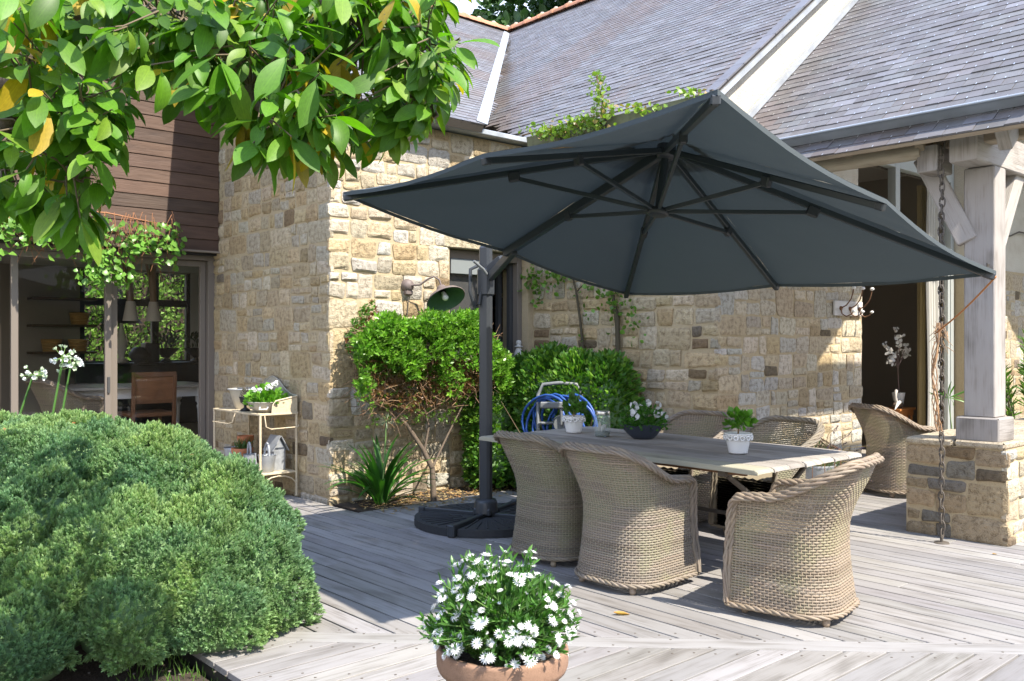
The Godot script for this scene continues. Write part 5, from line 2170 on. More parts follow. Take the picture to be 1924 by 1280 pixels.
func build_trees() -> void:
	tree("large dark green tree rising behind the roof ridges", W(22.8, -0.16, 19.9), 16.0, 5.3, 24000, 0.34, Color(0.035, 0.085, 0.022))
	# sunlit hedge beyond the dining room
	var hg := thing("tall_hedge", "tall bright green hedge outside the far dining room window", "hedge", W(7.8, -0.16, 22.0))
	var stems := MB.new()
	stems.col = Color(0.1, 0.08, 0.05)
	for k in 16:
		stems.tube([Vector3(-6 + k * 0.75, 0, rf(-0.2, 0.2)), Vector3(-6 + k * 0.75 + rf(-0.2, 0.2), 3.6, rf(-0.3, 0.3))], [0.05, 0.015], 6)
	part(stems, "stems", M.bark, hg)
	var xf := []
	var cs := []
	var bump := noise(5, 0.7, 3)
	for k in 26000:
		var p := Vector3(rf(-6.5, 5.5), rf(0.0, 5.0), 0)
		p.z = 0.75 + bump.get_noise_2d(p.x * 1.5, p.y * 1.5) * 0.7 - pow(rn.randf(), 2.0) * 0.6
		xf.append(Transform3D(dir_basis(Vector3(rf(-0.8, 0.8), rf(-0.3, 1.0), rf(0.1, 1.2)), rf(0, TAU)) * Basis.from_scale(Vector3.ONE * rf(0.7, 1.3)), p))
		cs.append(tone(Color(0.17, 0.29, 0.05), 0.4))
	scatter("foliage", leaf_mesh(0.11, 0.065, 0.3, 0.3, 2), M.leaf_matt, xf, cs, hg)
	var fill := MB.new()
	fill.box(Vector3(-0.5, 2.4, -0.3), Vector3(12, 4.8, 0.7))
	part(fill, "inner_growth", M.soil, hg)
	# the garden behind the photographer, which the glass doors mirror
	tree("round garden tree behind the deck, mirrored in the glass", W(6.5, -0.16, -13.0), 6.5, 2.6, 7000, 0.22, Color(0.06, 0.12, 0.03), "garden trees mirrored in the glass")
	tree("round garden tree behind the deck, mirrored in the glass", W(11.5, -0.16, -16.0), 7.5, 3.0, 7000, 0.24, Color(0.05, 0.11, 0.03), "garden trees mirrored in the glass")
	tree("round garden tree behind the deck, mirrored in the glass", W(1.0, -0.16, -15.5), 7.0, 3.0, 7000, 0.22, Color(0.06, 0.12, 0.03), "garden trees mirrored in the glass")
	var gh := thing("garden_hedge", "high dark hedge across the garden, mirrored in the glass doors", "hedge", W(10.0, -0.16, -14.0))
	var gst := MB.new()
	for k in 12:
		gst.tube([Vector3(-9 + k * 1.6, 0, 0), Vector3(-9 + k * 1.6 + rf(-0.2, 0.2), 4.6, rf(-0.2, 0.2))], [0.07, 0.02], 6)
	part(gst, "stems", M.bark, gh)
	var gx := []
	var gc := []
	for k in 15000:
		var p := Vector3(rf(-10, 10), rf(0.0, 5.2), 0)
		p.y *= 0.85 + 0.2 * bump.get_noise_1d(p.x * 2.0)
		p.z = -0.55 - bump.get_noise_2d(p.x * 1.5, p.y * 1.5) * 0.7 + rf(0, 0.4)
		gx.append(Transform3D(dir_basis(Vector3(rf(-0.8, 0.8), rf(-0.3, 1.0), rf(-1.2, 0.2)), rf(0, TAU)) * Basis.from_scale(Vector3.ONE * rf(0.8, 1.5)), p))
		gc.append(tone(Color(0.06, 0.13, 0.03), 0.4))
	scatter("foliage", leaf_mesh(0.2, 0.11, 0.3, 0.3, 2), M.leaf_matt, gx, gc, gh)
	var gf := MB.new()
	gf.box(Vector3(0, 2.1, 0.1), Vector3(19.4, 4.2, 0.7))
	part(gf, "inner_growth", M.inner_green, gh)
	magnolia()

func magnolia() -> void:
	var root_at := on_d(-330, 640, 2.9)
	root_at.y = -0.14
	var t := thing("magnolia_tree", "magnolia reaching over the terrace with large glossy leaves, some turning yellow", "tree", root_at)
	var o := root_at
	var wood := MB.new()
	wood.tube([Vector3.ZERO, Vector3(0.05, 1.2, 0.05), on_d(-300, 240, 2.9) - o, on_d(-260, -260, 2.9) - o, on_d(-250, -700, 3.0) - o], [0.13, 0.10, 0.085, 0.05, 0.02], 10)
	part(wood, "trunk", M.bark, t)
	# main limbs: polylines in picture positions with their own distances
	var limbs := [
		[[-285, 60, 2.9], [-60, 0, 2.75], [160, 20, 2.65], [330, 40, 2.6], [440, 110, 2.55], [480, 190, 2.5], [520, 240, 2.45]],
		[[-290, 10, 2.9], [80, -90, 2.75], [360, -60, 2.7], [600, 0, 2.65], [720, 60, 2.6], [790, 130, 2.55], [820, 220, 2.5]],
		[[-290, 120, 2.9], [-80, 130, 2.75], [60, 180, 2.65], [110, 260, 2.55], [140, 340, 2.5]],
		[[60, 180, 2.65], [-10, 260, 2.6], [-40, 330, 2.6]],
		[[-290, 0, 2.9], [-80, -10, 3.3], [110, 10, 3.65], [290, 30, 3.85], [430, 80, 3.9], [520, 130, 3.8]],
		[[-290, 90, 2.9], [-70, 100, 3.2], [90, 110, 3.5], [210, 150, 3.6]]]
	var spine := []
	for l in limbs:
		var pts := []
		var rad := []
		for k in l.size():
			pts.append(on_d(l[k][0], l[k][1], l[k][2]) - o)
			rad.append(lerpf(0.040, 0.009, float(k) / (l.size() - 1)))
		var fine := []
		var fr := []
		for k in pts.size() - 1:
			for j in 4:
				var f := j / 4.0
				var p: Vector3 = (pts[k] as Vector3).cubic_interpolate(pts[k + 1], pts[maxi(k - 1, 0)], pts[mini(k + 2, pts.size() - 1)], f)
				fine.append(p + Vector3(rf(-1, 1), rf(-1, 1), rf(-1, 1)) * 0.012)
				fr.append(lerpf(rad[k], rad[k + 1], f))
		fine.append(pts[-1])
		fr.append(rad[-1])
		var mb := MB.new()
		mb.tube(fine, fr, 8)
		part(mb, "limb", M.bark, t)
		spine.append_array(fine)
	# leaf clusters: upper edge of the picture down to a ragged lower edge
	var edge := [[-40, 420], [60, 430], [110, 470], [150, 480], [195, 380], [235, 255], [300, 215], [350, 255], [430, 255], [480, 325], [560, 315], [605, 345], [640, 325], [680, 315], [720, 320], [770, 270], [820, 250], [860, 215], [900, 120], [925, 60]]
	var low := func(px: float) -> float:
		for k in edge.size() - 1:
			if px <= edge[k + 1][0]:
				return lerpf(edge[k][1], edge[k + 1][1], clampf((px - edge[k][0]) / float(edge[k + 1][0] - edge[k][0]), 0, 1))
		return 0.0
	var leaves := []      # [distance to the eye, transform, colour, mesh index]
	var twigs := MB.new()
	twigs.col = Color(0.13, 0.10, 0.06)
	var kinds := [leaf_mesh(0.155, 0.062, 0.25, 0.6, 8, 0.012), leaf_mesh(0.135, 0.054, 0.4, 1.1, 8, 0.012), leaf_mesh(0.175, 0.066, 0.15, 0.3, 8, 0.012)]
	var tries := 0
	var made := 0
	while made < 560 and tries < 20000:
		tries += 1
		var px := rf(-70, 900)
		var py := rf(-110 if px < 330 else -60, 470)
		var lim: float = low.call(px)
		if py > lim - 46 or (px > 845 and py < 75):
			continue
		# a hole where slates and cladding show through, and thinner growth in the lower middle
		if px > 225 and px < 420 and py > 150 and rn.randf() < 0.35:
			continue
		var dep := 2.5 + rf(-0.28, 0.55) + (0.1 if py < -40 else 0.0)
		if px < 540 and rn.randf() < 0.46:
			dep = rf(3.0, 4.1)
			if py > lim - 80 or py > 230:
				continue
		if px > 640:
			dep += 0.1
		var p := on_d(px, py, dep) - o
		var near: Vector3 = spine[0]
		for s in spine:
			if p.distance_squared_to(s) < p.distance_squared_to(near):
				near = s
		if p.distance_to(near) > 0.95:
			continue
		made += 1
		var midp := near.lerp(p, 0.5) + Vector3(rf(-0.05, 0.05), rf(0.0, 0.07), rf(-0.05, 0.05))
		twigs.tube([near, near.lerp(midp, 0.55) + Vector3(rf(-0.02, 0.02), rf(-0.02, 0.03), rf(-0.02, 0.02)), midp, p], [0.004, 0.0036, 0.003, 0.002], 5)
		var hang := (p - near).normalized() * 0.4 + Vector3(0, -0.85, 0)
		var n := 5 + rn.randi() % 4
		var yellow := rn.randf() < 0.13
		for k in n:
			var along := near.lerp(p, lerpf(0.6, 1.0, k / float(n - 1))) if k < n - 1 else p
			var d := (hang + Vector3(rf(-0.9, 0.9), rf(-0.6, 0.5), rf(-0.9, 0.9))).normalized()
			var bs := dir_basis(d, 0.0)
			# leaf face turned to the light
			var face := (Vector3(0.12, 0.9, 0.55) + Vector3(rf(-0.6, 0.6), rf(-0.5, 0.3), rf(-0.6, 0.6))).normalized()
			var zx := (face - d * face.dot(d)).normalized()
			bs = Basis(d.cross(zx), d, zx)
			var col := tone(Color(0.130, 0.305, 0.022), 0.40)
			if rn.randf() < 0.22:
				col = tone(Color(0.24, 0.40, 0.045), 0.2)
			if yellow and rn.randf() < 0.6:
				col = tone(Color(0.56, 0.40, 0.03), 0.2)
			var sc := rf(0.42, 0.88)
			if px > 650:
				sc *= 0.92
			leaves.append([(along + o - Vector3(0, EYE, 0)).length() + (2.0 if py < -50 else 0.0), Transform3D(bs * Basis.from_scale(Vector3.ONE * sc), along), col, rn.randi() % 3])
	part(twigs, "twigs", M.twig, t).set_meta("kind", "stuff")
	leaves.sort_custom(func(a, b): return a[0] < b[0])
	# the nearest three hundred as single leaves, tinted in a few shades
	var shades := {}
	var rest := [[], [], []]
	var rest_c := [[], [], []]
	for i in leaves.size():
		var l: Array = leaves[i]
		if i < 298:
			var c: Color = l[2]
			var key := "%d_%d_%d" % [int(c.r * 25), int(c.g * 25), l[3]]
			if not shades.has(key):
				var am: ArrayMesh = kinds[l[3]]
				var arr := am.surface_get_arrays(0)
				var cols := PackedColorArray()
				cols.resize((arr[Mesh.ARRAY_VERTEX] as PackedVector3Array).size())
				cols.fill(c)
				arr[Mesh.ARRAY_COLOR] = cols
				var nm := ArrayMesh.new()
				nm.add_surface_from_arrays(Mesh.PRIMITIVE_TRIANGLES, arr)
				shades[key] = nm
			var lo := part_mesh(shades[key], "leaf", M.big_leaf, t)
			lo.transform = l[1]
		else:
			rest[l[3]].append(l[1])
			rest_c[l[3]].append(l[2])
	for k in 3:
		scatter("leaf_mass", kinds[k], M.big_leaf, rest[k], rest_c[k], t)

# ---------------------------------------------------------------- shrubs
func lobed(lobes: Array, count: int, lift := 0.0) -> Array:
	# points on the outer skin of a union of ellipsoids -> [point, normal]
	var out := []
	var tot := 0.0
	for l in lobes:
		tot += l[1].x * l[1].z
	var guard := 0
	while out.size() < count and guard < count * 12:
		guard += 1
		var pick := rf(0, tot)
		var l: Array = lobes[0]
		for q in lobes:
			pick -= q[1].x * q[1].z
			if pick <= 0:
				l = q
				break
		var d := Vector3(rn.randfn(), rn.randfn(), rn.randfn()).normalized()
		var p: Vector3 = l[0] + d * (l[1] as Vector3)
		if p.y < lift:
			continue
		var buried := false
		for q in lobes:
			if q != l:
				var e: Vector3 = (p - q[0]) / (q[1] as Vector3)
				if e.length_squared() < 0.93:
					buried = true
					break
		if buried:
			continue
		out.append([p, (d / (l[1] as Vector3)).normalized()])
	return out

func build_shrubs() -> void:
	# big clipped mound at the edge of the deck
	var c := on_h(215, 1130, 0.0)
	var t := thing("mounded_shrub", "big billowing grey-green hebe mound at the edge of the deck", "shrub", c)
	var lobes := []
	for q in [[350, 1095, 4.62, 0.42, 0.38], [455, 1095, 4.72, 0.33, 0.34], [415, 1000, 5.1, 0.38, 0.36], [290, 960, 5.3, 0.48, 0.42], [150, 945, 5.4, 0.52, 0.46], [10, 950, 5.4, 0.55, 0.46], [80, 1040, 4.75, 0.44, 0.40], [215, 1070, 4.6, 0.38, 0.36], [-60, 1080, 4.6, 0.48, 0.42], [110, 1140, 4.35, 0.34, 0.28], [-20, 1160, 4.25, 0.34, 0.26], [240, 1175, 4.30, 0.30, 0.24], [400, 1160, 4.45, 0.28, 0.26], [340, 960, 5.55, 0.42, 0.36], [490, 1135, 4.65, 0.19, 0.24], [-150, 1000, 5.2, 0.7, 0.45], [250, 890, 5.85, 0.50, 0.30], [110, 880, 5.9, 0.52, 0.33], [-60, 890, 5.9, 0.6, 0.33], [40, 1225, 4.05, 0.3, 0.22], [-80, 1230, 4.0, 0.34, 0.24]]:
		lobes.append([on_d(q[0], q[1], q[2]) - c, Vector3(q[3], q[4], q[3])])
	var xf := []
	var cs := []
	var clump := noise(15, 7.0, 2)
	var cushion := noise(19, 2.4, 2)
	var tones := noise(17, 2.0, 2)
	for q in lobed(lobes, 74000, 0.03):
		var p: Vector3 = q[0]
		var n: Vector3 = q[1]
		var b := clump.get_noise_3dv(p + c)
		if b < -0.50 and rn.randf() < 0.6:
			continue
		var d := (n + Vector3(0, 0.45, 0) + Vector3(rf(-0.5, 0.5), rf(-0.3, 0.5), rf(-0.5, 0.5))).normalized()
		xf.append(Transform3D(dir_basis(d, rf(0, TAU)) * Basis.from_scale(Vector3.ONE * rf(0.75, 1.25)), p + n * (b * 0.055 + cushion.get_noise_3dv(p + c) * 0.085) - d * 0.015))
		var k := tones.get_noise_3dv(p + c)
		cs.append(tone(Color(0.275, 0.40, 0.14).lerp(Color(0.175, 0.31, 0.15), clampf(0.5 + k, 0, 1)), 0.25))
	scatter("foliage", sprig_mesh(12, 0.021, 0.0085, 0.035), M.leaf_matt, xf, cs, t)
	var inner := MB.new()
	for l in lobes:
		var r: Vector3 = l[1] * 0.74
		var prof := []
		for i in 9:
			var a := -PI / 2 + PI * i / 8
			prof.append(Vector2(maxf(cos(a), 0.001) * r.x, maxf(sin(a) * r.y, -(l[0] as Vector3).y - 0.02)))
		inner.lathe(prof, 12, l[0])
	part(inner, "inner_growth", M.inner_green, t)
	var tw := MB.new()
	tw.col = Color(0.16, 0.12, 0.08)
	for k in 46:
		var q: Array = lobes[rn.randi() % 11]
		var e: Vector3 = q[0] + Vector3(rf(-0.3, 0.3), rf(-0.2, 0.2), rf(-0.3, 0.3))
		tw.tube([Vector3(e.x * 0.5 + rf(-0.4, 0.4), -0.06, e.z * 0.6), Vector3(e.x * 0.85, maxf(e.y * 0.5, 0.05), e.z * 0.85), e], [0.012, 0.008, 0.004], 5)
	part(tw, "stems", M.twig, t)
	# dry leaves caught on it
	for q in [[12, 810], [40, 820], [138, 796], [365, 858]]:
		var dl := MB.new()
		dl.col = Color(0.40, 0.17, 0.07)
		dl.sheet([[Vector3(-0.006, 0, 0), Vector3(0, 0.004, 0), Vector3(0.006, 0, 0)], [Vector3(-0.022, 0.006, -0.03), Vector3(0, 0.012, -0.03), Vector3(0.022, 0.004, -0.03)], [Vector3(-0.004, 0.012, -0.065), Vector3(0, 0.014, -0.065), Vector3(0.004, 0.012, -0.065)]])
		var dn := solo(dl, "fallen_leaf", M.leaf_matt, "dry brown leaf caught on the hebe mound", "leaf", "dry leaves on the hebe mound")
		dn.position = on_d(q[0], q[1], 5.0)
		# rest on the skin: march the view ray to the first lobe
		var hit := 9.0
		for l in lobes:
			var rr := l[1] as Vector3
			var s := 3.5
			while s < 6.5:
				var pp := on_d(q[0], q[1], s) - c
				if ((pp - l[0]) / rr).length_squared() < 1.02:
					hit = minf(hit, s)
					break
				s += 0.01
		if hit < 9.0:
			dn.position = on_d(q[0], q[1], hit - 0.02)
	# grass tuft and sprouts in the bed in front of it
	var gx := []
	var gc := []
	for k in 170:
		var p := on_h(rf(230, 430), rf(1235, 1300), -0.1)
		gx.append(Transform3D(dir_basis(Vector3(rf(-0.5, 0.5), 1, rf(-0.5, 0.5)), rf(0, TAU)) * Basis.from_scale(Vector3(1, rf(0.5, 1.2), 1)), p))
		gc.append(tone(Color(0.10, 0.20, 0.03), 0.4))
	var gr := scatter("grass_tuft", leaf_mesh(0.09, 0.006, 0.1, 0.7, 3), M.leaf_matt, gx, gc, self)
	tag(gr, "thin grass growing in the bed below the hebe mound", "grass")

	# agapanthus in flower behind the mound
	var ag := on_h(40, 900, 0.0)
	var a := thing("agapanthus", "agapanthus with white umbels on long stalks behind the hebe mound", "plant", ag)
	var strap := leaf_mesh(0.62, 0.035, 0.25, 1.5, 8)
	var sx := []
	for k in 40:
		sx.append(Transform3D(dir_basis(Vector3(rf(-1, 1), rf(0.6, 1.6), rf(-1, 1)), 0.0), Vector3(rf(-0.2, 0.2), 0.0, rf(-0.2, 0.2))))
	var lc := []
	for k in 40:
		lc.append(tone(Color(0.045, 0.125, 0.02), 0.25))
	scatter("leaves", strap, M.leaf, sx, lc, a)
	for q in [[62, 705, 6.3, -60, 850], [118, 672, 6.2, 40, 800], [132, 690, 6.4, 60, 800]]:
		var head := on_d(q[0], q[1], q[2]) - ag
		var foot := Vector3(on_d(q[3], q[4], q[2]).x - ag.x, 0, on_d(q[3], q[4], q[2]).z - ag.z)
		var sm_ := MB.new()
		sm_.col = Color(0.07, 0.17, 0.03)
		sm_.tube([foot, foot.lerp(head, 0.55) + Vector3(0.02, 0.02, 0), head], [0.010, 0.009, 0.007], 7)
		part(sm_, "stalk", M.tint, a)
		var fx := []
		var ped := MB.new()
		ped.col = Color(0.16, 0.28, 0.06)
		for k in 17:
			var d := Vector3(rn.randfn(), rn.randfn() * 0.8 + 0.35, rn.randfn()).normalized()
			ped.tube([head, head + d * 0.075], 0.0018, 4, false)
			fx.append(Transform3D(dir_basis(d, rf(0, TAU)) * Basis.from_scale(Vector3(1, 1.4, 1)), head + d * 0.07))
		part(ped, "pedicels", M.tint, a)
		scatter("florets", flower_mesh(0.017, 6, 0.9), M.petal, fx, [Color(0.72, 0.75, 0.74), Color(0.5, 0.6, 0.42)], a)

	# strappy clump at the foot of the lamp wall
	var sc := on_h(716, 950, 0.0)
	var s := thing("strappy_clump", "dark green strap-leaved clump at the foot of the lamp wall", "plant", sc)
	for k in 74:
		var an := rf(0, TAU)
		var el := rf(0.25, 1.45)
		var d := Vector3(cos(an) * cos(el), sin(el), sin(an) * cos(el))
		var lf := leaf_mesh(rf(0.40, 0.72), rf(0.034, 0.050), 0.3, rf(0.7, 1.7), 8)
		var arr := lf.surface_get_arrays(0)
		var cols := PackedColorArray()
		cols.resize((arr[Mesh.ARRAY_VERTEX] as PackedVector3Array).size())
		cols.fill(tone(Color(0.045, 0.15, 0.022), 0.3))
		arr[Mesh.ARRAY_COLOR] = cols
		var nm := ArrayMesh.new()
		nm.add_surface_from_arrays(Mesh.PRIMITIVE_TRIANGLES, arr)
		var lo := part_mesh(nm, "leaf", M.leaf, s)
		var side := d.cross(Vector3.UP).normalized()
		lo.transform = Transform3D(Basis(side, d, side.cross(d)), Vector3(cos(an) * 0.05, 0.015, sin(an) * 0.05))
	var stalk := MB.new()
	stalk.col = Color(0.16, 0.27, 0.08)
	var tip := on_d(726, 790, 8.0) - sc
	stalk.tube([Vector3(0, 0.02, 0), tip * Vector3(0.6, 0.5, 0.6), tip], [0.009, 0.008, 0.006], 7)
	part(stalk, "flower_stalk", M.tint, s)
	var sxx := []
	for k in 30:
		var d := Vector3(rn.randfn(), rn.randfn() + 0.4, rn.randfn()).normalized()
		sxx.append(Transform3D(dir_basis(d, 0), tip + d * 0.01))
	scatter("seed_head", leaf_mesh(0.075, 0.008, 0.3, 0.4, 2), M.leaf_matt, sxx, [Color(0.3, 0.36, 0.22)], s)

	# hedge against the mossy wall and round the inner corner
	var hc := W(6.35, 0.0, 6.3)
	var h := thing("laurel_hedge", "glossy green clipped hedge in the inner corner behind the hose reel", "hedge", hc)
	var hl := []
	for q in [[6.50, 0.80, 6.95, 0.34, 0.56, 0.30], [6.45, 0.86, 6.55, 0.40, 0.58, 0.36], [6.45, 0.82, 6.15, 0.40, 0.58, 0.36], [6.52, 0.78, 5.82, 0.33, 0.60, 0.30], [6.5, 0.30, 6.9, 0.34, 0.45, 0.3], [6.42, 0.30, 6.4, 0.42, 0.5, 0.5], [6.5, 0.30, 5.9, 0.33, 0.5, 0.33], [6.05, 0.72, 7.02, 0.34, 0.52, 0.22], [6.0, 0.25, 6.95, 0.3, 0.4, 0.26]]:
		hl.append([W(q[0], q[1], q[2]) - hc, Vector3(q[3], q[4], q[5])])
	xf = []
	cs = []
	for q in lobed(hl, 17000, 0.03):
		var d: Vector3 = (q[1] + Vector3(rf(-0.7, 0.7), rf(-0.2, 0.9), rf(-0.7, 0.7))).normalized()
		xf.append(Transform3D(dir_basis(d, rf(0, TAU)) * Basis.from_scale(Vector3.ONE * rf(0.7, 1.25)), q[0] - q[1] * pow(rn.randf(), 1.6) * 0.16))
		cs.append(tone(Color(0.08, 0.20, 0.03), 0.35) if rn.randf() < 0.65 else tone(Color(0.16, 0.30, 0.04), 0.25))
	scatter("foliage", leaf_mesh(0.062, 0.030, 0.25, 0.5, 3), M.leaf, xf, cs, h)
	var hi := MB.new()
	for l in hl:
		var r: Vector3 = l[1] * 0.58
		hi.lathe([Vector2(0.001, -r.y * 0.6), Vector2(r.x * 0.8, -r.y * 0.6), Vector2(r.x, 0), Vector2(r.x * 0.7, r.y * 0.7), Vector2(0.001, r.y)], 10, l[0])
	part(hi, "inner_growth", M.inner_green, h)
	var hs := MB.new()
	hs.col = Color(0.14, 0.10, 0.06)
	for k in 40:
		var b := W(rf(6.1, 6.7), 0.0, rf(5.75, 7.0)) - hc
		hs.tube([b, b + Vector3(rf(-0.15, 0.1), 0.4, rf(-0.1, 0.1)), b + Vector3(rf(-0.3, 0.1), 0.9, rf(-0.2, 0.2))], [0.010, 0.007, 0.003], 5)
	part(hs, "stems", M.twig, h)

	# oleander behind the timber post
	var ol := W(8.6, -0.0, 4.1)
	ol = on_h(1925, 880, 0.0)
	var oz := thing("oleander", "oleander with narrow light green leaves behind the timber post", "shrub", ol)
	var os := MB.new()
	os.col = Color(0.17, 0.13, 0.09)
	var ox := []
	var oc := []
	for k in 15:
		var topp := Vector3(rf(-0.42, 0.4), rf(0.8, 1.75), rf(-0.35, 0.35))
		os.tube([Vector3(topp.x * 0.2, 0, topp.z * 0.2), topp * Vector3(0.5, 0.55, 0.5), topp], [0.014, 0.010, 0.004], 6)
		for j in 46:
			var f := rf(0.45, 1.0)
			var p := (topp * Vector3(0.5, 0.55, 0.5)).lerp(topp, (f - 0.45) / 0.55)
			ox.append(Transform3D(dir_basis((topp.normalized() * 0.7 + Vector3(rf(-1, 1), rf(-0.4, 0.8), rf(-1, 1))), rf(0, TAU)) * Basis.from_scale(Vector3.ONE * rf(0.7, 1.2)), p))
			oc.append(tone(Color(0.13, 0.25, 0.04), 0.3))
	part(os, "stems", M.twig, oz)
	scatter("leaves", leaf_mesh(0.14, 0.020, 0.25, 0.5, 4), M.leaf, ox, oc, oz)
	# small sprig by the low wall
	var pp := on_h(1795, 900, 0.0)
	var pz := thing("palm_sprig", "small fan of narrow leaves beside the rain chain, behind the low wall", "plant", pp)
	var ps := MB.new()
	ps.col = Color(0.12, 0.2, 0.05)
	var pt := on_d(1782, 748, 1684.0 * 1.5 / 260.0) - pp
	ps.tube([Vector3.ZERO, pt * 0.5 + Vector3(0.03, 0, 0), pt], [0.008, 0.006, 0.004], 6)
	part(ps, "stalk", M.tint, pz)
	var px := []
	for k in 16:
		px.append(Transform3D(dir_basis(Vector3(rf(-1, 1), rf(-0.3, 1), rf(-1, 1)), rf(0, TAU)), pt))
	scatter("leaves", leaf_mesh(0.22, 0.018, 0.3, 0.7, 4), M.leaf, px, [Color(0.12, 0.26, 0.04), Color(0.08, 0.2, 0.03)], pz)

# ---------------------------------------------------------------- climbers
func build_climbers() -> void:
	# wall shrub trained on the lamp wall
	var c := on_h(815, 942, 0.0)
	var t := thing("wall_shrub", "bright green wall shrub with bare brown stems under the enamel lamp", "shrub", c)
	var tr := MB.new()
	var tp := func(px: float, py: float, v: float) -> Vector3: return on_v(px, py, v) - c
	tr.tube([Vector3.ZERO, tp.call(812, 880, 6.75), tp.call(795, 845, 6.85), tp.call(765, 800, 6.92), tp.call(735, 770, 6.98), tp.call(700, 735, 7.0)], [0.030, 0.026, 0.022, 0.019, 0.016, 0.008], 8)
	tr.tube([tp.call(797, 850, 6.83), tp.call(806, 800, 6.88), tp.call(795, 760, 6.92), tp.call(776, 735, 6.95)], [0.013, 0.011, 0.009, 0.006], 6)
	tr.tube([tp.call(812, 880, 6.75), tp.call(840, 820, 6.85), tp.call(870, 760, 6.9), tp.call(900, 720, 6.92)], [0.012, 0.010, 0.008, 0.005], 6)
	part(tr, "trunk", M.bark, t)
	var tw := MB.new()
	for k in 950:
		var px := rf(668, 935)
		var bot := lerpf(800, 735, clampf(absf(px - 760) / 170.0, 0, 1))
		var py := rf(610, bot)
		var a: Vector3 = tp.call(px, py, rf(6.72, 7.16))
		var d := Vector3(rf(-1, 1), rf(-0.9, 0.6), rf(-0.5, 0.5)).normalized() * rf(0.06, 0.2)
		tw.col = tone(Color(0.20, 0.125, 0.07), 0.4)
		tw.tube([a, a + d * 0.5 + Vector3(rf(-0.02, 0.02), rf(-0.02, 0.02), 0), a + d], [0.0038, 0.0030, 0.0018], 4, false)
	var tws := part(tw, "bare_twigs", M.twig, t)
	tws.set_meta("kind", "stuff")
	var xf := []
	var cs := []
	var nz := noise(8, 1.5, 3)
	while xf.size() < 6200:
		var px := rf(672, 958)
		var top := 600.0 + 7.0 * sin(px * 0.035) - 6.0 * sin(px * 0.08)
		if px < 720:
			top += (720 - px) * 0.9
		if px > 900:
			top += (px - 900) * 1.4
		var py := top + pow(rn.randf(), 1.25) * (125.0 if px < 860 else 225.0) * (1.0 + 0.75 * nz.get_noise_1d(px * 0.022))
		var v := rf(6.62, 7.14)
		var p: Vector3 = tp.call(px, py, v)
		var th := (py - top) / 120.0
		if nz.get_noise_3dv(p * 1.4) < -0.55 + th * 0.85:
			continue
		var d := Vector3(rf(-0.9, 0.9), rf(-0.1, 1.2), rf(-0.1, 1.1))
		xf.append(Transform3D(dir_basis(d, rf(0, TAU)) * Basis.from_scale(Vector3.ONE * rf(0.45, 1.45)), p))
		cs.append(tone(Color(0.18, 0.37, 0.04), 0.4) if rn.randf() < 0.8 else tone(Color(0.09, 0.22, 0.02), 0.3))
	# stray green sprays further down the stems
	for k in 420:
		var px := rf(690, 935)
		var p: Vector3 = tp.call(px, rf(680, 800), rf(6.75, 7.12))
		xf.append(Transform3D(dir_basis(Vector3(rf(-0.9, 0.9), rf(-0.3, 1), rf(-0.1, 1.1)), rf(0, TAU)) * Basis.from_scale(Vector3.ONE * rf(0.4, 1.0)), p))
		cs.append(tone(Color(0.16, 0.30, 0.04), 0.4))
	# withered sprays below the green
	for k in 2000:
		var px := rf(680, 940)
		var py := rf(672, lerpf(772, 730, clampf(absf(px - 770) / 150.0, 0, 1)))
		var p: Vector3 = tp.call(px, py, rf(6.75, 7.14))
		xf.append(Transform3D(dir_basis(Vector3(rf(-0.9, 0.9), rf(-1, 0.6), rf(-0.1, 1.1)), rf(0, TAU)) * Basis.from_scale(Vector3.ONE * rf(0.4, 0.8)), p))
		cs.append(tone(Color(0.25, 0.13, 0.06), 0.45))
	# trailing arm at the left
	for k in 170:
		var f := rn.randf()
		var p: Vector3 = tp.call(lerpf(690, 655, f) + rf(-14, 14), lerpf(578, 665, f) + rf(-12, 12), rf(7.05, 7.2))
		xf.append(Transform3D(dir_basis(Vector3(rf(-0.9, 0.9), rf(-0.8, 1), rf(0, 1.1)), rf(0, TAU)) * Basis.from_scale(Vector3.ONE * rf(0.7, 1.1)), p))
		cs.append(tone(Color(0.11, 0.26, 0.04), 0.35) if rn.randf() < 0.7 else tone(Color(0.2, 0.08, 0.04), 0.3))
	scatter("foliage", sprig_mesh(6, 0.042, 0.017, 0.05), M.leaf, xf, cs, t)

	# creeper hanging over the boards above the glass doors
	var cc := W(2.9, 2.46, 9.6)
	var cr := thing("boston_ivy", "light green ivy with reddish tendrils hanging in front of the dark boards", "climber", cc)
	var vine := MB.new()
	vine.col = Color(0.30, 0.14, 0.07)
	for k in 110:
		var px := rf(-20, 330)
		var top := rf(395, 430)
		var v := rf(9.42, 9.6)
		var ln := rf(20, 75) * (1.5 if px > 180 else 1.0)
		var a := on_v(px, top, v) - cc
		vine.tube([a, on_v(px + rf(-16, 16), top + ln * 0.5, v - 0.02) - cc, on_v(px + rf(-22, 22), top + ln, v) - cc], [0.004, 0.003, 0.002], 4, false)
	vine.tube([on_v(-40, 400, 9.55) - cc, on_v(80, 392, 9.52) - cc, on_v(200, 400, 9.52) - cc, on_v(320, 425, 9.55) - cc], [0.012, 0.011, 0.009, 0.005], 6)
	part(vine, "tendrils", M.twig, cr)
	xf = []
	cs = []
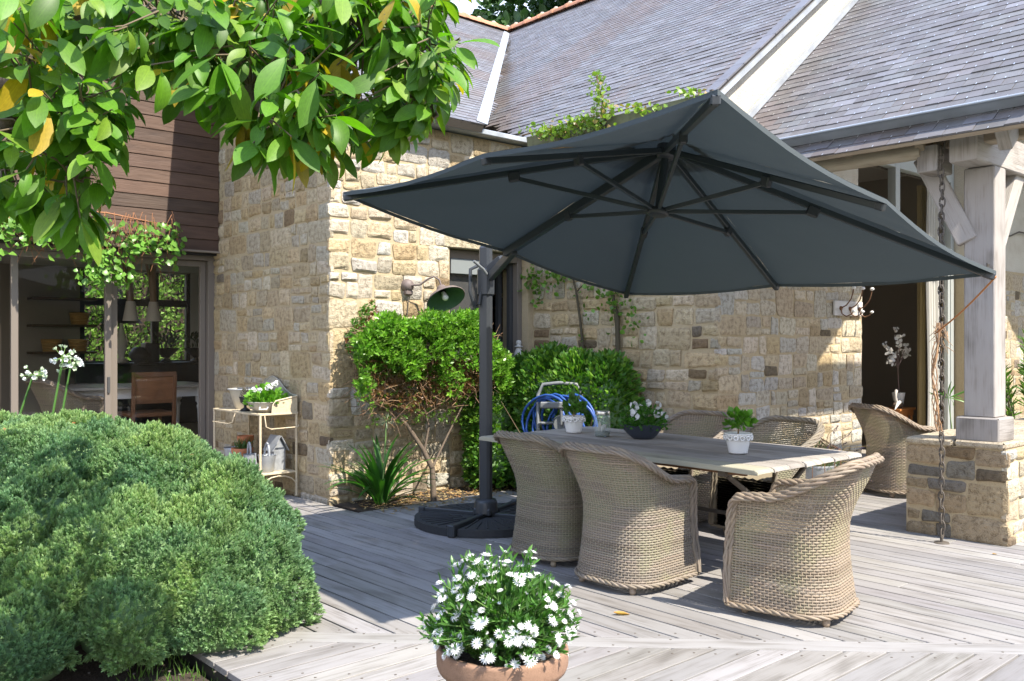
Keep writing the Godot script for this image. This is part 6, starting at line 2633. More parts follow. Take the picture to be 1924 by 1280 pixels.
	for k in 620:
		var px := rf(-20, 338)
		var py := 400 + absf(rn.randfn()) * 28.0
		if px > 150:
			py = 395.0 + rn.randf() * (62 if px > 250 else 118) + (18 if px > 215 else 0)
		var p := on_v(px, py, rf(9.30, 9.58)) - cc
		xf.append(Transform3D(dir_basis(Vector3(rf(-0.5, 0.5), -0.8 + rf(-0.3, 0.5), rf(0.1, 0.8)), rf(-0.6, 0.6)) * Basis.from_scale(Vector3.ONE * rf(0.6, 1.25)), p))
		cs.append(tone(Color(0.15, 0.31, 0.05), 0.3))
	# a streamer falls in front of the pane
	for q in [[205, 470, 530, 60], [170, 440, 550, 50], [315, 440, 500, 30]]:
		for k in q[3]:
			var f := rn.randf()
			var p := on_v(q[0] + rf(-38, 38) * (1 - f * 0.5), lerpf(q[1], q[2], f), rf(9.3, 9.6)) - cc
			xf.append(Transform3D(dir_basis(Vector3(rf(-0.5, 0.5), -0.8 + rf(-0.3, 0.5), rf(0.1, 0.8)), rf(-0.6, 0.6)) * Basis.from_scale(Vector3.ONE * rf(0.6, 1.2)), p))
			cs.append(tone(Color(0.15, 0.31, 0.05), 0.3))
	scatter("leaves", leaf_mesh(0.075, 0.065, 0.2, 0.5, 3), M.leaf, xf, cs, cr)

	# vines up the mossy wall
	var vc := on_u(1095, 760, RU - 0.12)
	vc.y = 0.0
	var vt := thing("wall_vine", "thin dark vine stems with sparse leaves climbing the mossy wall", "climber", vc)
	var vm := MB.new()
	vm.col = Color(0.07, 0.055, 0.035)
	vm.tube([Vector3.ZERO, on_u(1096, 660, RU - 0.06) - vc, on_u(1090, 600, RU - 0.05) - vc, on_u(1082, 545, RU - 0.05) - vc, on_u(1070, 500, RU - 0.05) - vc], [0.018, 0.016, 0.014, 0.012, 0.009], 7)
	vm.tube([on_u(1082, 550, RU - 0.05) - vc, on_u(1110, 520, RU - 0.05) - vc, on_u(1135, 490, RU - 0.05) - vc], [0.008, 0.006, 0.004], 6)
	var f2 := on_u(1163, 780, RU - 0.07) - vc
	f2.y = 0.0
	vm.tube([f2, on_u(1162, 700, RU - 0.06) - vc, on_u(1160, 600, RU - 0.06) - vc, on_u(1150, 550, RU - 0.06) - vc], [0.028, 0.027, 0.026, 0.018], 8)
	part(vm, "stems", M.twig, vt)
	xf = []
	cs = []
	for q in [[1010, 530, 40, 26, 110], [1050, 515, 30, 16, 60], [1155, 560, 18, 40, 70], [1190, 600, 22, 40, 36], [1120, 540, 50, 40, 40], [1100, 620, 10, 60, 14]]:
		for k in q[4]:
			var p := on_u(q[0] + rn.randfn() * q[2] * 0.6, q[1] + rn.randfn() * q[3] * 0.6, RU - rf(0.03, 0.14)) - vc
			xf.append(Transform3D(dir_basis(Vector3(rf(-0.7, 0.2), rf(-0.8, 0.5), rf(-0.5, 0.7)), rf(0, TAU)) * Basis.from_scale(Vector3.ONE * rf(0.6, 1.2)), p))
			cs.append(tone(Color(0.12, 0.24, 0.03), 0.4))
	scatter("leaves", leaf_mesh(0.055, 0.045, 0.2, 0.5, 3), M.leaf, xf, cs, vt)

	# the shoots in the gutter
	var gc := W(6.52, EAVE - 0.02, 6.4)
	var gt := thing("gutter_vine", "yellow-green vine shoots growing out of the mossy gutter", "climber", gc)
	var gm := MB.new()
	gm.col = Color(0.16, 0.10, 0.06)
	var sh := on_u(1128, 236, 6.48) - gc
	gm.tube([sh, on_u(1132, 190, 6.47) - gc, on_u(1122, 150, 6.46) - gc, on_u(1116, 130, 6.46) - gc], [0.009, 0.007, 0.005, 0.002], 6)
	gm.tube([W(6.45, EAVE + 0.04, 7.0) - gc, W(6.46, EAVE + 0.05, 6.3) - gc, W(6.45, EAVE + 0.04, 5.6) - gc, W(6.45, EAVE + 0.05, 4.7) - gc], [0.008, 0.008, 0.006, 0.004], 6)
	part(gm, "stems", M.twig, gt)
	xf = []
	cs = []
	for q in [[1040, 248, 34, 9, 190], [1100, 232, 36, 11, 200], [1128, 190, 11, 26, 90], [1122, 150, 8, 14, 30], [1200, 205, 36, 6, 50], [1300, 175, 30, 6, 40], [1140, 215, 14, 12, 50]]:
		for k in q[4]:
			var p := on_u(q[0] + rn.randfn() * q[2] * 0.7, q[1] + rn.randfn() * q[3] * 0.7, 6.5 - rf(0.0, 0.14)) - gc
			xf.append(Transform3D(dir_basis(Vector3(rf(-0.8, 0.4), rf(-0.6, 0.8), rf(-0.6, 0.8)), rf(0, TAU)) * Basis.from_scale(Vector3.ONE * rf(0.55, 1.2)), p))
			cs.append(tone(Color(0.22, 0.34, 0.05), 0.3) if rn.randf() < 0.85 else tone(Color(0.36, 0.26, 0.12), 0.3))
	scatter("leaves", leaf_mesh(0.055, 0.045, 0.2, 0.5, 3), M.leaf, xf, cs, gt)

# ---------------------------------------------------------------- potting stand and what is on it
func build_potting_stand() -> void:
	var at := W(4.055, 0, 8.33)
	var t := thing("potting_stand", "old cream metal washstand with two shelves against the shaded wall", "stand", at)
	# local: x = u, z = -v ; 0.41 deep, 1.05 long
	var hx := 0.20
	var hz := 0.52
	var top := MB.new()
	top.box(Vector3(0, 0.80, 0), Vector3(hx * 2, 0.018, hz * 2), Basis.IDENTITY, 0.003)
	part(top, "table_top", M.cream, t)
	var shelf := MB.new()
	shelf.box(Vector3(0, 0.235, 0), Vector3(hx * 2 - 0.02, 0.016, hz * 2 - 0.02), Basis.IDENTITY, 0.003)
	part(shelf, "shelf", M.cream, t)
	for sx in [-1, 1]:
		for sz in [-1, 1]:
			var lg := MB.new()
			lg.tube([Vector3(sx * (hx - 0.012), 0.0, sz * (hz - 0.012)), Vector3(sx * (hx - 0.012), 0.80, sz * (hz - 0.012))], 0.012, 10)
			lg.lathe([Vector2(0.0, 0), Vector2(0.02, 0), Vector2(0.014, 0.02)], 10, Vector3(sx * (hx - 0.012), 0, sz * (hz - 0.012)))
			part(lg, "leg", M.cream, t)
	for sz in [-1, 1]:
		var br := MB.new()
		var pts := []
		for k in 9:
			var a := PI * k / 8.0
			pts.append(Vector3(-cos(a) * (hx - 0.012), 0.10 + sin(a) * 0.11, sz * (hz - 0.012)))
		br.tube(pts, 0.007, 6)
		part(br, "arch_brace", M.cream, t)
	var br2 := MB.new()
	var p2 := []
	for k in 13:
		var a := PI * k / 12.0
		p2.append(Vector3(-(hx - 0.012), 0.08 + pow(sin(a), 0.35) * 0.13, -cos(a) * (hz - 0.012)))
	br2.tube(p2, 0.007, 6)
	part(br2, "arch_brace", M.cream, t)
	var rail := MB.new()
	rail.tube([Vector3(-0.15, 0.79, hz), Vector3(-0.15, 0.69, hz + 0.03), Vector3(-0.10, 0.665, hz + 0.03), Vector3(0.18, 0.67, hz + 0.03), Vector3(0.19, 0.69, hz + 0.03)], 0.006, 6)
	rail.tube([Vector3(-hx, 0.79, 0.0), Vector3(-hx - 0.03, 0.7, 0.0), Vector3(-hx - 0.03, 0.68, -0.1), Vector3(-hx - 0.03, 0.68, -0.45)], 0.006, 6)
	part(rail, "towel_rail", M.cream, t)
	# splash backs: a curved side panel and a shaped back
	var side := MB.new()
	var prof := [Vector3(-0.07, 0.81, hz - 0.01), Vector3(0.195, 0.81, hz - 0.01), Vector3(0.195, 0.965, hz - 0.01), Vector3(0.05, 0.94, hz - 0.01), Vector3(-0.03, 0.925, hz - 0.01), Vector3(-0.06, 0.89, hz - 0.01)]
	side.slab(prof, Vector3.BACK, 0.008)
	var edge := []
	for k in [0, 5, 4, 3, 2]:
		edge.append(prof[k])
	side.tube(edge, 0.008, 6)
	part(side, "side_splash", M.cream, t)
	var bk := MB.new()
	var pts3 := []
	for k in 17:
		var f := k / 16.0
		pts3.append(Vector3(0.195, 0.97 + 0.17 * pow(sin(PI * f), 3.0), lerpf(hz - 0.012, -hz + 0.012, f)))
	var rows := [[], []]
	for p in pts3:
		rows[0].append(p)
		rows[1].append(Vector3(p.x, 0.81, p.z))
	bk.sheet(rows)
	bk.tube(pts3, 0.007, 6)
	part(bk, "back_splash", M.enamel, t)

	# bowl of white geraniums
	var on_top := func(px: float, py: float) -> Vector3:
		var p := on_h(px, py, 0.809)
		p.x = clampf(p.x, at.x - 0.12, at.x + 0.1)
		return p
	var bp := W(4.03, 0.8095, 8.02)
	var b := thing("enamel_basin", "enamel basin full of white-flowering green plants on the washstand", "planter", bp)
	var bm := MB.new()
	bm.lathe([Vector2(0.0, 0.0), Vector2(0.10, 0.0), Vector2(0.155, 0.045), Vector2(0.18, 0.095), Vector2(0.192, 0.10), Vector2(0.19, 0.106), Vector2(0.175, 0.10), Vector2(0.14, 0.06), Vector2(0.0, 0.055)], 28)
	part(bm, "bowl", M.enamel, b)
	var hm := MB.new()
	hm.tube([Vector3(-0.12, 0.06, 0.11), Vector3(-0.15, 0.04, 0.15), Vector3(-0.09, 0.04, 0.18), Vector3(-0.06, 0.06, 0.15)], 0.006, 6)
	part(hm, "handle", M.white, b)
	leaf_heap(b, Vector3(0, 0.08, 0), Vector3(0.19, 0.17, 0.19), 420, 0.05, 0.042, Color(0.14, 0.34, 0.03))
	bloom_heap(b, [[-0.03, 0.24, 0.10], [-0.09, 0.21, 0.06], [0.07, 0.25, -0.02], [0.08, 0.27, 0.05], [0.02, 0.245, 0.0], [-0.12, 0.22, 0.0]], 0.035, 11, Color(0.80, 0.80, 0.78))
	# galvanised tub
	var tub := thing("zinc_tub", "tapered zinc tub at the back of the washstand", "tub", W(4.06, 0.8095, 8.56))
	var tm := MB.new()
	tm.lathe([Vector2(0.0, 0.0), Vector2(0.09, 0.0), Vector2(0.15, 0.19), Vector2(0.165, 0.195), Vector2(0.16, 0.205), Vector2(0.14, 0.19), Vector2(0.085, 0.01)], 24)
	part(tm, "body", M.enamel, tub)
	var rimm := MB.new()
	var rp := []
	for k in 25:
		rp.append(Vector3(cos(TAU * k / 24) * 0.162, 0.2, sin(TAU * k / 24) * 0.162))
	rimm.tube(rp, 0.006, 6, false)
	part(rimm, "rim", M.galv, tub)
	# little iron urn with a pine cone
	var un := thing("iron_urn", "small dark iron urn holding a fir cone on the washstand", "urn", W(3.93, 0.8095, 8.27))
	var uu := MB.new()
	uu.lathe([Vector2(0, 0), Vector2(0.05, 0), Vector2(0.045, 0.015), Vector2(0.014, 0.035), Vector2(0.014, 0.06), Vector2(0.045, 0.085), Vector2(0.055, 0.13), Vector2(0.06, 0.14), Vector2(0.0, 0.135)], 16)
	part(uu, "bowl", M.black, un)
	var cone := []
	for k in 60:
		var f := k / 60.0
		var a := k * 2.4
		var r := 0.048 * sin(PI * (0.25 + 0.72 * f))
		cone.append(Transform3D(dir_basis(Vector3(cos(a), 0.8, sin(a)), 0), Vector3(cos(a) * r * 0.6, 0.135 + f * 0.085, sin(a) * r * 0.6)))
	scatter("cone_scales", leaf_mesh(0.026, 0.022, 0.3, 0.6, 2), M.leaf_matt, cone, [Color(0.2, 0.17, 0.14), Color(0.12, 0.10, 0.08)], un)
	# lower shelf: terracotta pot, zinc can, zinc bucket, sheet-metal bird house, small trough
	var sh := 0.2435
	var pot := thing("terracotta_pot", "terracotta pot with grassy shoots on the washstand's lower shelf", "pot", W(3.97, sh, 8.42))
	var pm := MB.new()
	pm.lathe([Vector2(0.0, 0.0), Vector2(0.075, 0.0), Vector2(0.098, 0.15), Vector2(0.106, 0.15), Vector2(0.108, 0.19), Vector2(0.095, 0.19), Vector2(0.09, 0.165), Vector2(0.0, 0.165)], 22)
	part(pm, "pot", M.terracotta, pot)
	var bx := []
	var bcol := []
	for k in 130:
		bx.append(Transform3D(dir_basis(Vector3(rf(-0.6, 0.6), 1, rf(-0.6, 0.6)), rf(0, TAU)) * Basis.from_scale(Vector3(1, rf(0.6, 1.2), 1)), Vector3(rf(-0.07, 0.07), 0.16, rf(-0.07, 0.07))))
		bcol.append(tone(Color(0.06, 0.13, 0.02), 0.4))
	scatter("shoots", leaf_mesh(0.13, 0.007, 0.2, 0.6, 3), M.leaf_matt, bx, bcol, pot)
	var pot2 := thing("terracotta_pot", "smaller terracotta pot standing behind the grassy pot", "pot", W(4.10, sh, 8.62))
	var pm2 := MB.new()
	pm2.lathe([Vector2(0.0, 0.0), Vector2(0.06, 0.0), Vector2(0.075, 0.24), Vector2(0.083, 0.24), Vector2(0.085, 0.285), Vector2(0.07, 0.285), Vector2(0.06, 0.2), Vector2(0, 0.2)], 20)
	part(pm2, "pot", M.terracotta, pot2)
	for q in [[3.93, 8.18, 0.055, 0.058, 0.15, "zinc_can", "small straight zinc watering can on the lower shelf"], [3.99, 7.93, 0.058, 0.085, 0.16, "zinc_bucket", "flared zinc bucket with a raised handle on the lower shelf"]]:
		var zc := thing(q[5], q[6], "bucket", W(q[0], sh, q[1]))
		var zm := MB.new()
		zm.lathe([Vector2(0.0, 0.0), Vector2(q[2], 0.0), Vector2(q[3], q[4]), Vector2(q[3] + 0.004, q[4] + 0.004), Vector2(q[3] - 0.004, q[4]), Vector2(q[2] - 0.004, 0.02)], 22)
		part(zm, "body", M.galv, zc)
		var zh := MB.new()
		var arc := []
		for k in 11:
			var a := PI * k / 10.0
			arc.append(Vector3(0.0, q[4] + sin(a) * 0.115, cos(a) * q[3] * 0.55))
		zh.tube(arc, 0.011, 7)
		part(zh, "handle", M.galv, zc)
		var sp := MB.new()
		sp.tube([Vector3(-q[2], 0.03, 0.0), Vector3(-q[3] - 0.03, q[4] * 0.6, 0.0), Vector3(-q[3] - 0.035, q[4] + 0.03, 0)], [0.012, 0.01, 0.009], 7)
		part(sp, "spout", M.galv, zc)
	var bh := thing("tin_birdhouse", "grey tin bird house with a pitched roof behind the buckets", "birdhouse", W(4.13, sh, 8.02))
	var hb := MB.new()
	hb.box(Vector3(0, 0.10, 0), Vector3(0.12, 0.20, 0.15), Basis.IDENTITY, 0.002)
	hb.slab([Vector3(-0.06, 0.20, 0.075), Vector3(0.06, 0.20, 0.075), Vector3(0.0, 0.31, 0.075)], Vector3.BACK, 0.15)
	part(hb, "body", M.galv, bh)
	for s in [-1, 1]:
		var rfm := MB.new()
		rfm.box(Vector3(s * 0.045, 0.262, 0), Vector3(0.165, 0.006, 0.21), Basis(Vector3.BACK, -s * 1.06), 0.0)
		part(rfm, "roof_sheet", M.galv, bh)
	var tro := thing("scalloped_trough", "low grey trough with a scalloped rim at the end of the lower shelf", "planter", W(4.02, sh, 8.72))
	var trm := MB.new()
	trm.lathe([Vector2(0.0, 0.0), Vector2(0.075, 0.0), Vector2(0.10, 0.15), Vector2(0.105, 0.165), Vector2(0.095, 0.16), Vector2(0.07, 0.01)], 24, Vector3.ZERO, Basis.IDENTITY, 0.05)
	part(trm, "body", M.galv, tro)
	# fern below
	var fe := thing("fern", "small bright fern under the washstand", "plant", W(4.05, 0.0, 7.98))
	var fx := []
	for k in 14:
		var a := rf(0, TAU)
		var d := Vector3(cos(a), rf(0.5, 1.0), sin(a)).normalized()
		for j in 12:
			var f := (j + 1) / 12.0
			var p := d * 0.20 * f + Vector3(0, -0.07 * f * f, 0)
			for s in [-1, 1]:
				var sd: Vector3 = d.cross(Vector3.UP).normalized() * s
				fx.append(Transform3D(dir_basis(sd + d * 0.5, 0.0) * Basis.from_scale(Vector3.ONE * (1.1 - f * 0.8)), p))
	scatter("fronds", leaf_mesh(0.045, 0.013, 0.1, 0.3, 2), M.leaf, fx, [Color(0.10, 0.25, 0.03), Color(0.14, 0.30, 0.04)], fe)

func leaf_heap(parent: Node3D, at: Vector3, rad: Vector3, count: int, ln: float, wd: float, col: Color) -> void:
	var xf := []
	var cs := []
	for k in count:
		var d := Vector3(rn.randfn(), absf(rn.randfn()) * 0.9, rn.randfn()).normalized()
		var p := at + d * rad * pow(rn.randf(), 0.45)
		xf.append(Transform3D(dir_basis(d + Vector3(rf(-0.7, 0.7), rf(-0.3, 0.7), rf(-0.7, 0.7)), rf(0, TAU)) * Basis.from_scale(Vector3.ONE * rf(0.7, 1.2)), p))
		cs.append(tone(col, 0.35))
	scatter("foliage", leaf_mesh(ln, wd, 0.2, 0.5, 3), M.leaf, xf, cs, parent)

func bloom_heap(parent: Node3D, spots: Array, spread: float, each: int, col: Color, size := 0.015) -> void:
	var fl := flower_mesh(size, 5)
	var xf := []
	for q in spots:
		for k in each:
			var d := Vector3(rn.randfn(), rn.randfn() * 0.6 + 0.4, rn.randfn()).normalized()
			xf.append(Transform3D(dir_basis(d, rf(0, TAU)), Vector3(q[0], q[1], q[2]) + d * spread * pow(rn.randf(), 0.5)))
	scatter("blossoms", fl, M.petal, xf, [col, col * 0.93], parent)

# ---------------------------------------------------------------- on the garden table
func build_table_things() -> void:
	var top := 0.753
	for q in [[1078, 813, "white garland pot with a leafy cutting in front of the hose reel", false], [1387, 852, "white garland pot with a leafy cutting on the sunlit end of the table", true]]:
		var p := on_h(q[0], q[1], top)
		var t := thing("garland_pot", q[2], "plant pot", p)
		var mb := MB.new()
		mb.lathe([Vector2(0.0, 0.0), Vector2(0.058, 0.0), Vector2(0.062, 0.01), Vector2(0.086, 0.125), Vector2(0.092, 0.128), Vector2(0.092, 0.136), Vector2(0.082, 0.136), Vector2(0.078, 0.115), Vector2(0.0, 0.115)], 28)
		part(mb, "pot", M.white_glaze, t)
		for k in 14:
			var a := TAU * k / 14
			var r := MB.new()
			var ring := []
			for j in 9:
				ring.append(Vector3(cos(a), 0, sin(a)) * (0.087 + 0.004) + Vector3(-sin(a), 0, cos(a)) * cos(TAU * j / 8) * 0.014 + Vector3.UP * (0.107 + sin(TAU * j / 8) * 0.014))
			r.tube(ring, 0.0055, 6, false)
			part(r, "garland_ring", M.white_glaze, t)
		var soil := MB.new()
		soil.lathe([Vector2(0.078, 0.118), Vector2(0.0, 0.122)], 16)
		part(soil, "soil", M.soil, t)
		var st := MB.new()
		st.col = Color(0.20, 0.13, 0.06)
		st.tube([Vector3(0, 0.11, 0), Vector3(0.005, 0.17, 0), Vector3(0.01, 0.23, 0)], [0.006, 0.005, 0.003], 6)
		part(st, "stem", M.twig, t)
		leaf_heap(t, Vector3(0.01, 0.17, 0.0), Vector3(0.075, 0.12, 0.075), 90, 0.06, 0.045, Color(0.08, 0.19, 0.03) if not q[3] else Color(0.12, 0.30, 0.03))
	# preserving jar with a shell and sand
	var jp := on_h(1132, 820, top)
	var j := thing("glass_jar", "clear glass jar with a metal lid holding a white shell and sand", "jar", jp)
	var gm := StandardMaterial3D.new()
	gm.albedo_color = Color(0.85, 0.93, 0.92, 0.16)
	gm.transparency = BaseMaterial3D.TRANSPARENCY_ALPHA
	gm.roughness = 0.03
	gm.metallic_specular = 0.7
	var jm := MB.new()
	jm.lathe([Vector2(0.0, 0.002), Vector2(0.056, 0.002), Vector2(0.062, 0.012), Vector2(0.062, 0.15), Vector2(0.055, 0.168), Vector2(0.05, 0.172)], 24)
	part(jm, "glass_body", gm, j)
	var lid := MB.new()
	lid.lathe([Vector2(0.056, 0.168), Vector2(0.058, 0.172), Vector2(0.058, 0.194), Vector2(0.054, 0.2), Vector2(0.0, 0.2)], 24)
	part(lid, "lid", M.steel, j)
	var sand := MB.new()
	sand.lathe([Vector2(0.0, 0.004), Vector2(0.056, 0.006), Vector2(0.058, 0.035), Vector2(0.0, 0.05)], 18)
	var sandm := sm(Color(0.12, 0.125, 0.10), 0.95)
	part(sand, "sand", sandm, j)
	var shl := MB.new()
	shl.tube([Vector3(-0.035, 0.045, 0.02), Vector3(-0.01, 0.065, 0.015), Vector3(0.02, 0.075, 0.0), Vector3(0.042, 0.09, 0.0)], [0.005, 0.022, 0.018, 0.004], 10)
	shl.tube([Vector3(0.0, 0.05, -0.02), Vector3(-0.02, 0.09, -0.01), Vector3(-0.035, 0.12, 0.0)], [0.02, 0.012, 0.003], 8)
	part(shl, "shell", M.offwhite, j)
	# dark wavy bowl of white flowers
	var bp := on_h(1208, 824, top)
	var b := thing("flower_bowl", "dark blue wavy-rimmed bowl with white flowers in the middle of the table", "planter", bp)
	var rows := []
	for q in [[0.0, 0.0], [0.075, 0.0], [0.10, 0.02], [0.15, 0.075], [0.178, 0.112], [0.170, 0.112], [0.14, 0.08], [0.0, 0.07]]:
		var row := []
		for k in 33:
			var a := TAU * k / 32
			row.append(Vector3(cos(a) * q[0], q[1] + (0.007 * sin(a * 5.0) if q[0] > 0.14 else 0.0), -sin(a) * q[0]))
		rows.append(row)
	var bm := MB.new()
	bm.sheet(rows, true)
	part(bm, "bowl", M.bowl, b)
	leaf_heap(b, Vector3(0, 0.08, 0), Vector3(0.19, 0.19, 0.19), 620, 0.036, 0.022, Color(0.06, 0.18, 0.025))
	bloom_heap(b, [[-0.14, 0.24, 0.08], [-0.17, 0.21, 0.05], [-0.12, 0.26, 0.02], [0.03, 0.26, 0.05], [0.07, 0.27, 0.0], [0.10, 0.25, 0.06], [0.15, 0.17, 0.09], [0.17, 0.13, 0.06], [-0.19, 0.18, 0.09], [0.0, 0.2, 0.15]], 0.03, 5, Color(0.76, 0.78, 0.80), 0.018)

# ---------------------------------------------------------------- everything else
func build_small_things() -> void:
	# enamel lamp on the wall
	var lp := on_v(763, 537, LV)
	var l := thing("wall_lamp", "green enamel barn lamp with a swan-neck arm on the sunlit wall", "lamp", lp)
	var rose := MB.new()
	rose.lathe([Vector2(0.0, 0.085), Vector2(0.035, 0.08), Vector2(0.058, 0.055), Vector2(0.066, 0.02), Vector2(0.068, -0.03)], 22, Vector3.ZERO, Basis(Vector3.RIGHT, PI / 2))
	rose.box(Vector3(0, -0.07, 0.035), Vector3(0.085, 0.05, 0.06), Basis.IDENTITY, 0.01)
	part(rose, "wall_rose", M.rusty_zinc, l)
	var hub := Vector3(0.22, -0.055, 0.30)
	var arm := MB.new()
	arm.tube([Vector3(0, 0.0, 0.07), Vector3(0.06, 0.005, 0.15), Vector3(0.11, 0.06, 0.21), Vector3(0.155, 0.085, 0.25), Vector3(0.195, 0.055, 0.28), Vector3(0.215, -0.02, 0.297), hub], 0.010, 8)
	part(arm, "swan_neck", M.rusty_zinc, l)
	var wire := MB.new()
	wire.tube([Vector3(0.0, -0.09, 0.04), Vector3(0.0, -0.18, 0.035), Vector3(-0.01, -0.3, 0.03)], 0.006, 6)
	part(wire, "cable", M.iron, l)
	var axis := Vector3(0.05, 0.80, -0.60).normalized()      # from the mouth to the neck
	var sb := dir_basis(axis)
	var shade := MB.new()
	shade.lathe([Vector2(0.195, -0.11), Vector2(0.198, -0.104), Vector2(0.175, -0.075), Vector2(0.12, -0.04), Vector2(0.062, -0.012), Vector2(0.052, 0.03), Vector2(0.04, 0.05), Vector2(0.0, 0.055)], 32, hub, sb)
	var shd := part(shade, "shade", M.rusty_zinc, l)
	var inner := MB.new()
	inner.lathe([Vector2(0.192, -0.109), Vector2(0.172, -0.080), Vector2(0.117, -0.046), Vector2(0.058, -0.018), Vector2(0.05, 0.01), Vector2(0.0, 0.012)], 32, hub, sb)
	part(inner, "enamel_lining", M.green_enamel, shd)
	var bulb := MB.new()
	bulb.lathe([Vector2(0.0, -0.115), Vector2(0.02, -0.11), Vector2(0.032, -0.09), Vector2(0.03, -0.07), Vector2(0.02, -0.04), Vector2(0.018, -0.01)], 16, hub, sb)
	part(bulb, "bulb", M.white, l)
	var skt := MB.new()
	skt.lathe([Vector2(0.03, -0.03), Vector2(0.035, 0.0), Vector2(0.03, 0.01)], 14, hub, sb)
	part(skt, "socket", M.black, l)
	# pine-cone finial on the window sill
	var fp := W(6.70, 1.282, LV + 0.05)
	var f := thing("stone_finial", "white stone finial standing on the window sill", "ornament", fp)
	var fm := MB.new()
	fm.lathe([Vector2(0.0, 0.0), Vector2(0.065, 0.0), Vector2(0.06, 0.05), Vector2(0.035, 0.12), Vector2(0.025, 0.14)], 18)
	part(fm, "body", M.offwhite, f)
	var fm2 := MB.new()
	fm2.lathe([Vector2(0.025, 0.14), Vector2(0.045, 0.145), Vector2(0.045, 0.155), Vector2(0.02, 0.165), Vector2(0.032, 0.185), Vector2(0.025, 0.215), Vector2(0.0, 0.225)], 18)
	part(fm2, "knob", M.offwhite, f)
	# hose reel
	var hp := on_h(1070, 935, 0.0)
	hp = W(6.0, 0.0, 5.98)
	var h := thing("hose_reel", "grey hose cart wound with blue hose beside the hedge", "hose reel", hp)
	var ax := Vector3(CA, 0, SA)        # the drum's axle lies across the view
	var fw := Vector3(-SA, 0, CA)
	for s in [-1, 1]:
		var fr := MB.new()
		fr.tube([ax * s * 0.20 + fw * 0.16 + Vector3(0, 0.02, 0), ax * s * 0.21 + Vector3(0, 0.55, 0), ax * s * 0.21 - fw * 0.10 + Vector3(0, 0.98, 0), ax * s * 0.16 - fw * 0.12 + Vector3(0, 1.08, 0), ax * 0.0 - fw * 0.12 + Vector3(0, 1.095, 0)], 0.018, 8)
		part(fr, "frame", M.plastic_grey, h)
		var wh := MB.new()
		var wp := []
		for k in 21:
			wp.append(ax * s * 0.23 - fw * 0.12 + (fw * cos(TAU * k / 20) + Vector3.UP * sin(TAU * k / 20)) * 0.10 + Vector3(0, 0.12, 0))
		wh.tube(wp, 0.02, 8, false)
		wh.tube([ax * s * 0.23 - fw * 0.12 + Vector3(0, 0.02, 0), ax * s * 0.23 - fw * 0.12 + Vector3(0, 0.22, 0)], 0.012, 6)
		part(wh, "wheel", M.black, h)
	var turns := MB.new()
	var coil := []
	for k in 24 * 9 + 1:
		var a := TAU * k / 24.0
		var lay := k / (24.0 * 9)
		var rr := 0.235 + 0.028 * fmod(floor(k / 24.0), 2.0) + 0.01 * sin(a * 3.1)
		coil.append(Vector3(0, 0.72, 0) + ax * (0.15 * sin(lay * 21.0)) + (fw * cos(a) * 0.6 + ax * cos(a) * 0.78 + Vector3.UP * sin(a)) * rr)
	turns.tube(coil, 0.013, 7)
	part(turns, "blue_hose", M.hose, h)
	var drum := MB.new()
	drum.tube([-fw * 0.12 + Vector3(0, 0.72, 0), fw * 0.12 + Vector3(0, 0.72, 0)], 0.07, 12)
	drum.bar(-ax * 0.20 + fw * 0.14 + Vector3(0, 0.90, 0), ax * 0.04 + fw * 0.14 + Vector3(0, 0.90, 0), 0.05, 0.06, 0.01)
	drum.tube([-ax * 0.21 + Vector3(0, 0.72, 0), ax * 0.21 + Vector3(0, 0.72, 0)], 0.014, 8)
	drum.tube([ax * 0.0 + fw * 0.14 + Vector3(0, 0.90, 0), fw * 0.13 + Vector3(0, 0.72, 0)], 0.014, 8)
	part(drum, "drum", M.plastic_grey, h)
	# coat hooks
	var kp := on_v(1592, 580, GV - 0.03)
	var k0 := thing("coat_rack", "white board with three iron and porcelain coat hooks on the pale wall", "coat rack", kp)
	var bd := MB.new()
	bd.col = Color(0.62, 0.60, 0.57)
	bd.box(Vector3(0.02, 0, 0), Vector3(0.62, 0.16, 0.025), Basis.IDENTITY, 0.006)
	part(bd, "board", M.beam, k0)
	for x in [-0.17, 0.03, 0.24]:
		var hk := MB.new()
		hk.lathe([Vector2(0.0, 0.02), Vector2(0.022, 0.016), Vector2(0.024, 0.0)], 10, Vector3(x, 0, 0.012), Basis(Vector3.RIGHT, PI / 2))
		hk.tube([Vector3(x, 0.0, 0.02), Vector3(x + 0.0, 0.03, 0.08), Vector3(x, 0.09, 0.13), Vector3(x, 0.15, 0.15), Vector3(x, 0.20, 0.16)], 0.007, 6)
		hk.tube([Vector3(x, 0.0, 0.02), Vector3(x, -0.06, 0.03), Vector3(x, -0.09, 0.08), Vector3(x, -0.07, 0.13), Vector3(x, -0.05, 0.15)], 0.007, 6)
		var hkp := part(hk, "hook", M.rust, k0)
		var kn := MB.new()
		kn.lathe([Vector2(0, -0.02), Vector2(0.02, -0.012), Vector2(0.024, 0.0), Vector2(0.016, 0.014), Vector2(0, 0.018)], 10, Vector3(x, 0.215, 0.162))
		kn.lathe([Vector2(0, -0.018), Vector2(0.018, -0.01), Vector2(0.02, 0.0), Vector2(0.012, 0.012), Vector2(0, 0.014)], 10, Vector3(x, -0.035, 0.16))
		part(kn, "porcelain_knob", M.white_glaze, hkp)
	# rain chain
	var cp := W(6.80, 0.0, 2.80)
	var ch := thing("rain_chain", "long iron rain chain hanging from the veranda gutter to the deck", "chain", cp)
	var lk := MB.new()
	var lpts := []
	for k in 15:
		var a := TAU * k / 14
		lpts.append(Vector3(cos(a) * 0.019, sin(a) * 0.034 + signf(sin(a)) * 0.004, 0))
	lk.tube(lpts, 0.0062, 6, false)
	var lm := lk.mesh()
	var hgt := 3.07
	var n := 0
